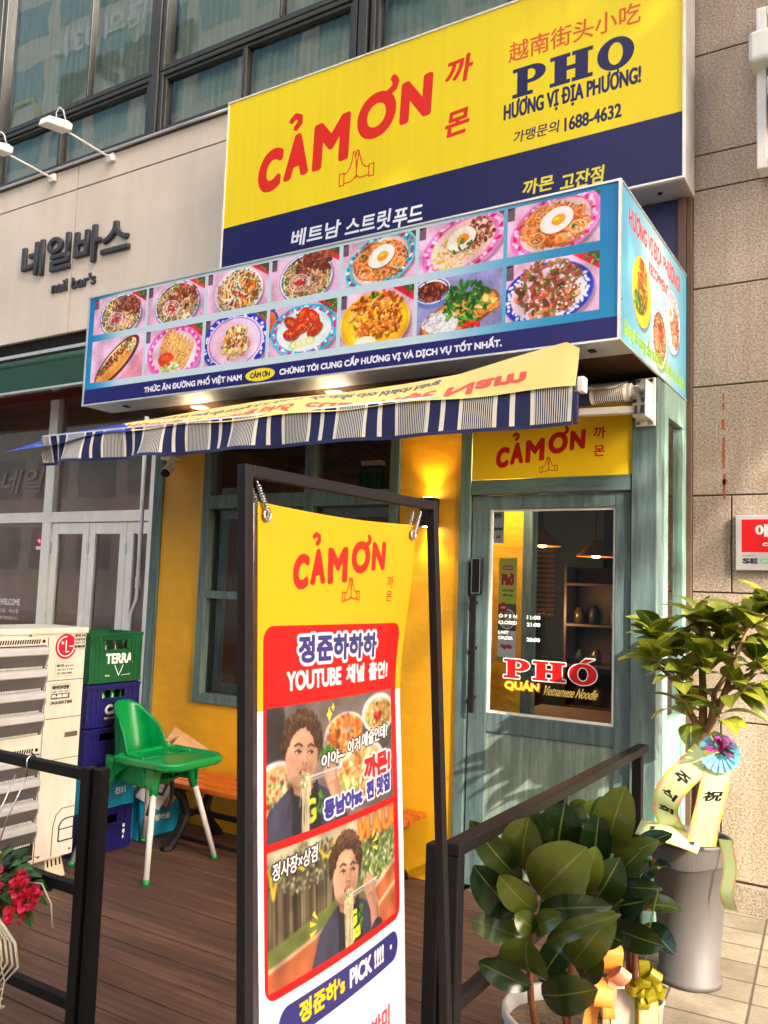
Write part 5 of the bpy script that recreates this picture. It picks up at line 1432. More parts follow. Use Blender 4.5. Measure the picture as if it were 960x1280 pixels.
b = MB(); b.poly([(-1.875, 4.2125, 1.325), (-1.772, 4.2125, 1.325), (-1.772, 4.2125, 1.865), (-1.875, 4.2125, 1.865)], [(0, 0), (1, 0), (1, 1), (0, 1)]); b.build('noodle_poster', mat_print('noodle_poster', print_door_poster(), .5), DO)
b = MB(); b.poly([(-1.918, 4.2125, 1.945), (-1.852, 4.2125, 1.945), (-1.852, 4.2125, 2.122), (-1.918, 4.2125, 2.122)], [(0, 0), (1, 0), (1, 1), (0, 1)]); b.build('paper_sheet', mat_print('paper_sheet', print_sandwich_sheet(), .6), DO)
# glazed side facing the pavement
for q in ((-1.085, -1.030, 4.302, 4.38, .12, 2.60), (-1.085, -1.030, 4.70, 4.80, .12, 2.60)): MB().box(*q).build('side_post', M['mint'], R, bevel=.004)
for q in ((-1.084, -1.031, 4.302, 4.80, 2.60, 2.765), (-1.084, -1.029, 4.38, 4.70, 1.00, 1.075)): MB().box(*q).build('side_rail', M['mint'], R, bevel=.004)
b = MB(); b.box(-1.078, -1.040, 4.38, 4.70, .12, 1.0); b.build('side_panel', M['mint'], R)
b = MB(); b.poly([(-1.055, 4.38, 1.07), (-1.055, 4.70, 1.07), (-1.055, 4.70, 2.61), (-1.055, 4.38, 2.61)]); b.build('side_pane', M['glass'], R)
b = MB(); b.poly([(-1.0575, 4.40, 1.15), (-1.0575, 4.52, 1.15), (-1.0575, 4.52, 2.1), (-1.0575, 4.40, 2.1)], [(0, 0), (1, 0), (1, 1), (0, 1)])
b.build('red_reflection_print', mat_print('red_reflection_print', print_words(100, 780, [('쌀', 12, 100, 76, 80, 3, 0, (226, 50, 36)), ('국', 12, 220, 76, 80, 3, 0, (226, 50, 36)), ('수', 12, 340, 76, 80, 3, 0, (226, 50, 36)), ('분', 12, 500, 76, 80, 3, 0, (226, 50, 36)), ('짜', 12, 620, 76, 80, 3, 0, (226, 50, 36))]), alpha=True), R)  # red characters painted on the pane stand in for a reflection
# room behind the glass
b = MB(); b.box(-4.55, -4.45, 4.30, 8.6, .1, 2.8); b.box(-4.5, -1.0, 8.5, 8.6, .1, 2.8); b.box(-1.06, -1.01, 4.84, 8.6, .1, 2.8); b.cur = 1; b.box(-4.5, -1.05, 4.30, 8.6, 2.70, 2.765); b.cur = 2; b.box(-4.5, -1.05, 4.30, 8.5, .105, .13)
b.build('interior_wall', [M['interior'], M['ceiling'], M['intfloor']], R)
b = MB(); b.box(-2.095, -1.842, 4.46, 4.50, .13, 2.70); b.build('yellow_partition', M['yellow'], R)
b = MB(); b.box(-1.839, -1.78, 4.445, 4.52, .13, 2.70); b.build('inner_post', M['teal'], R, bevel=.004)
b = MB(); b.box(-3.05, -2.45, 7.9, 8.0, .13, 2.7); b.build('back_screen', mat('dark_green_screen', srgb(48, 58, 44), .7), R)
b = MB(); b.box(-4.45, -2.0, 8.44, 8.49, .13, 2.7); b.build('back_panel', mat('dark_brown_panel', srgb(54, 38, 28), .7), R)
b = MB()
for k in range(15): b.box(-2.68, -2.44, 6.58, 6.60, 1.50 + k * .04, 1.522 + k * .04)
b.build('wooden_louver', M['wood'], R)
b = MB(); b.box(-3.9, -2.5, 5.5, 5.9, .13, 1.05); b.box(-3.9, -2.6, 5.0, 5.25, 2.28, 2.32); b.build('serving_counter', M['wood'], R, bevel=.01)

def pendant(x, y, z, lab):
    t = thing('pendant_lamp', lab, 'lamp', (x, y, z), 'pendant lamps in the dining room')
    b = MB(); b.lathe([(.012, z + .10), (.03, z + .09), (.06, z + .05), (.125, z - .01), (.13, z - .02)], (x, y), 24); b.build('shade', mat('brass_shade', srgb(190, 120, 50), .35, .6), t, smooth=True)
    b = MB(); b.tube([(x, y, z + .1), (x, y, 2.70)], .005, 6); b.build('cord', M['jet'], t)
    b = MB(); b.lathe([(.0, z - .03), (.028, z - .022), (.036, z), (.025, z + .03), (0, z + .04)], (x, y), 12); b.build('bulb', mat_emit('warm_bulb', (1, .62, .25), 8), t, smooth=True)
    l = bpy.data.lights.new('bulb_light', 'POINT'); l.energy = .75; l.color = (1, .62, .30); l.shadow_soft_size = .05
    o = bpy.data.objects.new('bulb_light', l); COL.objects.link(o); o.parent = t; o.location = (0, 0, -.06)
pendant(-2.17, 5.60, 2.03, 'brass pendant lamp seen through the door glass beside the yellow partition')
pendant(-1.79, 5.60, 1.96, 'brass pendant lamp seen through the door glass beside the door stile')
pendant(-3.4, 6.2, 2.1, 'brass pendant lamp hanging behind the shop window')
l = bpy.data.lights.new('louver_light', 'POINT'); l.energy = 3.5; l.color = (1, .66, .28); l.shadow_soft_size = .1
o = bpy.data.objects.new('louver_light', l); COL.objects.link(o); o.location = (-2.42, 6.95, 1.4); o.parent = R; o.location = Vector((-2.56, 6.75, 1.52)) - R.location

def packet(x, y, z, w, d, h, m, lab, name='food_packet'):
    t = thing(name, lab, 'packet', (x, y, z), 'packets on the window shelf')
    b = MB(); b.box(x - w / 2, x + w / 2, y - d / 2, y + d / 2, z, z + h * .86); b.build('carton', m, t, bevel=.006)
    b = MB(); b.box(x - w / 2 + .004, x + w / 2 - .004, y - d / 2 + .004, y + d / 2 - .004, z + h * .861, z + h); b.build('lid', M['white'], t, bevel=.004)
packet(-3.0, 5.05, 2.322, .16, .08, .20, M['red'], 'red packet on the shelf behind the shop window')
packet(-3.24, 5.05, 2.322, .17, .08, .26, M['small'] if False else M['crate_g'], 'green packet on the shelf behind the shop window')

t = thing('partition_fill_spot', 'small round ceiling spot added inside the door to brighten the yellow partition', 'lamp', (-1.97, 4.37, 2.69))  # lamp added to brighten the partition behind the door glass
b = MB(); b.lathe([(.04, 2.70), (.04, 2.672), (.03, 2.672), (.028, 2.70)], (-1.97, 4.37), 20); b.build('ring', M['white'], t)
b = MB(); b.disc((-1.97, 4.37, 2.680), .028); b.build('lens', mat_emit('fill_spot_lens', (1, .8, .5), 6), t)
l = bpy.data.lights.new('partition_fill_light', 'SPOT'); l.energy = 36; l.color = (1, .80, .52); l.spot_size = rad(100); l.spot_blend = .8; l.shadow_soft_size = .03
o = bpy.data.objects.new('partition_fill_light', l); COL.objects.link(o); o.parent = t; o.location = (0, -.04, -.025)
def stool(x, y, lab):
    t = thing('red_stool', lab, 'stool', (x, y, .13), 'red stools in the dining room')
    b = MB(); b.lathe([(.001, .575), (.12, .575), (.135, .565), (.14, .545), (.13, .54)], (x, y), 20); b.build('seat', M['red'], t, smooth=True)
    for sx, sy in ((1, 1), (1, -1), (-1, 1), (-1, -1)): MB().bar((x + sx * .13, y + sy * .13, .131), (x + sx * .09, y + sy * .09, .55), .03, .03).build('leg', M['red'], t)
def dining_table(x, y, lab):
    t = thing('dining_table', lab, 'table', (x, y, .13), 'dining tables inside')
    b = MB(); b.box(x - .35, x + .35, y - .3, y + .3, .84, .87); b.build('table_top', M['wood'], t, bevel=.005)
    for sx, sy in ((1, 1), (1, -1), (-1, 1), (-1, -1)): MB().box(x + sx * .3 - .02, x + sx * .3 + .02, y + sy * .25 - .02, y + sy * .25 + .02, .131, .84).build('leg', M['jet'], t)
dining_table(-1.98, 5.75, 'dark dining table inside the door under the pendant lamps'); dining_table(-3.2, 7.2, 'dining table far inside behind the shop window')
stool(-2.28, 5.45, 'red stool inside the door on the near side of the dark table'); stool(-1.72, 5.35, 'red stool inside the door close to the glass'); stool(-2.25, 6.35, 'red stool behind the dark table inside')
dimwood = mat('dim_walnut', srgb(66, 38, 22), .6, 0, .3, 4)
t = thing('wooden_shelf', 'dim brown wooden shelf with jars far inside the door', 'shelf', (-2.15, 7.2, .13))
b = MB(); b.box(-2.47, -1.83, 7.28, 7.30, .13, 1.92); b.box(-2.49, -2.47, 6.95, 7.30, .13, 1.92); b.box(-1.83, -1.81, 6.95, 7.30, .13, 1.92); b.build('cabinet', dimwood, t)
for k in range(5): MB().box(-2.468, -1.832, 6.95, 7.279, .40 + k * .34, .42 + k * .34).build('board', dimwood, t)
for k in range(4):
    for j in range(4):
        x = -2.40 + j * .15 + rnd.uniform(-.02, .02); z = .421 + k * .34; h = rnd.uniform(.12, .22)
        b = MB(); b.lathe([(.001, z), (.045, z), (.048, z + h * .7), (.03, z + h * .85), (.03, z + h), (.001, z + h)], (x, 7.08), 14); b.build('jar', M[rnd.choice(['bottle', 'interior', 'jet', 'bottle'])], t, smooth=True)
# wall lamp beside the door
t = thing('wall_lamp', 'black box wall lamp throwing warm light up and down the yellow wall', 'wall lamp', (-2.27, 4.18, 2.11))
b = MB(); b.box(-2.31, -2.225, 4.09, 4.17, 2.03, 2.19); b.box(-2.295, -2.24, 4.165, 4.182, 2.06, 2.16); b.build('housing', M['jet'], t, bevel=.003)
b = MB(); b.box(-2.295, -2.24, 4.105, 4.155, 2.1905, 2.1925); b.box(-2.295, -2.24, 4.105, 4.155, 2.0275, 2.0295); b.build('lens', mat_emit('lamp_lens', (1, .72, .36), 12), t)
for dz, s in ((.10, 1), (-.10, -1)):
    l = bpy.data.lights.new('wall_lamp_light', 'SPOT'); l.energy = 2.0; l.color = (1, .64, .26); l.spot_size = rad(100); l.spot_blend = .8; l.shadow_soft_size = .02
    o = bpy.data.objects.new('wall_lamp_light', l); COL.objects.link(o); o.parent = t; o.location = (0, -.05, dz)
    o.rotation_euler = (rad(180) if s > 0 else 0, 0, 0)

# ------------------------------------------------------------------ signs
S = thing('roof_sign', 'large yellow and navy light box sign above the menu box', 'sign', (-2.65, 4.8, 4.0))
b = MB(); b.box(-4.318, -.992, 4.535, 4.80, 3.935, 5.292); b.build('case', M['alu'], S, bevel=.004)
b = MB(); rect_frame(b, -4.322, -.988, 3.931, 5.296, .012, 4.522, 4.55); b.build('edge_trim', M['white'], S)
b = MB(); b.poly([(-4.31, 4.53, 3.943), (-1.0, 4.53, 3.943), (-1.0, 4.53, 5.284), (-4.31, 4.53, 5.284)], [(0, 0), (1, 0), (1, 1), (0, 1)]); b.build('face', mat_print('roof_sign_print', print_big_sign(), .4, .92), S)
b = MB(); b.tube([(-1.15, 4.66, 3.936), (-1.15, 4.66, 3.930)], .014, 10); b.build('drain_cap', M['jet'], S)
t = thing('navy_backboard', 'navy board filling the gap between the roof sign and the menu box', 'panel', (-2.7, 4.78, 3.48))
b = MB(); b.box(-4.4, -1.075, 4.77, 4.81, 3.478, 3.93); b.build('board', M['navy'], t)
b = MB(); b.box(-1.073, -1.033, 4.76, 4.815, 3.478, 3.93); b.build('edge', M['brown'], t)

E_ = thing('menu_light_box', 'blue light box with two rows of food photographs over the awning', 'sign', (-2.75, 4.0, 2.77))
b = MB(); b.box(-4.462, -1.035, 3.515, 4.805, 2.845, 3.474); b.build('case', M['alu'], E_)
b = MB(); b.box(-4.462, -1.035, 3.515, 3.74, 2.768, 2.843); b.build('lip', M['alu'], E_, bevel=.003)
b = MB(); b.box(-4.44, -1.04, 3.742, 4.805, 2.80, 2.843); b.build('soffit', M['interior'], E_)
b = MB(); rect_frame(b, -4.466, -1.028, 2.766, 3.480, .010, 3.498, 3.513); b.build('front_trim', M['alu'], E_)
b = MB(); b.poly([(-4.457, 3.505, 2.775), (-1.037, 3.505, 2.775), (-1.037, 3.505, 3.472), (-4.457, 3.505, 3.472)], [(0, 0), (1, 0), (1, 1), (0, 1)]); b.build('menu_face', mat_print('menu_print', print_menu_front(), .38, .92), E_)
b = MB(); b.poly([(-1.0325, 3.515, 2.775), (-1.0325, 4.802, 2.775), (-1.0325, 4.802, 3.472), (-1.0325, 3.515, 3.472)], [(0, 0), (1, 0), (1, 1), (0, 1)]); b.build('side_face', mat_print('menu_side_print', print_menu_side(), .4, .9), E_)
b = MB()
for y0, y1, z0, z1 in ((3.500, 3.514, 2.766, 3.480), (4.800, 4.812, 2.766, 3.480)): b.box(-1.036, -1.026, y0, y1, z0, z1)
for z in (2.766, 3.473): b.box(-1.036, -1.027, 3.514, 4.80, z, z + .008)
b.build('side_trim', M['alu'], E_)
b = MB()
for y0, z in ((3.52, 2.80), (3.52, 3.1), (3.52, 3.44), (3.53, 2.95), (4.79, 2.85)): b.box(-1.031, -1.0285, y0, y0 + .006, z, z + .006)
b.build('rivet', M['jet'], E_)
for x in (-1.185, -4.185): MB().box(x - .015, x + .015, 3.60, 3.64, 2.762, 2.769).build('drain_slot', M['jet'], E_)
for x in (-3.86, -2.80):
    b = MB(); b.lathe([(.062, 2.799), (.058, 2.792), (.045, 2.792), (.042, 2.799)], (x, 3.93), 24); dl = b.build('downlight', M['white'], E_, smooth=True)
    b = MB(); b.disc((x, 3.93, 2.797), .043); b.build('lens', mat_emit('downlight_lens', (1, .80, .52), 9), dl)
    l = bpy.data.lights.new('downlight_spot', 'SPOT'); l.energy = 7; l.color = (1, .78, .48); l.spot_size = rad(120); l.spot_blend = .7; l.shadow_soft_size = .04
    o = bpy.data.objects.new('downlight_spot', l); COL.objects.link(o); o.parent = E_; o.location = Vector((x, 3.93, 2.785)) - E_.location

# ------------------------------------------------------------------ striped awning
A = thing('striped_awning', 'navy and cream striped folding arm awning across the shop front', 'awning', (-2.8, 4.08, 2.7))
b = MB(); b.tube([(-4.46, 4.08, 2.675), (-1.155, 4.08, 2.675)], .048, 20); b.build('roller', M['awning'], A, smooth=True)
b = MB(); b.tube([(-1.155, 4.08, 2.675), (-1.135, 4.08, 2.675)], .044, 20); b.tube([(-1.135, 4.08, 2.675), (-1.10, 4.08, 2.675)], .030, 16); b.tube([(-1.115, 4.06, 2.70), (-1.092, 4.055, 2.62), (-1.10, 4.06, 2.56)], .010, 8); b.build('end_cap', M['white'], A)
b = MB(); b.box(-1.135, -1.04, 4.145, 4.163, 2.515, 2.755); b.box(-1.125, -1.06, 4.05, 4.145, 2.60, 2.615); b.box(-1.125, -1.06, 4.05, 4.145, 2.545, 2.56); b.box(-1.06, -1.05, 4.02, 4.145, 2.54, 2.72); b.box(-1.13, -1.06, 4.07, 4.145, 2.64, 2.655); b.build('bracket', M['white'], A, bevel=.004)
b = MB()
for x, z in ((-1.12, 2.74), (-1.055, 2.74), (-1.12, 2.53), (-1.055, 2.53), (-1.055, 2.63), (-1.09, 2.635)): b.tube([(x, 4.146, z), (x, 4.136, z)], .008, 8)
b.tube([(-1.10, 4.06, 2.68 - .08), (-1.10, 4.06, 2.56)], .011, 8)
b.build('bolt', M['chrome'], A)
b = MB(); b.bar((-1.12, 4.08, 2.585), (-2.45, 3.86, 2.575), .05, .035); b.bar((-2.45, 3.86, 2.575), (-1.75, 3.36, 2.535), .04, .03); b.build('folding_arm', M['white'], A, bevel=.004)
b = MB(); b.bar((-4.40, 4.08, 2.585), (-3.2, 3.86, 2.575), .05, .035); b.bar((-3.2, 3.86, 2.575), (-3.9, 3.36, 2.535), .04, .03); b.build('folding_arm', M['white'], A, bevel=.004)
b = MB(); b.grid(lambda u, v: (-4.53 + 3.385 * u, 3.31 + .77 * v, 2.545 + .185 * v - .03 * math.sin(math.pi * v)), 60, 8); b.build('canopy', M['awning'], A, smooth=True)
b = MB(); b.tube([(-4.54, 3.30, 2.53), (-1.135, 3.30, 2.53)], .020, 12); b.build('front_bar', M['white'], A, smooth=True)
b = MB(); b.box(-1.136, -1.105, 3.275, 3.325, 2.50, 2.565); b.build('bar_cap', M['white'], A, bevel=.006)
def valance(u, v):
    x = -4.535 + 3.39 * u
    amp = .035 * (1 - u) ** 1.3 + .008
    y = 3.275 - v * .012 + amp * v * math.sin(u * 34 + 1.2 * v) + .4 * amp * v * math.sin(u * 61)
    return (x + .010 * (1 - u) * math.sin(v * 6 + u * 40), y, 2.535 - .168 * v)
b = MB(); b.grid(valance, 260, 10); vo = b.build('valance', M['awning'], A, smooth=True)
b = MB(); b.grid(lambda u, v: tuple(Vector(valance(u, .94 + .10 * v)) + Vector((0, -.003, 0))), 260, 1); b.build('hem', M['navy'], A, smooth=True)
b = MB(); b.box(-1.145, -1.128, 3.262, 3.285, 2.37, 2.50); b.build('valance_end', M['navy'], A)

# the cloth thrown over the front bar
tab = [(-4.66, 2.600, 3.48), (-4.465, 2.602, 3.48), (-3.82, 2.628, 3.48), (-3.43, 2.650, 3.48), (-2.96, 2.668, 3.48), (-2.39, 2.660, 3.47), (-2.05, 2.666, 3.46), (-1.74, 2.672, 3.42), (-1.46, 2.700, 3.36), (-1.197, 2.728, 3.32), (-1.136, 2.690, 3.31)]
txs = [q[0] for q in tab]
def cloth(u, v):
    x = -4.66 + (4.66 - 1.136) * u
    zt = float(np.interp(x, txs, [q[1] for q in tab])); yt = float(np.interp(x, txs, [q[2] for q in tab]))
    zb, yb = 2.520 + .006 * math.sin(x * 9), 3.262
    if x < -3.85:
        k = (-3.85 - x) / .81
        zb -= .075 * k ** 1.2; yb -= .035 * k
    p = Vector((x, yb, zb)).lerp(Vector((x, yt, zt)), v)
    sag = .012 * math.sin(math.pi * v) * math.sin(x * 5.3)
    x2 = p.x - (.16 * max(0, (.10 - u) / .10) * (1 - v) if u < .10 else 0) + (.0 if u < .97 else 0)
    return (x2, p.y + sag, p.z - sag)
t = thing('yellow_cloth_banner', 'yellow cloth banner with upside down words flipped over the awning', 'banner', (-2.8, 3.3, 2.53))
b = MB(); b.grid(cloth, 180, 10); b.build('cloth', mat_print('cloth_print', print_cloth(), .75), t, smooth=True)

t = thing('security_camera', 'small white bullet camera under the awning at the yellow wall', 'camera', (-4.28, 4.15, 2.5))
b = MB(); b.box(-4.33, -4.23, 4.06, 4.18, 2.50, 2.522); b.build('mount_plate', M['white'], t, bevel=.004)
b = MB(); b.tube([(-4.28, 4.12, 2.50), (-4.28, 4.12, 2.455), (-4.27, 4.10, 2.44)], .014, 8); b.build('bracket', M['white'], t, smooth=True)
b = MB(); b.tube([(-4.29, 4.13, 2.465), (-4.262, 4.05, 2.405)], .034, 16); b.build('body', M['white'], t, smooth=False, bevel=.004)
b = MB(); b.tube([(-4.262, 4.05, 2.405), (-4.258, 4.038, 2.396)], [.031, .026], 16); b.build('lens', M['jet'], t)

# ------------------------------------------------------------------ other wall signs
t = thing('security_sign', 'red and grey security company plate on the granite wall', 'sign', (-.6, 4.8, 1.85))
b = MB(); b.box(-.78, -.42, 4.79, 4.818, 1.84, 2.132); b.build('backplate', M['alu'], t, bevel=.004)
b = MB(); b.poly([(-.777, 4.7885, 1.843), (-.423, 4.7885, 1.843), (-.423, 4.7885, 2.129), (-.777, 4.7885, 2.129)], [(0, 0), (1, 0), (1, 1), (0, 1)]); b.build('printed_face', mat_print('security_print', print_security(), .4), t)
t = thing('wall_display_case', 'white framed case with brown slats high on the granite wall', 'display case', (-.3, 4.8, 4.0))
b = MB(); rect_frame(b, -.655, .15, 3.975, 4.885, .05, 4.70, 4.818); b.build('frame', M['white'], t, bevel=.006)
b = MB()
for k in range(7): b.box(-.605, .10, 4.77, 4.80, 4.03 + k * .116, 4.14 + k * .116)
b.build('slat', M['wood'], t, bevel=.003)
b = MB(); b.box(-.68, .1, 4.60, 4.77, 4.53, 4.70); b.build('cover', M['white'], t, bevel=.02)
b = MB(); b.lathe([(.001, 4.20), (.06, 4.22), (.09, 4.30), (.10, 4.42), (.08, 4.51), (.03, 4.53)], (-.50, 4.66), 24); b.build('lamp_dome', M['white'], t, smooth=True)
# ------------------------------------------------------------------ air conditioner outdoor unit
AC = thing('air_conditioner', 'large cream outdoor air conditioner with grey louvers facing the deck', 'air conditioner', (-3.92, 2.65, .24))
XF = -3.75
b = MB(); b.box(-4.10, XF, 2.22, 3.07, .245, 1.392); b.build('casing', M['cream'], AC, bevel=.010)
b = MB(); b.box(-4.11, XF + .010, 2.21, 3.078, 1.385, 1.418); b.build('top_cover', M['cream'], AC, bevel=.008)
b = MB()
for z in (1.395,):
    for y in (2.72, 2.93, 2.40): b.tube([(XF + .009, y, z - .012), (XF + .013, y, z - .012)], .006, 8)
for y, z in ((3.045, .275), (2.86, .275)): b.tube([(XF - .001, y, z), (XF + .004, y, z)], .006, 8)
b.build('screw', M['screw'], AC)
b = MB()
for z in (1.148, .955, .745): b.box(XF - .002, XF + .0012, 2.842, 3.066, z - .0018, z + .0018)
b.box(XF - .002, XF + .0012, 2.832, 2.836, .25, 1.37)
rr = [(2.935, .26), (2.935, .40), (2.95, .46), (2.985, .49), (3.06, .49)]
for p, q in zip(rr[:-1], rr[1:]): b.bar((XF, p[0], p[1]), (XF, q[0], q[1]), .004, .004, (1, 0, 0))
b.build('panel_seam', M['groove'], AC)
b = MB(); b.box(XF - .001, XF + .003, 2.96, 3.055, .845, .892); b.cur = 1; b.box(XF, XF + .004, 2.968, 3.047, .852, .878); b.build('grip_recess', [M['cream'], M['groove']], AC)
b = MB(); rr = [(2.972, .325), (2.972, .40), (2.985, .425), (3.01, .435), (3.055, .437), (3.062, .43), (3.062, .325), (2.972, .325)]
for p, q in zip(rr[:-1], rr[1:]): b.bar((XF + .002, p[0], p[1]), (XF + .002, q[0], q[1]), .005, .005, (1, 0, 0))
b.bar((XF + .002, 2.972, .385), (XF + .002, 3.062, .385), .004, .004, (1, 0, 0)); b.build('pipe_cover', M['jet'], AC)
for zt in (1.385, .845):
    b = MB(); b.box(XF - .002, XF + .012, 2.25, 2.815, zt - .052, zt - .012); g = b.build('grille_strip', M['cream'], AC, bevel=.003)
    b = MB()
    for k in range(38): b.bar((XF + .0125, 2.27 + k * .0135, zt - .043), (XF + .0125, 2.276 + k * .0135, zt - .022), .0075, .002, (1, 0, 0))
    b.tube([(XF + .0122, 2.798, zt - .032), (XF + .0138, 2.798, zt - .032)], .009, 10)
    b.build('slot', M['jet'], g)
b = MB(); b.box(XF - .004, XF + .0015, 2.25, 2.825, .27, .79); b.box(XF - .004, XF + .0015, 2.25, 2.825, .885, 1.33); b.build('fan_opening', M['dark'], AC)
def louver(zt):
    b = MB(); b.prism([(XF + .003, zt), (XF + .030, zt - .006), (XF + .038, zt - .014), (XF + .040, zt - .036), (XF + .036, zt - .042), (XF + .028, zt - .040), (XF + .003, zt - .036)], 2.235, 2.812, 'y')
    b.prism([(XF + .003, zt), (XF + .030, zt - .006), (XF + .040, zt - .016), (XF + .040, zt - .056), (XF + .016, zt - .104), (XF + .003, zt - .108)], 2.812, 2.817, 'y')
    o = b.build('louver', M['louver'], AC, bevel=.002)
    b = MB(); b.prism([(XF + .003, zt - .037), (XF + .032, zt - .042), (XF + .014, zt - .098), (XF + .003, zt - .100)], 2.236, 2.811, 'y'); b.build('shadow_vane', M['vane'], o)  # darker grey stands in for the shade below the louver lip
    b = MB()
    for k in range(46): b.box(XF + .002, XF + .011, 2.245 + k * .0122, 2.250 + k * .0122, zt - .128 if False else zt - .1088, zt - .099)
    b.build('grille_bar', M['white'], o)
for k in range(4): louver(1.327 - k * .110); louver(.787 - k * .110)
b = MB(); b.disc((XF + .0018, 2.942, 1.321), .066, 'x', 40); b.build('round_emblem', mat_print('round_emblem', print_round_mark(), .35, alpha=True), AC)
def sticker(name, y0, y1, z0, z1, arr, alpha=False):
    b = MB(); b.poly([(XF + .0025, y0, z0), (XF + .0025, y1, z0), (XF + .0025, y1, z1), (XF + .0025, y0, z1)], [(0, 0), (1, 0), (1, 1), (0, 1)])
    b.build(name, mat_print(name, arr, .5, alpha=alpha), AC)
K = (46, 42, 42)
sticker('sticker', 2.990, 3.066, 1.302, 1.388, print_lines(240, 250, (196, 184, 168), [('에어컨 수리', 14, 62, 210, 46, 3, K), ('이전설치전문', 14, 118, 210, 40, 2, K), ('냉난방기 · 중고', 14, 164, 210, 30, 1, K), ('031-900-1107', 14, 226, 210, 44, 4, K)]))
sticker('sticker', 2.885, 3.000, 1.168, 1.238, print_lines(300, 190, (214, 204, 186), [('에어컨', 16, 66, 120, 46, 2.5, K), ('설치수리', 150, 64, 130, 34, 1.5, K), ('기본료 확인 후 작업', 16, 112, 260, 28, 1, K), ('031-902-9900', 30, 166, 240, 34, 1.5, K)]))
sticker('sticker', 2.868, 2.985, 1.052, 1.130, print_lines(300, 200, (206, 196, 178), [('에어컨의전문', 14, 74, 270, 56, 4, K), ('세척 · 이전 · 수리', 20, 116, 250, 26, 1, K), ('101-202-3031', 20, 180, 250, 44, 3.5, (230, 224, 214))], (10, 126, 290, 192)))
sticker('inverter_lettering', 2.865, 3.015, 1.020, 1.050, print_words(500, 90, [('INVERTER', 14, 74, 440, 52, 3, .4, (56, 50, 46))]), True)
t = thing('plastic_foot', 'cream slotted plastic foot under the air conditioner', 'foot', (-3.95, 3.0, .12))
b = MB()
pr = [(2.945, .122), (3.075, .122), (3.058, .232), (2.962, .232)]
n0 = len(b.v)
A0 = [b.vert((-4.2, p[0], p[1])) for p in pr]; A1 = [b.vert((-3.80 if p[1] < .2 else -3.825, p[0], p[1])) for p in pr]
for k in range(4): b.face((A0[k], A0[(k + 1) % 4], A1[(k + 1) % 4], A1[k]))
b.face(A1); b.face(list(reversed(A0)))
b.build('block', mat('cream_plastic', srgb(206, 190, 160), .5), t, bevel=.006)
b = MB()
for y in (2.972, 2.996, 3.022, 3.046):
    for z in (.135, .182): b.bar((-3.803 - (z - .12) * .22, y, z), (-3.803 - (z + .034 - .12) * .22, y, z + .034), .010, .006, (1, 0, 0))
b.build('slot', M['dark'], t)
b = MB(); b.box(-3.90, -3.80, 2.97, 3.06, .232, .246); b.build('rubber_pad', M['rubbermat'], t, bevel=.004)

# ------------------------------------------------------------------ bottle crates
def crate(x1, y0, y1, z0, h, m, label, words=None, wbox=None, bottles=None, depth=.29, group='stacked bottle crates'):
    """open bottle crate whose long face looks at the deck (+X)"""
    t = thing('bottle_crate', label, 'crate', (x1 - depth / 2, (y0 + y1) / 2, z0), group)
    x0 = x1 - depth; z1 = z0 + h; w = .012; ym = (y0 + y1) / 2; hw = .082
    hz0, hz1 = z0 + h * .66, z0 + h * .84
    b = MB()
    b.box(x0, x1, y0, y1, z0 + .002, z0 + .014)
    b.box(x0, x0 + w, y0, y1, z0 + .014, z1 - .002); b.box(x0 + w, x1 - w, y0, y0 + w, z0 + .014, z1 - .002); b.box(x0 + w, x1 - w, y1 - w, y1, z0 + .014, z1 - .002)
    b.box(x1 - w, x1, y0, y1, z0 + .014, hz0); b.box(x1 - w, x1, y0, y1, hz1, z1 - .002)
    b.box(x1 - w, x1, y0, ym - hw, hz0, hz1); b.box(x1 - w, x1, ym + hw, y1, hz0, hz1)
    b.build('body', m, t, bevel=.003)
    b = MB(); e = .008
    b.box(x1 - .002, x1 + e, y0 - .004, y1 + .004, z1 - .022, z1 - .003); b.box(x1 - .002, x1 + e * .7, y0 - .003, y1 + .003, z0 + .003, z0 + .016)
    b.box(x1 - .002, x1 + e * .6, y0, y1, hz1 + .012, hz1 + .018)
    for y in (y0 + .004, y0 + .045, y0 + .075, y1 - .075, y1 - .045, y1 - .004): b.box(x1 - .002, x1 + e * .8, y - .004, y + .004, z0 + .016, z1 - .022)
    b.box(x1 - .002, x1 + e * .6, y0 + .075, y1 - .075, hz0 - .016, hz0 - .010)
    for x in (x0 + .06, x0 + .14, x0 + .22): b.box(x - .004, x + .004, y0 - e * .7, y0 + .002, z0 + .016, z1 - .022)
    b.box(x0, x1, y0 - e, y0 + .002, z1 - .022, z1 - .003)
    b.build('rib', m, t, bevel=.002)
    if words is not None:
        yy0, yy1, zz0, zz1 = wbox
        b = MB(); b.poly([(x1 + .002, yy0, zz0), (x1 + .002, yy1, zz0), (x1 + .002, yy1, zz1), (x1 + .002, yy0, zz1)], [(0, 0), (1, 0), (1, 1), (0, 1)])
        b.build('crate_lettering', mat_print('crate_lettering', words, .5, alpha=True), t)
    if bottles:
        b = MB(); b.cur = 0
        for k in range(4):
            y = ym - .105 + k * .07
            b.tube([(x1 - .055, y, z0 + .02), (x1 - .055, y, z0 + h * .55), (x1 - .055, y, hz0 + .012), (x1 - .055, y, z1 - .045)], [.028, .028, .014, .012], 10)
        bo = b.build('bottle', bottles, t, smooth=True)
        b = MB()
        for k in range(4): b.tube([(x1 - .055, ym - .105 + k * .07, z1 - .046), (x1 - .055, ym - .105 + k * .07, z1 - .034)], .0145, 10)
        b.build('bottle_cap', M['cap'], bo)
    return t
WH = (236, 240, 230)
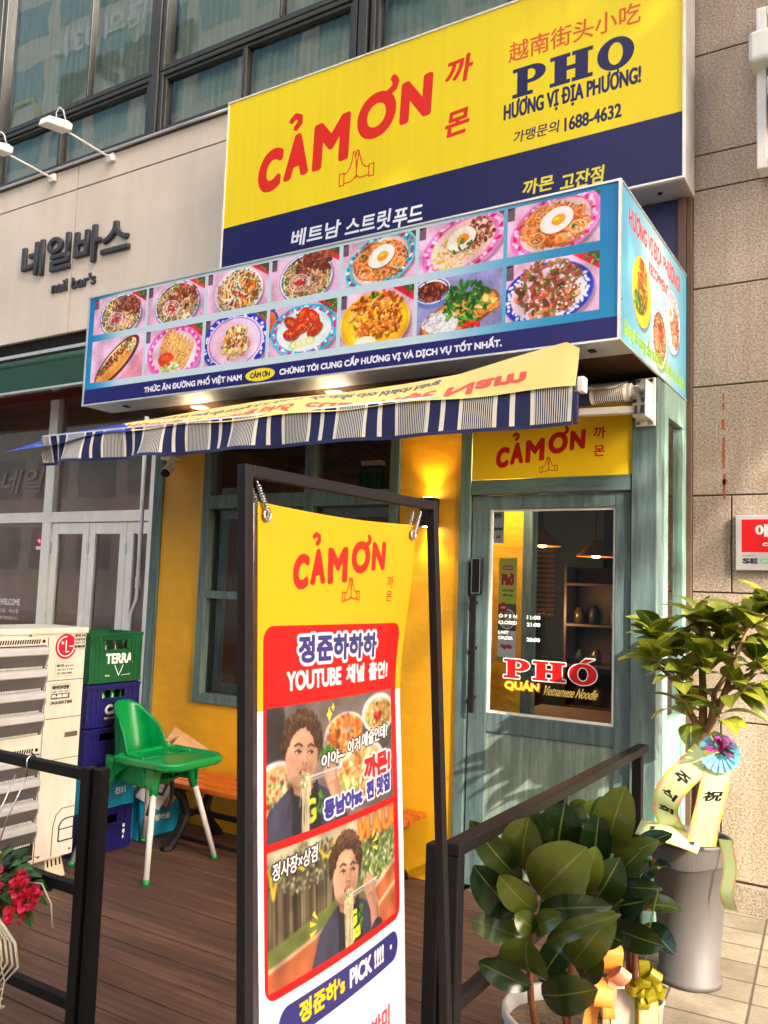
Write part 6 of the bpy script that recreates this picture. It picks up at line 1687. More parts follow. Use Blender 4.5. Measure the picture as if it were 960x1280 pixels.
ter = print_words(300, 230, [('TERRA', 20, 110, 260, 78, 4, 0, WH), ('맥주', 22, 206, 44, 16, .5, 0, WH)], [([(40, 18), (260, 18)], 5, WH), ([(110, 124), (150, 200), (190, 124)], 6, WH), ([(180, 200), (262, 196)], 3, WH)])
crate(-3.93, 3.245, 3.625, 1.082, .290, M['crate_g'], 'dark green bottle crate at the top of the tall crate stack', ter, (3.345, 3.575, 1.10, 1.275), M['bottle'])
crate(-3.93, 3.245, 3.625, .836, .244, M['crate_n'], 'navy crate with green bottles directly under the green crate', print_words(300, 200, [('CASS', 20, 120, 250, 84, 7, .1, WH), ('FRESH BEER', 20, 160, 120, 18, .6, 0, WH)]), (3.36, 3.58, .85, .985), M['bottle_g'])
crate(-3.93, 3.245, 3.625, .612, .222, M['crate_n'], 'navy crate third from the top behind the chair back')
crate(-3.93, 3.245, 3.625, .368, .242, M['crate_c'], 'cyan crate between navy crates in the tall stack', print_words(300, 160, [('진로', 60, 120, 180, 80, 4, 0, WH)]), (3.46, 3.60, .42, .50))
crate(-3.93, 3.245, 3.625, .123, .243, M['crate_n'], 'navy crate at the bottom of the tall stack on the deck', print_words(200, 300, [('맥', 60, 90, 90, 70, 4, 0, WH), ('주', 60, 180, 90, 70, 4, 0, WH), ('청정', 60, 250, 90, 50, 2, 0, WH)]), (3.54, 3.60, .16, .27))
crate(-3.955, 3.70, 4.085, .123, .275, M['crate_c'], 'cyan crate on the deck beside the bench leg', print_words(400, 150, [('참이슬', 150, 110, 220, 70, 3, 0, WH)], [([(50, 60), (70, 40), (90, 60), (110, 44), (100, 90), (70, 110), (50, 90), (50, 60)], 10, WH)]), (3.75, 3.98, .19, .27), None, .27)
t = thing('flattened_cardboard', 'flattened brown and white cardboard leaning over the cyan crate', 'cardboard', (-3.9, 3.85, .4))
b = MB(); b.bar((-4.02, 3.86, .40), (-3.86, 4.02, .70), .30, .012, (1, 0, .3)); b.bar((-3.95, 3.80, .36), (-3.80, 3.98, .66), .26, .010, (1, 0, .4)); b.build('brown_sheet', M['card'], t)
b = MB(); b.bar((-3.93, 3.74, .34), (-3.86, 3.92, .64), .20, .008, (1, 0, .25)); b.bar((-4.0, 3.72, .40), (-3.97, 3.9, .62), .12, .006, (1, 0, .2)); b.build('white_sheet', M['paperw'], t)

# ------------------------------------------------------------------ high chair
H_ = thing('high_chair', 'green plastic high chair with tray and pale tube legs', 'high chair', (-3.63, 3.47, .122))
feet = [(-3.351, 3.214), (-3.897, 3.183), (-3.376, 3.748), (-3.925, 3.722)]
tops = [(-3.455, 3.335), (-3.765, 3.315), (-3.465, 3.615), (-3.77, 3.605)]
for (fx, fy), (tx, ty) in zip(feet, tops):
    b = MB(); b.tube([(fx + (tx - fx) * .02, fy + (ty - fy) * .02, .140), (tx, ty, .625)], [.0155, .0165], 14); lg = b.build('leg', M['leg'], H_, smooth=True)
    b = MB(); b.tube([(fx, fy, .123), (fx, fy, .127), (fx + (tx - fx) * .045, fy + (ty - fy) * .045, .148)], [.014, .0185, .0185], 14); b.build('foot_cap', M['green_p'], lg, smooth=True)
for (fx, fy), (tx, ty) in zip(feet, tops):
    q = lambda f: (fx + (tx - fx) * f, fy + (ty - fy) * f)
    b = MB(); b.tube([(*q(.86), .535), (*q(.97), .60), (tx, ty, .66), (tx, ty, .70)], [.022, .026, .036, .036], 14); b.build('leg_socket', M['green_p'], H_, smooth=True)
# shell: back and sides in one curved skin
def shell(u, v):
    a = (u - .5) * 2                                       # -1 .. 1 around the back
    s = abs(a); sg = 1 if a >= 0 else -1
    if s < .42:
        th = s / .42 * math.pi / 2
        x = -3.700 - .105 * math.cos(th) ** .8; y = 3.455 + sg * .122 * math.sin(th) ** .8
    else:
        f = (s - .42) / .58
        x = -3.700 + .235 * f; y = 3.455 + sg * (.122 + .035 * f)
    arch = math.cos(min(1, s / .60) * math.pi / 2)
    zt = .735 + .255 * max(0, arch) ** .55
    z = .575 + (zt - .575) * v
    tp = 1 - .22 * max(0, z - .70) / .28
    y = 3.455 + (y - 3.455) * tp; x -= .02
    lean = -.045 * max(0, z - .72) / .25
    flare = .02 * (v if s > .42 else v * .3)
    return (x + lean, y + sg * flare, z)
b = MB(); b.grid(shell, 64, 18); sh = b.build('seat_shell', M['green_p'], H_, smooth=True)
so = sh.modifiers.new('thickness', 'SOLIDIFY'); so.thickness = .012; so.offset = 0
b = MB()
def bowl(u, v):
    a = u * 2 * math.pi; r = v
    return (-3.61 + .165 * r * math.cos(a), 3.47 + .155 * r * math.sin(a), .555 + .055 * r ** 3)
b.grid(bowl, 32, 8); b.build('seat_bowl', M['green_p'], H_, smooth=True)
for y in (3.298, 3.625):
    up = [(-3.80 + .38 * k / 14, .712) for k in range(15)]
    lo = [(-3.80 + .38 * (14 - k) / 14, .575 + .085 * math.sin(math.pi * min(1, max(0, ((14 - k) / 14 - .12) / .76)))) for k in range(15)]
    MB().prism(up + lo, y - .006, y + .006, 'y').build('apron', M['green_p'], H_, bevel=.003)
def rrect(x0, x1, y0, y1, r0, r1, n=8):
    pts = []
    for cx, cy, a0, r in ((x1 - r1, y0 + r1, -90, r1), (x1 - r1, y1 - r1, 0, r1), (x0 + r0, y1 - r0, 90, r0), (x0 + r0, y0 + r0, 180, r0)):
        for k in range(n + 1):
            a = rad(a0 + 90 * k / n); pts.append((cx + r * math.cos(a), cy + r * math.sin(a)))
    return pts
tx0, tx1, ty0, ty1 = -3.695, -3.235, 3.235, 3.675
b = MB()
rings = []
for (ins, z) in ((.012, .688), (.002, .700), (.0, .722), (.004, .732), (.012, .736), (.020, .733), (.026, .722), (.034, .719)):
    rings.append([b.vert((x, y, z)) for x, y in rrect(tx0 + ins, tx1 - ins, ty0 + ins, ty1 - ins, .05, .095)])
n = len(rings[0])
for r0, r1 in zip(rings[:-1], rings[1:]):
    for k in range(n): b.face((r0[k], r0[(k + 1) % n], r1[(k + 1) % n], r1[k]))
b.face(rings[-1]); b.face(list(reversed(rings[0])))
b.build('tray', M['green_p'], H_, smooth=False, bevel=.002)
b = MB(); b.lathe([(.040, .7196), (.043, .7245), (.037, .7245), (.034, .7200), (0.001, .7198)], (-3.42, 3.32), 28); b.box(-3.53, -3.52, 3.28, 3.63, .7192, .7225); b.build('cup_ring', M['green_p'], H_, smooth=True)
b = MB()
for y in (3.40, 3.55): b.tube([(-3.56, y, .66), (-3.53, y - .01, .56), (-3.55, y + .012, .47), (-3.565, y, .40)], .012, 6)
b.tube([(-3.53, 3.38, .60), (-3.50, 3.36, .55), (-3.48, 3.42, .52), (-3.50, 3.47, .56)], .010, 6)
b.build('strap', M['jet'], H_)

# ------------------------------------------------------------------ bench
t = thing('slatted_bench', 'orange slatted wooden bench with black cast legs at the yellow wall', 'bench', (-3.0, 3.9, .122))
for k in range(4):
    y = 3.735 + k * .098
    b = MB(); b.box(-3.82 + rnd.uniform(-.004, .004), -2.215, y, y + .082, .468, .497); b.build('slat', M['bench'], t, bevel=.006)
for x in (-3.70, -2.36):
    b = MB()
    b.tube([(x, 3.74, .455), (x, 3.80, .40), (x, 3.84, .30), (x, 3.78, .20), (x, 3.70, .125)], [.024, .026, .030, .028, .032], 8)
    b.tube([(x, 4.10, .455), (x, 4.04, .40), (x, 4.00, .30), (x, 4.06, .20), (x, 4.13, .125)], [.024, .026, .030, .028, .032], 8)
    b.bar((x, 3.74, .452), (x, 4.11, .452), .04, .03); b.bar((x, 3.84, .30), (x, 4.0, .30), .035, .035)
    b.tube([(x, 3.70, .127), (x + .0, 3.66, .130)], [.034, .02], 8)
    b.build('leg', M['black'], t, smooth=False)
b = MB(); b.bar((-3.70, 3.92, .30), (-2.36, 3.92, .30), .02, .03); b.bar((-3.70, 3.80, .175), (-2.36, 3.80, .175), .018, .02); b.build('stretcher', M['black'], t)

# ------------------------------------------------------------------ black railings
RL = thing('deck_railing', 'black square tube railing across the front of the deck by the air conditioner', 'railing', (-2.9, 1.94, .1), 'black deck railings')
for x in (-2.310, -3.60): MB().box(x - .020, x + .020, 1.918, 1.958, .10, 1.060).build('post', M['black'], RL, bevel=.004)
MB().box(-2.284, -2.244, 1.930, 1.970, .10, 1.060).build('post', M['black'], RL, bevel=.004)
MB().box(-3.58, -2.330, 1.921, 1.955, 1.016, 1.052).build('top_rail', M['black'], RL, bevel=.004)
for z in (.668, .312): MB().box(-3.58, -2.330, 1.922, 1.954, z - .017, z + .017).build('lower_rail', M['black'], RL, bevel=.003)
R2 = thing('deck_railing', 'black square tube railing running beside the rubber plants to the door', 'railing', (-1.085, 3.2, .1), 'black deck railings')
for y in (2.182, 3.02, 4.05):
    MB().box(-1.107, -1.063, y - .022, y + .022, .10, .952).build('post', M['black'], R2, bevel=.004)
MB().box(-1.166, -1.122, 2.16, 2.204, .10, .974).build('post', M['black'], R2, bevel=.004)
b = MB(); b.box(-1.110, -1.060, 2.16, 4.15, .953, .990); b.build('top_rail', M['black'], R2, bevel=.005)
for z in (.55, .14): MB().box(-1.103, -1.067, 2.206, 4.027, z - .018, z + .018).build('lower_rail', M['black'], R2, bevel=.003)

# ------------------------------------------------------------------ standing banner
P0 = Vector((-1.116, 1.272, 1.9)); Dd = Vector((.0507, .9987, 0)).normalized(); Lg = Vector((.0655, -.0033, -.9978)).normalized(); Nn = Dd.cross(Lg).normalized()
if Nn.x > 0: Nn = -Nn                                     # away from the printed side
SB = thing('standing_banner', 'tall printed restaurant banner hung in a black metal frame before the deck', 'banner stand', (-1.08, 1.62, .1))
hl = 1.90 - .10
def SP(u, v, w=0): return P0 + Dd * u + Lg * v + Nn * w
b = MB()
for u, q_ in ((0, .023), (.711, .024)): b.bar(SP(u, -.015), SP(u, hl / .9978), q_, q_, Dd)
b.bar(SP(.0115, -.003), SP(.699, -.003), .024, .024, (0, 0, 1))
b.build('frame', M['black'], SB, bevel=.002)
b = MB()
for u in (0, .711):
    q = SP(u, hl / .9978); b.bar((q.x + .12, q.y, .118), (q.x - .36, q.y, .118), .035, .030)
b.bar(SP(.0, 1.72, .03), SP(.711, 1.72, .03), .025, .025); b.build('base_foot', M['black'], SB, bevel=.003)
def sheet(u, v, back=False):
    uu = .046 + .594 * u; vv = .053 + 1.72 * v
    k = min(1, v / .26); k = k * k * (3 - 2 * k)
    w = .060 * (u ** 1.8) * k + .006 * math.sin(v * 7 + u * 2) * v + .010
    if back:
        w += .012 + .020 * min(1, v * 2.2) * (1 - .6 * u)
        uu = .040 + .590 * u - .010 * (1 - u)
    corner = .008 * (1 - min(1, v / .03)) * (math.sin(math.pi * u))
    return SP(uu, vv + corner, w)
b = MB()
N_, M_ = 28, 64
idx = [[b.vert(sheet(i / N_, j / M_)) for j in range(M_ + 1)] for i in range(N_ + 1)]
for i in range(N_):
    for j in range(M_):
        q = [(i, j), (i, j + 1), (i + 1, j + 1), (i + 1, j)]
        b.face([idx[a][c] for a, c in q], [(a / N_, 1 - c / M_) for a, c in q])
b.build('printed_sheet', mat_print('banner_print', print_banner(), .42, .64), SB, smooth=True)
b = MB()
idx = [[b.vert(sheet(i / N_, j / M_, True)) for j in range(M_ + 1)] for i in range(N_ + 1)]
for i in range(N_):
    for j in range(M_): b.face([idx[a][c] for a, c in [(i, j), (i, j + 1), (i + 1, j + 1), (i + 1, j)]])
b.build('back_sheet', M['paperw'], SB, smooth=True)
for u in (.068, .620):
    b = MB(); c = SP(u, .080, .004)
    for k in range(16):
        a0, a1 = 2 * math.pi * k / 16, 2 * math.pi * (k + 1) / 16
        b.tube([c + Dd * (.010 * math.cos(a0)) + Lg * (.010 * math.sin(a0)), c + Dd * (.010 * math.cos(a1)) + Lg * (.010 * math.sin(a1))], .0035, 6, False)
    ey = b.build('eyelet', M['chrome'], SB, smooth=True)
    sgn = -1 if u < .3 else 1
    for dw in (0, .022):
        b = MB(); a0 = SP(u, .078, dw); a1 = SP(u + sgn * .030, .022, dw)
        pts = [a0.lerp(a1, k / 40) + Dd * (.0045 * math.cos(k * 1.7)) + Nn * (.0045 * math.sin(k * 1.7)) for k in range(41)]
        b.tube(pts, .0022, 5); b.tube([a0, a0 + Nn * .006, SP(u, .084, dw)], .002, 5); b.tube([a1, SP(u + sgn * .036, .012, dw)], .002, 5)
        b.build('spring_hook', M['chrome'], SB, smooth=True)

# ------------------------------------------------------------------ plants
def dirv(az, el): return Vector((math.cos(az) * math.cos(el), math.sin(az) * math.cos(el), math.sin(el)))

# grey tall pot and the small tree in it
t = thing('tall_planter', 'tall tapered grey plastic planter holding the small tree', 'planter', (-.81, 3.85, .1))
cx, cy = -.812, 3.85
b = MB(); b.lathe([(.0, .102), (.128, .102), (.130, .125), (.118, .130), (.150, .585), (.158, .590), (.172, .668), (.176, .676), (.174, .684), (.160, .684), (.154, .66), (.150, .62)], (cx, cy), 64); b.build('pot', M['potgrey'], t, smooth=False)
for p in t.children[0].data.polygons: p.use_smooth = True
b = MB(); b.lathe([(0.001, .640), (.08, .646), (.151, .636)], (cx, cy), 40); b.build('soil', M['soil'], t, smooth=True)
b = MB()
for k in range(64):                                         # scalloped band under the rim
    a0, a1 = 2 * math.pi * k / 64, 2 * math.pi * (k + 1) / 64
    za = .588 - .010 * math.sin(a0 * 3); zb = .588 - .010 * math.sin(a1 * 3)
    P_ = lambda a, r, z: (cx + r * math.cos(a), cy + r * math.sin(a), z)
    b.poly([P_(a0, .1605, za), P_(a1, .1605, zb), P_(a1, .1735, .664), P_(a0, .1735, .664)]); b.poly([P_(a0, .150, za + .004), P_(a1, .150, zb + .004), P_(a1, .1605, zb), P_(a0, .1605, za)])
b.build('rim_band', M['potgrey'], t, smooth=True)

T = thing('small_ficus_tree', 'small tree with glossy yellow green leaves in the tall grey planter', 'tree', (-.79, 3.85, .64))
r5 = random.Random(19)
b = MB()
b.tube([(-.785, 3.86, .60), (-.780, 3.86, .80), (-.770, 3.86, .98), (-.762, 3.86, 1.12)], [.030, .027, .025, .026], 12)
limbs = [([(-.762, 3.86, 1.10), (-.815, 3.86, 1.20), (-.850, 3.87, 1.30), (-.87, 3.88, 1.42)], .016), ([(-.762, 3.86, 1.10), (-.760, 3.87, 1.24), (-.768, 3.88, 1.40), (-.775, 3.90, 1.55)], .020), ([(-.762, 3.86, 1.10), (-.70, 3.85, 1.21), (-.655, 3.84, 1.33), (-.64, 3.84, 1.48)], .018), ([(-.73, 3.85, 1.16), (-.70, 3.80, 1.30), (-.62, 3.76, 1.42), (-.56, 3.74, 1.58)], .012), ([(-.80, 3.86, 1.18), (-.86, 3.80, 1.32), (-.93, 3.76, 1.40)], .010), ([(-.66, 3.84, 1.30), (-.57, 3.86, 1.38), (-.50, 3.88, 1.50)], .009)]
for pts, r in limbs: b.tube(pts, [r, r * .9, r * .75, r * .5][:len(pts)], 8)
b.build('trunk', M['bark'], T, smooth=True)
b = MB()
tips = [(-.87, 3.88, 1.46), (-.775, 3.90, 1.58), (-.64, 3.84, 1.50), (-.56, 3.74, 1.60), (-.93, 3.76, 1.41), (-.50, 3.88, 1.52), (-.83, 3.80, 1.36), (-.72, 3.78, 1.42), (-.60, 3.80, 1.32), (-.76, 3.96, 1.46), (-.95, 3.88, 1.50), (-.70, 3.92, 1.56), (-.80, 3.84, 1.22), (-.68, 3.76, 1.22), (-.54, 3.82, 1.42), (-.48, 3.78, 1.64)]
for ti, c in enumerate(tips):
    c = Vector(c); out = (c - Vector((-.74, 3.86, 1.30))); out.z = max(out.z, .02); out.normalize()
    nl = 13 if c.z > 1.3 else 7
    for k in range(nl):
        az = k * 2.4 + ti; el = r5.uniform(-.25, .75)
        d = (dirv(az, el) + out * .55).normalized()
        p = c + d * r5.uniform(.012, .035) - Vector((0, 0, .02 * (k % 3)))
        b.leaf(p, d, (r5.uniform(-.4, .4), r5.uniform(-.4, .4), 1), r5.uniform(.115, .185), r5.uniform(.070, .100), .22, r5.uniform(.05, .35), min(1, max(0, r5.gauss(.60, .28))), 6)
        if k % 2 == 0:
            b.cur = 1; b.tube([c - out * .05, c, p], [.005, .004, .0025], 5); b.cur = 0
for p, d, L, wd, tn in (((-.955, 3.80, 1.42), (-.9, -.25, -.02), .15, .03, .8), ((-.52, 3.76, 1.36), (.7, -.2, -.35), .15, .055, .7), ((-.60, 3.78, 1.30), (.6, -.1, -.5), .15, .06, .3), ((-.79, 3.78, 1.16), (.1, -.55, -.5), .13, .10, .25), ((-.70, 3.76, 1.14), (.35, -.5, -.6), .12, .075, .9), ((-.75, 3.80, 1.06), (.25, -.3, -.8), .10, .05, .85), ((-.69, 3.80, .98), (.2, -.3, -.85), .09, .045, .8)):
    b.leaf(p, d, (0, -.5, .8), L, wd, .15, .1, tn, 7)
b.build('crown', [M['ficus'], M['bark']], T, smooth=True)

# two rubber plants by the railing
def rubber_plant(loc, stems, leaves, lab, seed):
    t = thing('rubber_plant', lab, 'plant', loc)
    b = MB()
    for pts, r in stems: b.tube(pts, r, 8)
    b.build('stem', M['stem'], t, smooth=True)
    b = MB()
    for p, d, L, W, up, tn in leaves: b.leaf(p, d, up, L, W, .22, rr_.uniform(.0, .18), tn, 9)
    b.build('foliage', M['rubber'], t, smooth=True)
    return t
rr_ = random.Random(31)
def spiral(base, top, n, L, W, seed, elr=(.05, 1.1), tn=(.12, .8)):
    q = random.Random(seed); out = []
    base, top = Vector(base), Vector(top)
    for k in range(n):
        f = (k + .5) / n; p = base.lerp(top, f)
        az = k * 2.399 + seed; el = elr[0] + (elr[1] - elr[0]) * f + q.uniform(-.15, .15)
        d = dirv(az, el)
        s = q.uniform(.85, 1.15)
        tint = q.choice([tn[0], tn[0] * .5, tn[1], (tn[0] + tn[1]) / 2, tn[1] * .8])
        out.append((p + d * .02, d, L * s, W * s, (q.uniform(-.25, .25), q.uniform(-.5, .1), 1), tint))
    return out
pa = (-.93, 2.66)
LV = [(-1.016,2.500,.813,-1.132,2.400,.977,.076,.25), (-1.010,2.500,.846,-.980,2.460,1.003,.117,.80), (-.934,2.580,.895,-.905,2.560,1.040,.119,.08), (-.952,2.480,.791,-.809,2.420,.950,.156,.95), (-1.009,2.480,.719,-1.118,2.400,.850,.103,.10), (-.951,2.460,.750,-1.037,2.400,.840,.081,.80), (-.941,2.460,.759,-.730,2.400,.828,.064,.20), (-.949,2.450,.696,-.859,2.400,.773,.057,.70), (-.949,2.450,.696,-.987,2.400,.748,.060,.65), (-.987,2.480,.653,-1.130,2.420,.694,.072,.60), (-.911,2.440,.674,-.704,2.360,.818,.047,.60), (-.840,2.460,.628,-.724,2.420,.795,.090,.75), (-.947,2.420,.591,-.941,2.360,.697,.136,.75), (-.955,2.440,.543,-1.084,2.380,.594,.067,.15), (-.922,2.440,.531,-.755,2.360,.614,.090,.20), (-.792,2.620,.909,-.727,2.560,1.107,.108,.70), (-.825,2.600,.851,-.799,2.560,1.025,.080,.05), (-.818,2.500,.820,-.784,2.480,.951,.064,.95), (-.804,2.540,.787,-.725,2.500,.920,.092,.12), (-.812,2.760,.759,-.660,2.720,.801,.051,.08), (-.819,2.740,.704,-.711,2.700,.760,.088,.05), (-.793,2.700,.667,-.640,2.640,.672,.076,.12), (-.825,2.800,.826,-.690,2.780,.920,.063,.50), (-.790,2.740,.812,-.720,2.720,.899,.069,.40), (-.839,2.500,.718,-.923,2.440,.578,.074,.05), (-.816,2.600,.692,-.727,2.550,.689,.084,.10), (-.854,2.580,.547,-.790,2.550,.633,.080,.40), (-.869,2.700,.985,-.859,2.700,1.037,.043,.90), (-.939,2.720,.976,-.887,2.700,1.022,.051,.85), (-.997,2.560,.911,-.966,2.550,1.003,.084,.45), (-.818,2.660,.934,-.820,2.640,1.054,.057,.15), (-.897,2.520,.807,-.808,2.470,.863,.075,.75), (-1.035,2.520,.804,-1.078,2.500,.858,.063,.10), (-.927,2.640,.859,-.957,2.620,.970,.086,.04), (-.856,2.620,.699,-.798,2.600,.806,.085,.04), (-.913,2.520,.593,-.865,2.480,.558,.048,.35), (-.808,2.600,.616,-.842,2.580,.677,.063,.06)]
cut = 20
def broad(b, rows, seed):
    q = random.Random(seed)
    for x0, y0, z0, x1, y1, z1, w, tn in rows:
        p, e = Vector((x0, y0, z0)), Vector((x1, y1, z1)); d = e - p
        up = Vector((q.uniform(-.15, .35), -1, q.uniform(.15, .6)))
        b.leaf(p, d, up, d.length * 1.08, w * 1.16, q.uniform(.10, .28), q.uniform(-.02, .10), min(1, max(0, tn + q.uniform(-.06, .06))), 12, 1.6, True)
def rubber_plant(loc, stems, rows, extra, lab, seed):
    t = thing('rubber_plant', lab, 'plant', loc)
    b = MB()
    for pts, r in stems: b.tube(pts, r, 8)
    for x0, y0, z0, x1, y1, z1, w, tn in rows:               # leaf stalks back to the nearest stem
        best = min((Vector(q) for pts, r in stems for q in pts), key=lambda v: (v - Vector((x0, y0, z0 - .03))).length)
        b.tube([best, Vector((x0, y0, z0)).lerp(best, .4) + Vector((0, 0, .004)), (x0, y0, z0)], [.0035, .003, .0025], 5)
    b.build('stem', M['stem'], t, smooth=True)
    b = MB(); broad(b, rows, seed)
    for p, d, L, W, up, tn in extra: b.leaf(p, d, up, L, W, .22, rr_.uniform(.0, .15), tn, 10, 1.6, True)
    b.build('foliage', M['rubber'], t, smooth=True)
    return t
rr_ = random.Random(31)
def spiral(base, top, n, L, W, seed, elr=(.05, 1.1), tn=(.12, .8)):
    q = random.Random(seed); out = []
    base, top = Vector(base), Vector(top)
    for k in range(n):
        f = (k + .5) / n; p = base.lerp(top, f)
        az = k * 2.399 + seed; el = elr[0] + (elr[1] - elr[0]) * f + q.uniform(-.15, .15)
        d = dirv(az, el); s_ = q.uniform(.85, 1.15)
        out.append((p + d * .02, d, L * s_, W * s_, (q.uniform(-.25, .25), q.uniform(-.6, -.1), 1), q.choice([tn[0], tn[0] * .5, tn[1], (tn[0] + tn[1]) / 2])))
    return out
rubber_plant((-.95, 2.62, .36), [([(-.995, 2.60, .33), (-.99, 2.53, .46), (-.975, 2.47, .60), (-.96, 2.49, .80)], [.012, .011, .010, .008]), ([(-.925, 2.66, .33), (-.90, 2.62, .55), (-.86, 2.60, .72), (-.85, 2.62, .92)], [.012, .010, .009, .007]), ([(-.90, 2.62, .33), (-.905, 2.55, .50), (-.91, 2.50, .70)], [.010, .009, .007])],
             LV[:19] + LV[24:27] + LV[29:], spiral((-.92, 2.66, .62), (-.90, 2.68, .88), 9, .15, .09, 8, (.2, 1.0), (.05, .3)),
             'rubber plant with broad olive and dark leaves in the wide white pot', 1)
t = thing('wide_planter', 'wide round white planter filled with bark chips', 'planter', (pa[0], pa[1], .1))
b = MB(); b.lathe([(.0, .102), (.135, .102), (.150, .12), (.186, .36), (.193, .375), (.193, .395), (.186, .402), (.176, .395), (.172, .34)], pa, 56); b.build('pot', M['potwhite'], t, smooth=True)
b = MB(); b.lathe([(.001, .350), (.09, .355), (.175, .352)], pa, 40); b.build('bark_chips', M['soil'], t, smooth=True)
pb = (-.775, 2.84)
rubber_plant((pb[0], pb[1], .4), [([(-.785, 2.84, .36), (-.79, 2.88, .62), (-.81, 2.84, .80), (-.86, 2.80, .98)], [.013, .011, .009, .007]), ([(-.765, 2.84, .36), (-.765, 2.84, .58), (-.78, 2.80, .70)], [.011, .010, .007])],
             LV[19:24] + LV[27:29], spiral((-.79, 2.92, .60), (-.81, 2.92, .80), 12, .15, .085, 12, (-.1, .8), (.04, .3)),
             'darker rubber plant standing behind the ribbon bows', 2)
t = thing('narrow_planter', 'narrow white planter with ribbon bows in front of it', 'planter', (pb[0] - .03, pb[1] - .1, .1))
b = MB(); b.lathe([(.0, .102), (.080, .102), (.098, .41), (.103, .418), (.098, .424), (.090, .415), (.088, .37)], (pb[0], pb[1]), 44); b.build('pot', M['potwhite'], t, smooth=True)
b = MB(); b.lathe([(.001, .372), (.089, .375)], (pb[0], pb[1]), 32); b.build('soil', M['soil'], t)

# ------------------------------------------------------------------ ribbons and bows
def strip(b, pts, wdir, w, uv=True, sub=8):
    """a band along a smooth path"""
    P = [Vector(p) for p in pts]; out = []
    for k in range(len(P) - 1):
        p0, p1, p2, p3 = P[max(k - 1, 0)], P[k], P[k + 1], P[min(k + 2, len(P) - 1)]
        for j in range(sub):
            s = j / sub
            out.append(.5 * ((2 * p1) + (p2 - p0) * s + (2 * p0 - 5 * p1 + 4 * p2 - p3) * s * s + (3 * p1 - p0 - 3 * p2 + p3) * s ** 3))
    out.append(P[-1]); n = len(out)
    wd = [Vector(q).normalized() for q in (wdir if isinstance(wdir, list) else [wdir, wdir])]
    rows = []
    for i, p in enumerate(out):
        f = i / (n - 1) * (len(wd) - 1); a = min(int(f), len(wd) - 2); d = wd[a].lerp(wd[a + 1], f - a).normalized()
        rows.append([b.vert(p + d * (w * q)) for q in (-.5, 0, .5)])
    for i in range(n - 1):
        for q in (0, 1):
            b.face((rows[i][q], rows[i][q + 1], rows[i + 1][q + 1], rows[i + 1][q]), [(q / 2, 1 - i / (n - 1)), (q / 2 + .5, 1 - i / (n - 1)), (q / 2 + .5, 1 - (i + 1) / (n - 1)), (q / 2, 1 - (i + 1) / (n - 1))])
t = thing('congratulation_ribbon', 'green and pink edged ribbons with Korean words tied to the small tree', 'ribbon', (-.68, 3.68, 1.0))
Rt = lambda P, s: tuple(Vector(P) + Vector((0, 0, s)))
b = MB(); strip(b, [(-.715, 3.68, 1.06), (-.765, 3.66, 1.00), (-.825, 3.65, .93), (-.862, 3.66, .86), (-.868, 3.68, .80), (-.845, 3.70, .73)], [(.75, -.2, -.62), (.8, -.1, -.5), (1, -.1, .1)], .112); b.build('ribbon_tail', mat_print('ribbon_words_a', print_ribbon([('주', 330, 84), ('식', 520, 84), ('회', 710, 84)]), .35), t, smooth=True)
b = MB(); strip(b, [(-.655, 3.67, 1.05), (-.672, 3.655, .96), (-.690, 3.65, .87), (-.712, 3.655, .78), (-.728, 3.67, .695)], (.97, .1, .14), .112); b.build('ribbon_tail', mat_print('ribbon_words_b', print_ribbon([('祝', 420, 100)]), .35), t, smooth=True)
b = MB(); strip(b, [(-.73, 3.66, .70), (-.80, 3.655, .715), (-.88, 3.66, .725), (-.955, 3.70, .72), (-1.0, 3.75, .71)], [(.1, .8, .55), (.1, .8, .55)], .085); b.build('ribbon_tail', mat_print('ribbon_words_c', print_ribbon([('개업', 150, 66), ('화원', 620, 66)]), .35), t, smooth=True)
b = MB(); strip(b, [(-.650, 3.74, .72), (-.628, 3.72, .62), (-.640, 3.71, .52), (-.622, 3.71, .46)], (.8, -.3, .1), .06); b.build('ribbon_tail', mat_print('ribbon_words_d', print_ribbon([]), .35), t, smooth=True)
b = MB()
for k in range(13):
    a = -2.6 + k * .43; c = Vector((-.655, 3.665, 1.075)); d = Vector((math.cos(a), -.25, math.sin(a) * .9 - .2)).normalized(); s = Vector((-d.z, .3, d.x)).normalized()
    b.poly([c, c + d * .075 + s * .02, c + d * .082, c + d * .075 - s * .02])
b.build('gauze_bow', M['cyan_r'], t)
b = MB(); c = Vector((-.645, 3.645, 1.095)); q = random.Random(4)
for k in range(16):
    d = dirv(q.uniform(0, 6.28), q.uniform(-.6, 1.2)); d.y -= .5; e = Vector((q.uniform(-1, 1), q.uniform(-.3, .3), q.uniform(-1, 1)))
    strip(b, [c, c + d * .03 + e * .012, c + d * .055, c + d * .045 - e * .018], e.cross(d), .012, sub=4)
b.build('curled_bow', M['magenta'], t, smooth=True)
b = MB()
for k in range(7):
    d = dirv(q.uniform(0, 6.28), q.uniform(-.6, 1.2)); d.y -= .5; e = Vector((q.uniform(-1, 1), 0, q.uniform(-1, 1)))
    strip(b, [c, c + d * .03 + e * .012, c + d * .05], e.cross(d), .012, sub=4)
b.build('dark_curl', mat('teal_ribbon', srgb(24, 60, 70), .3), t, smooth=True)

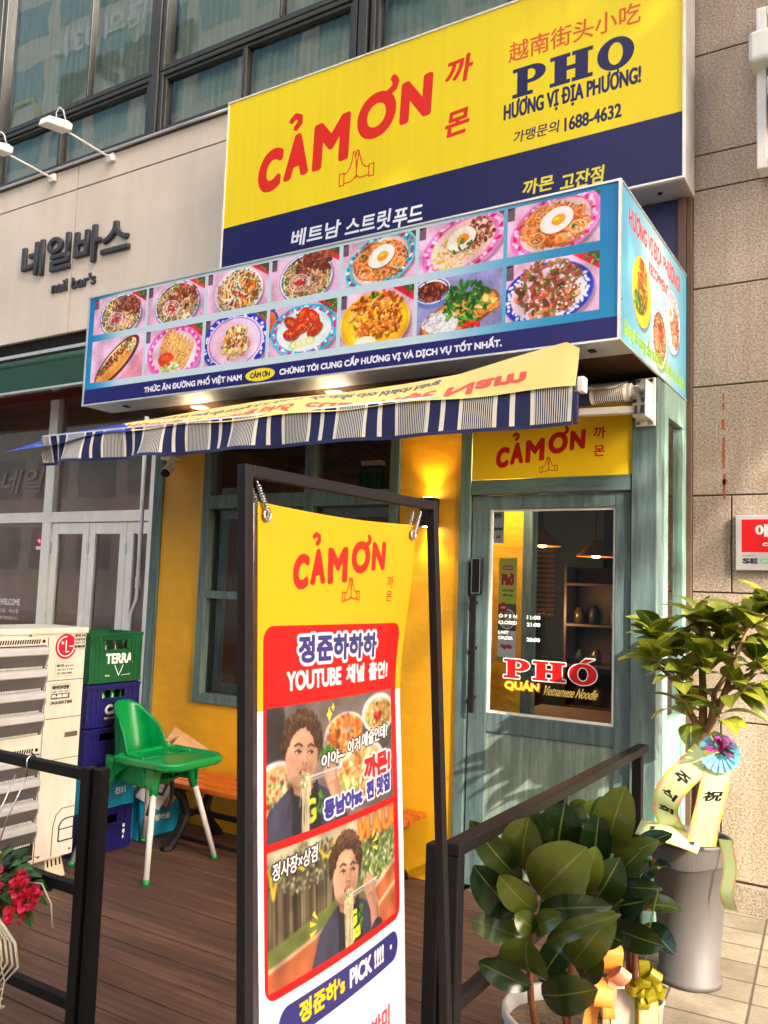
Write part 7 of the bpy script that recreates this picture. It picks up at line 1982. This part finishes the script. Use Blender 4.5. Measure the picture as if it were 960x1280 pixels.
RT, VW = Vector((.851, .524, .03)), Vector((.525, -.846, -.09))     # across and out of the bow's front
def bow_loop(b, base, ang, L, w, lift, out=0.0, twist=0.0):
    """one soft ribbon loop leaving the knot, folded over at its tip"""
    base = Vector(base); d = (RT * math.cos(rad(ang)) + Vector((0, 0, 1)) * math.sin(rad(ang)) + VW * out).normalized()
    wd = (d.cross(VW) + VW * twist).normalized(); n = wd.cross(d).normalized()
    if n.dot(VW) < 0: n = -n
    strip(b, [base, base + d * L * .35 + n * lift * .9, base + d * L * .80 + n * lift * 1.1, base + d * L + n * lift * .35, base + d * L * .86 - n * lift * .35, base + d * L * .4 - n * lift * .2, base - n * .004], wd, w, sub=9)
t = thing('orange_ribbon_bow', 'orange and pink satin bow with cream tails before the narrow white planter', 'bow', (-.78, 2.62, .5))
kn = (-.782, 2.615, .562)
b = MB(); bow_loop(b, kn, 84, .088, .056, .030); bow_loop(b, (-.795, 2.60, .555), 262, .080, .054, .026, .25); bow_loop(b, (-.79, 2.60, .53), 276, .085, .034, .022, .2)
strip(b, [(-.80, 2.60, .54), (-.815, 2.585, .48), (-.825, 2.58, .41), (-.80, 2.58, .33), (-.79, 2.58, .24)], RT, .042)
b.build('orange_loop', M['orange_r'], t, smooth=True)
b = MB(); bow_loop(b, (-.765, 2.60, .548), 52, .060, .040, .018, .3); strip(b, [(-.765, 2.60, .555), (-.762, 2.585, .51), (-.768, 2.58, .46)], RT, .026); strip(b, [(-.775, 2.60, .55), (-.785, 2.58, .50), (-.775, 2.575, .44), (-.785, 2.575, .40)], RT, .020)
b.build('pink_loop', M['pink_r'], t, smooth=True)
b = MB(); strip(b, [(-.745, 2.64, .52), (-.742, 2.63, .44), (-.745, 2.63, .32), (-.742, 2.63, .18)], RT, .070); b.build('cream_tail', mat('cream_satin', (.74, .66, .54), .4), t, smooth=True)
b = MB(); b.tube([(-.86, 2.66, .50), (-.845, 2.64, .62)], .0022, 5); b.build('wire_pick', M['small'], t)
t = thing('gold_ribbon_bow', 'olive gold satin bow with printed paper tail beside the orange bow', 'bow', (-.69, 2.66, .5))
g0 = Vector((-.690, 2.66, .545))
b = MB()
for ang, L, w, lf, ou in ((92, .070, .030, .018, .0), (58, .062, .036, .022, .35), (20, .050, .030, .020, .5), (-18, .062, .034, .022, .2), (-70, .050, .030, .020, .6), (-105, .066, .032, .020, .25), (182, .060, .032, .022, .2), (140, .042, .028, .018, .6), (215, .045, .028, .018, .6), (-45, .040, .028, .02, .9), (100, .035, .028, .018, .9)):
    bow_loop(b, g0 + VW * .008, ang, L, w, lf, ou, .15)
b.build('gold_loop', M['gold_r'], t, smooth=True)
b = MB(); strip(b, [(-.712, 2.66, .53), (-.715, 2.65, .42), (-.712, 2.65, .30), (-.718, 2.65, .18)], RT, .038); b.build('olive_tail', M['gold_r'], t, smooth=True)
ar = print_ribbon([('祝', 300, 70), ('발전', 470, 80)], 700)
b = MB(); strip(b, [(-.675, 2.655, .50), (-.668, 2.64, .43), (-.672, 2.635, .33), (-.660, 2.635, .18)], RT, .060); b.build('printed_tail', mat_print('bow_tail_print', ar, .4), t, smooth=True)
b = MB(); b.tube([(-.70, 2.70, .56), (-.685, 2.69, .68), (-.655, 2.68, .81)], .0022, 5); b.build('wire_pick', M['small'], t)

# ------------------------------------------------------------------ hanging flowers on the railing
t = thing('hanging_flower_basket', 'hanging basket of red and pink begonias with dry trailing vines', 'flower basket', (-2.6, 1.80, .62))
bc = Vector((-2.615, 1.81, .625)); q = random.Random(77)
b = MB(); b.lathe([(.01, bc.z - .10), (.06, bc.z - .09), (.085, bc.z - .03), (.09, bc.z + .02), (.08, bc.z + .02)], (bc.x - .03, bc.y), 24); b.build('basket', M['brown'], t, smooth=True)
b = MB()
for k in range(150):
    d = dirv(q.uniform(0, 6.28), q.uniform(-.5, 1.2)); p = bc + Vector((0, 0, .03)) + Vector((d.x * .17, d.y * .13, d.z * .11)) * q.uniform(.5, 1.15)
    b.leaf(p, (d + Vector((0, 0, -.15))).normalized(), (q.uniform(-.4, .4), -.5, .8), q.uniform(.04, .075), q.uniform(.025, .04), .2, .3, q.random(), 5)
b.build('foliage', M['small'], t, smooth=True)
b = MB()
heads = [(-.01, -.07, .19, .05), (.03, -.08, .12, .055), (-.02, -.05, .155, .052), (.05, -.06, .10, .050), (.075, -.07, .055, .055), (.02, -.09, .05, .045), (.21, -.04, .075, .032), (.235, -.03, .035, .034), (.215, -.05, -.005, .036), (.245, -.02, .06, .03), (.05, -.11, -.05, .024), (.145, -.09, -.075, .022), (-.09, -.06, .13, .05), (-.12, -.08, .04, .05), (.19, -.02, .095, .025), (.01, -.10, .005, .03)]
for hx, hy, hz, r in heads:
    c = bc + Vector((hx, hy, hz)); tn = .9 if hx < .12 else .35
    for k in range(34):
        d = dirv(q.uniform(0, 6.28), q.uniform(-.7, 1.4))
        b.leaf(c + d * r * q.uniform(.3, .65), (d + Vector((q.uniform(-.5, .5), q.uniform(-.5, .5), q.uniform(-.5, .5)))).normalized(), d, r * q.uniform(.5, .8), r * q.uniform(.55, .8), -.15, -.1, min(1, max(0, q.gauss(tn, .2))), 4)
b.build('blossom', M['petal'], t, smooth=True)
b = MB()
for k in range(14):
    x, y, z = bc.x + q.uniform(.04, .15), bc.y - q.uniform(.05, .12), bc.z - .05
    pts = [(x, y, z)]; dx = q.uniform(.0, .05)
    for j in range(7): x += q.uniform(-.015, .018) + dx * (.5 if j < 3 else -.4); y += q.uniform(-.012, .012); z -= q.uniform(.03, .065); pts.append((x, y, z))
    b.tube(pts, [.0035 * (1 - .09 * j) for j in range(8)], 4)
for k in range(5):
    p = bc + Vector((.10, -.08, -.03)); s = .08 + .025 * k
    b.tube([p, p + Vector((s * .5, -.01, .025)), p + Vector((s, -.01, -.03)), p + Vector((s * 1.05, 0, -.10)), p + Vector((s * .6, 0, -.18))], [.004, .005, .005, .004, .002], 5)
b.tube([bc + Vector((.20, 0, .08)), bc + Vector((.27, 0, .09)), bc + Vector((.32, 0, .04)), bc + Vector((.335, 0, -.03))], .0028, 5)
b.build('trailing_vine', M['vine'], t, smooth=True)
b = MB()
for k in range(60):
    d = dirv(q.uniform(0, 6.28), q.uniform(-1.3, .6)); p = bc + Vector((.06, -.07, -.34)) + Vector((d.x * .06, d.y * .05, d.z * .13))
    b.leaf(p, d, (0, -1, .3), .045, .016, .2, .2, q.random(), 4)
b.build('moss_clump', M['lichen'], t, smooth=True)
b = MB(); b.tube([(-2.60, 1.915, .99), (-2.60, 1.912, 1.05), (-2.61, 1.938, 1.066), (-2.615, 1.965, 1.04)], .0032, 6)
b.tube([(-2.60, 1.915, .99), (-2.63, 1.87, .85), (-2.63, 1.81, .64)], .0026, 6); b.tube([(-2.66, 1.915, .99), (-2.68, 1.86, .83), (-2.70, 1.81, .64)], .0026, 6); b.build('hook_wire', M['chrome'], t, smooth=True)

# ------------------------------------------------------------------ the street behind the camera: offices, with shops, tower and tree added for shade and reflections
O = thing('opposite_office_building', 'pale office building across the street', 'building', (-24, -15, 0))
b = MB(); b.box(-60, -8, -28, -14, .1, 42); b.build('wall', M['opp'], O)
for fl in range(12):
    for k in range(13):
        x = -49.5 + k * 3.1; z = 2.0 + fl * 3.2
        b = MB(); b.box(x, x + 2.3, -14.05, -13.98, z, z + 1.9); b.build('window', M['oppglass'], O)
b = MB(); b.poly([(-24, -13.9, 22.2), (-38, -13.9, 22.2), (-38, -13.9, 28.2), (-24, -13.9, 28.2)], [(0, 0), (1, 0), (1, 1), (0, 1)])
b.build('hanging_sign', mat_print('hanging_sign_print', print_words(900, 400, [('예약문의 031-', 40, 150, 620, 84, 3, 0, (250, 250, 240)), ('만화카페', 60, 330, 560, 130, 8, 0, (40, 44, 44))], [([(740, 240), (820, 240), (860, 300), (820, 360), (740, 360), (700, 300), (740, 240)], 14, (214, 200, 120))]), .6, alpha=True), O)
O3 = thing('added_low_shops', 'unseen low row of shops added across the street for the glass to reflect', 'building', (-2, -13, 0))  # added so the door glass mirrors a wall instead of bright sky
b = MB(); b.box(-10.9, 5.8, -20, -12, .09, 5.2); b.build('wall', M['opp'], O3)
for k in range(5):
    b = MB(); b.box(-10.2 + k * 3.2, -7.8 + k * 3.2, -12.03, -11.95, .3, 2.6); b.build('window', M['oppglass'], O3)
O2 = thing('added_shade_tower', 'unseen grey tower added down the street to shade the deck', 'building', (14, -10, 0))  # added out of view to keep direct sun off the deck
b = MB(); b.box(6, 26.2, -24, -10, .09, 27); b.build('wall', M['opp2'], O2)
for fl in range(7):
    for k in range(5):
        b = MB(); b.box(7.2 + k * 3.6, 9.6 + k * 3.6, -10.02, -9.95, 2.5 + fl * 3.3, 4.4 + fl * 3.3); b.build('window', M['oppglass'], O2)
ST = thing('added_shade_tree', 'unseen leafy tree added along the pavement to shade the upper front', 'tree', (6.4, 2.5, .1))  # crown added out of view to block sun from the signs and wall
b = MB(); b.tube([(6.4, 2.5, .1), (6.45, 2.5, 3), (6.4, 2.4, 6), (6.45, 1.7, 8), (6.5, 1.1, 11)], [.2, .17, .14, .1, .05], 10)
for k in range(9):
    a = k * 2.4; b.tube([(6.4, 1.8 - .08 * k, 7.7 + k * .3), (6.4 + 1.0 * math.cos(a), 1.4 + 1.0 * math.sin(a), 8.3 + k * .4), (6.4 + 2.0 * math.cos(a), 1.1 + 1.7 * math.sin(a), 8.8 + k * .5)], [.08, .05, .02], 6)
b.build('trunk', M['bark'], ST, smooth=True)
b = MB(); q = random.Random(3)
for k in range(5400):
    d = dirv(q.uniform(0, 6.283), math.asin(q.uniform(-1, 1))); r = q.random() ** .4
    p = Vector((6.4 + d.x * r * 2.6, .95 + d.y * r * 2.6, 10.65 + d.z * r * 3.5))
    b.leaf(p, dirv(q.uniform(0, 6.283), q.uniform(-.8, .5)), (q.uniform(-1, 1), q.uniform(-1, 1), 1), q.uniform(.22, .34), q.uniform(.14, .2), .15, .2, q.random(), 3)
b.build('crown', M['ficus'], ST, smooth=True)
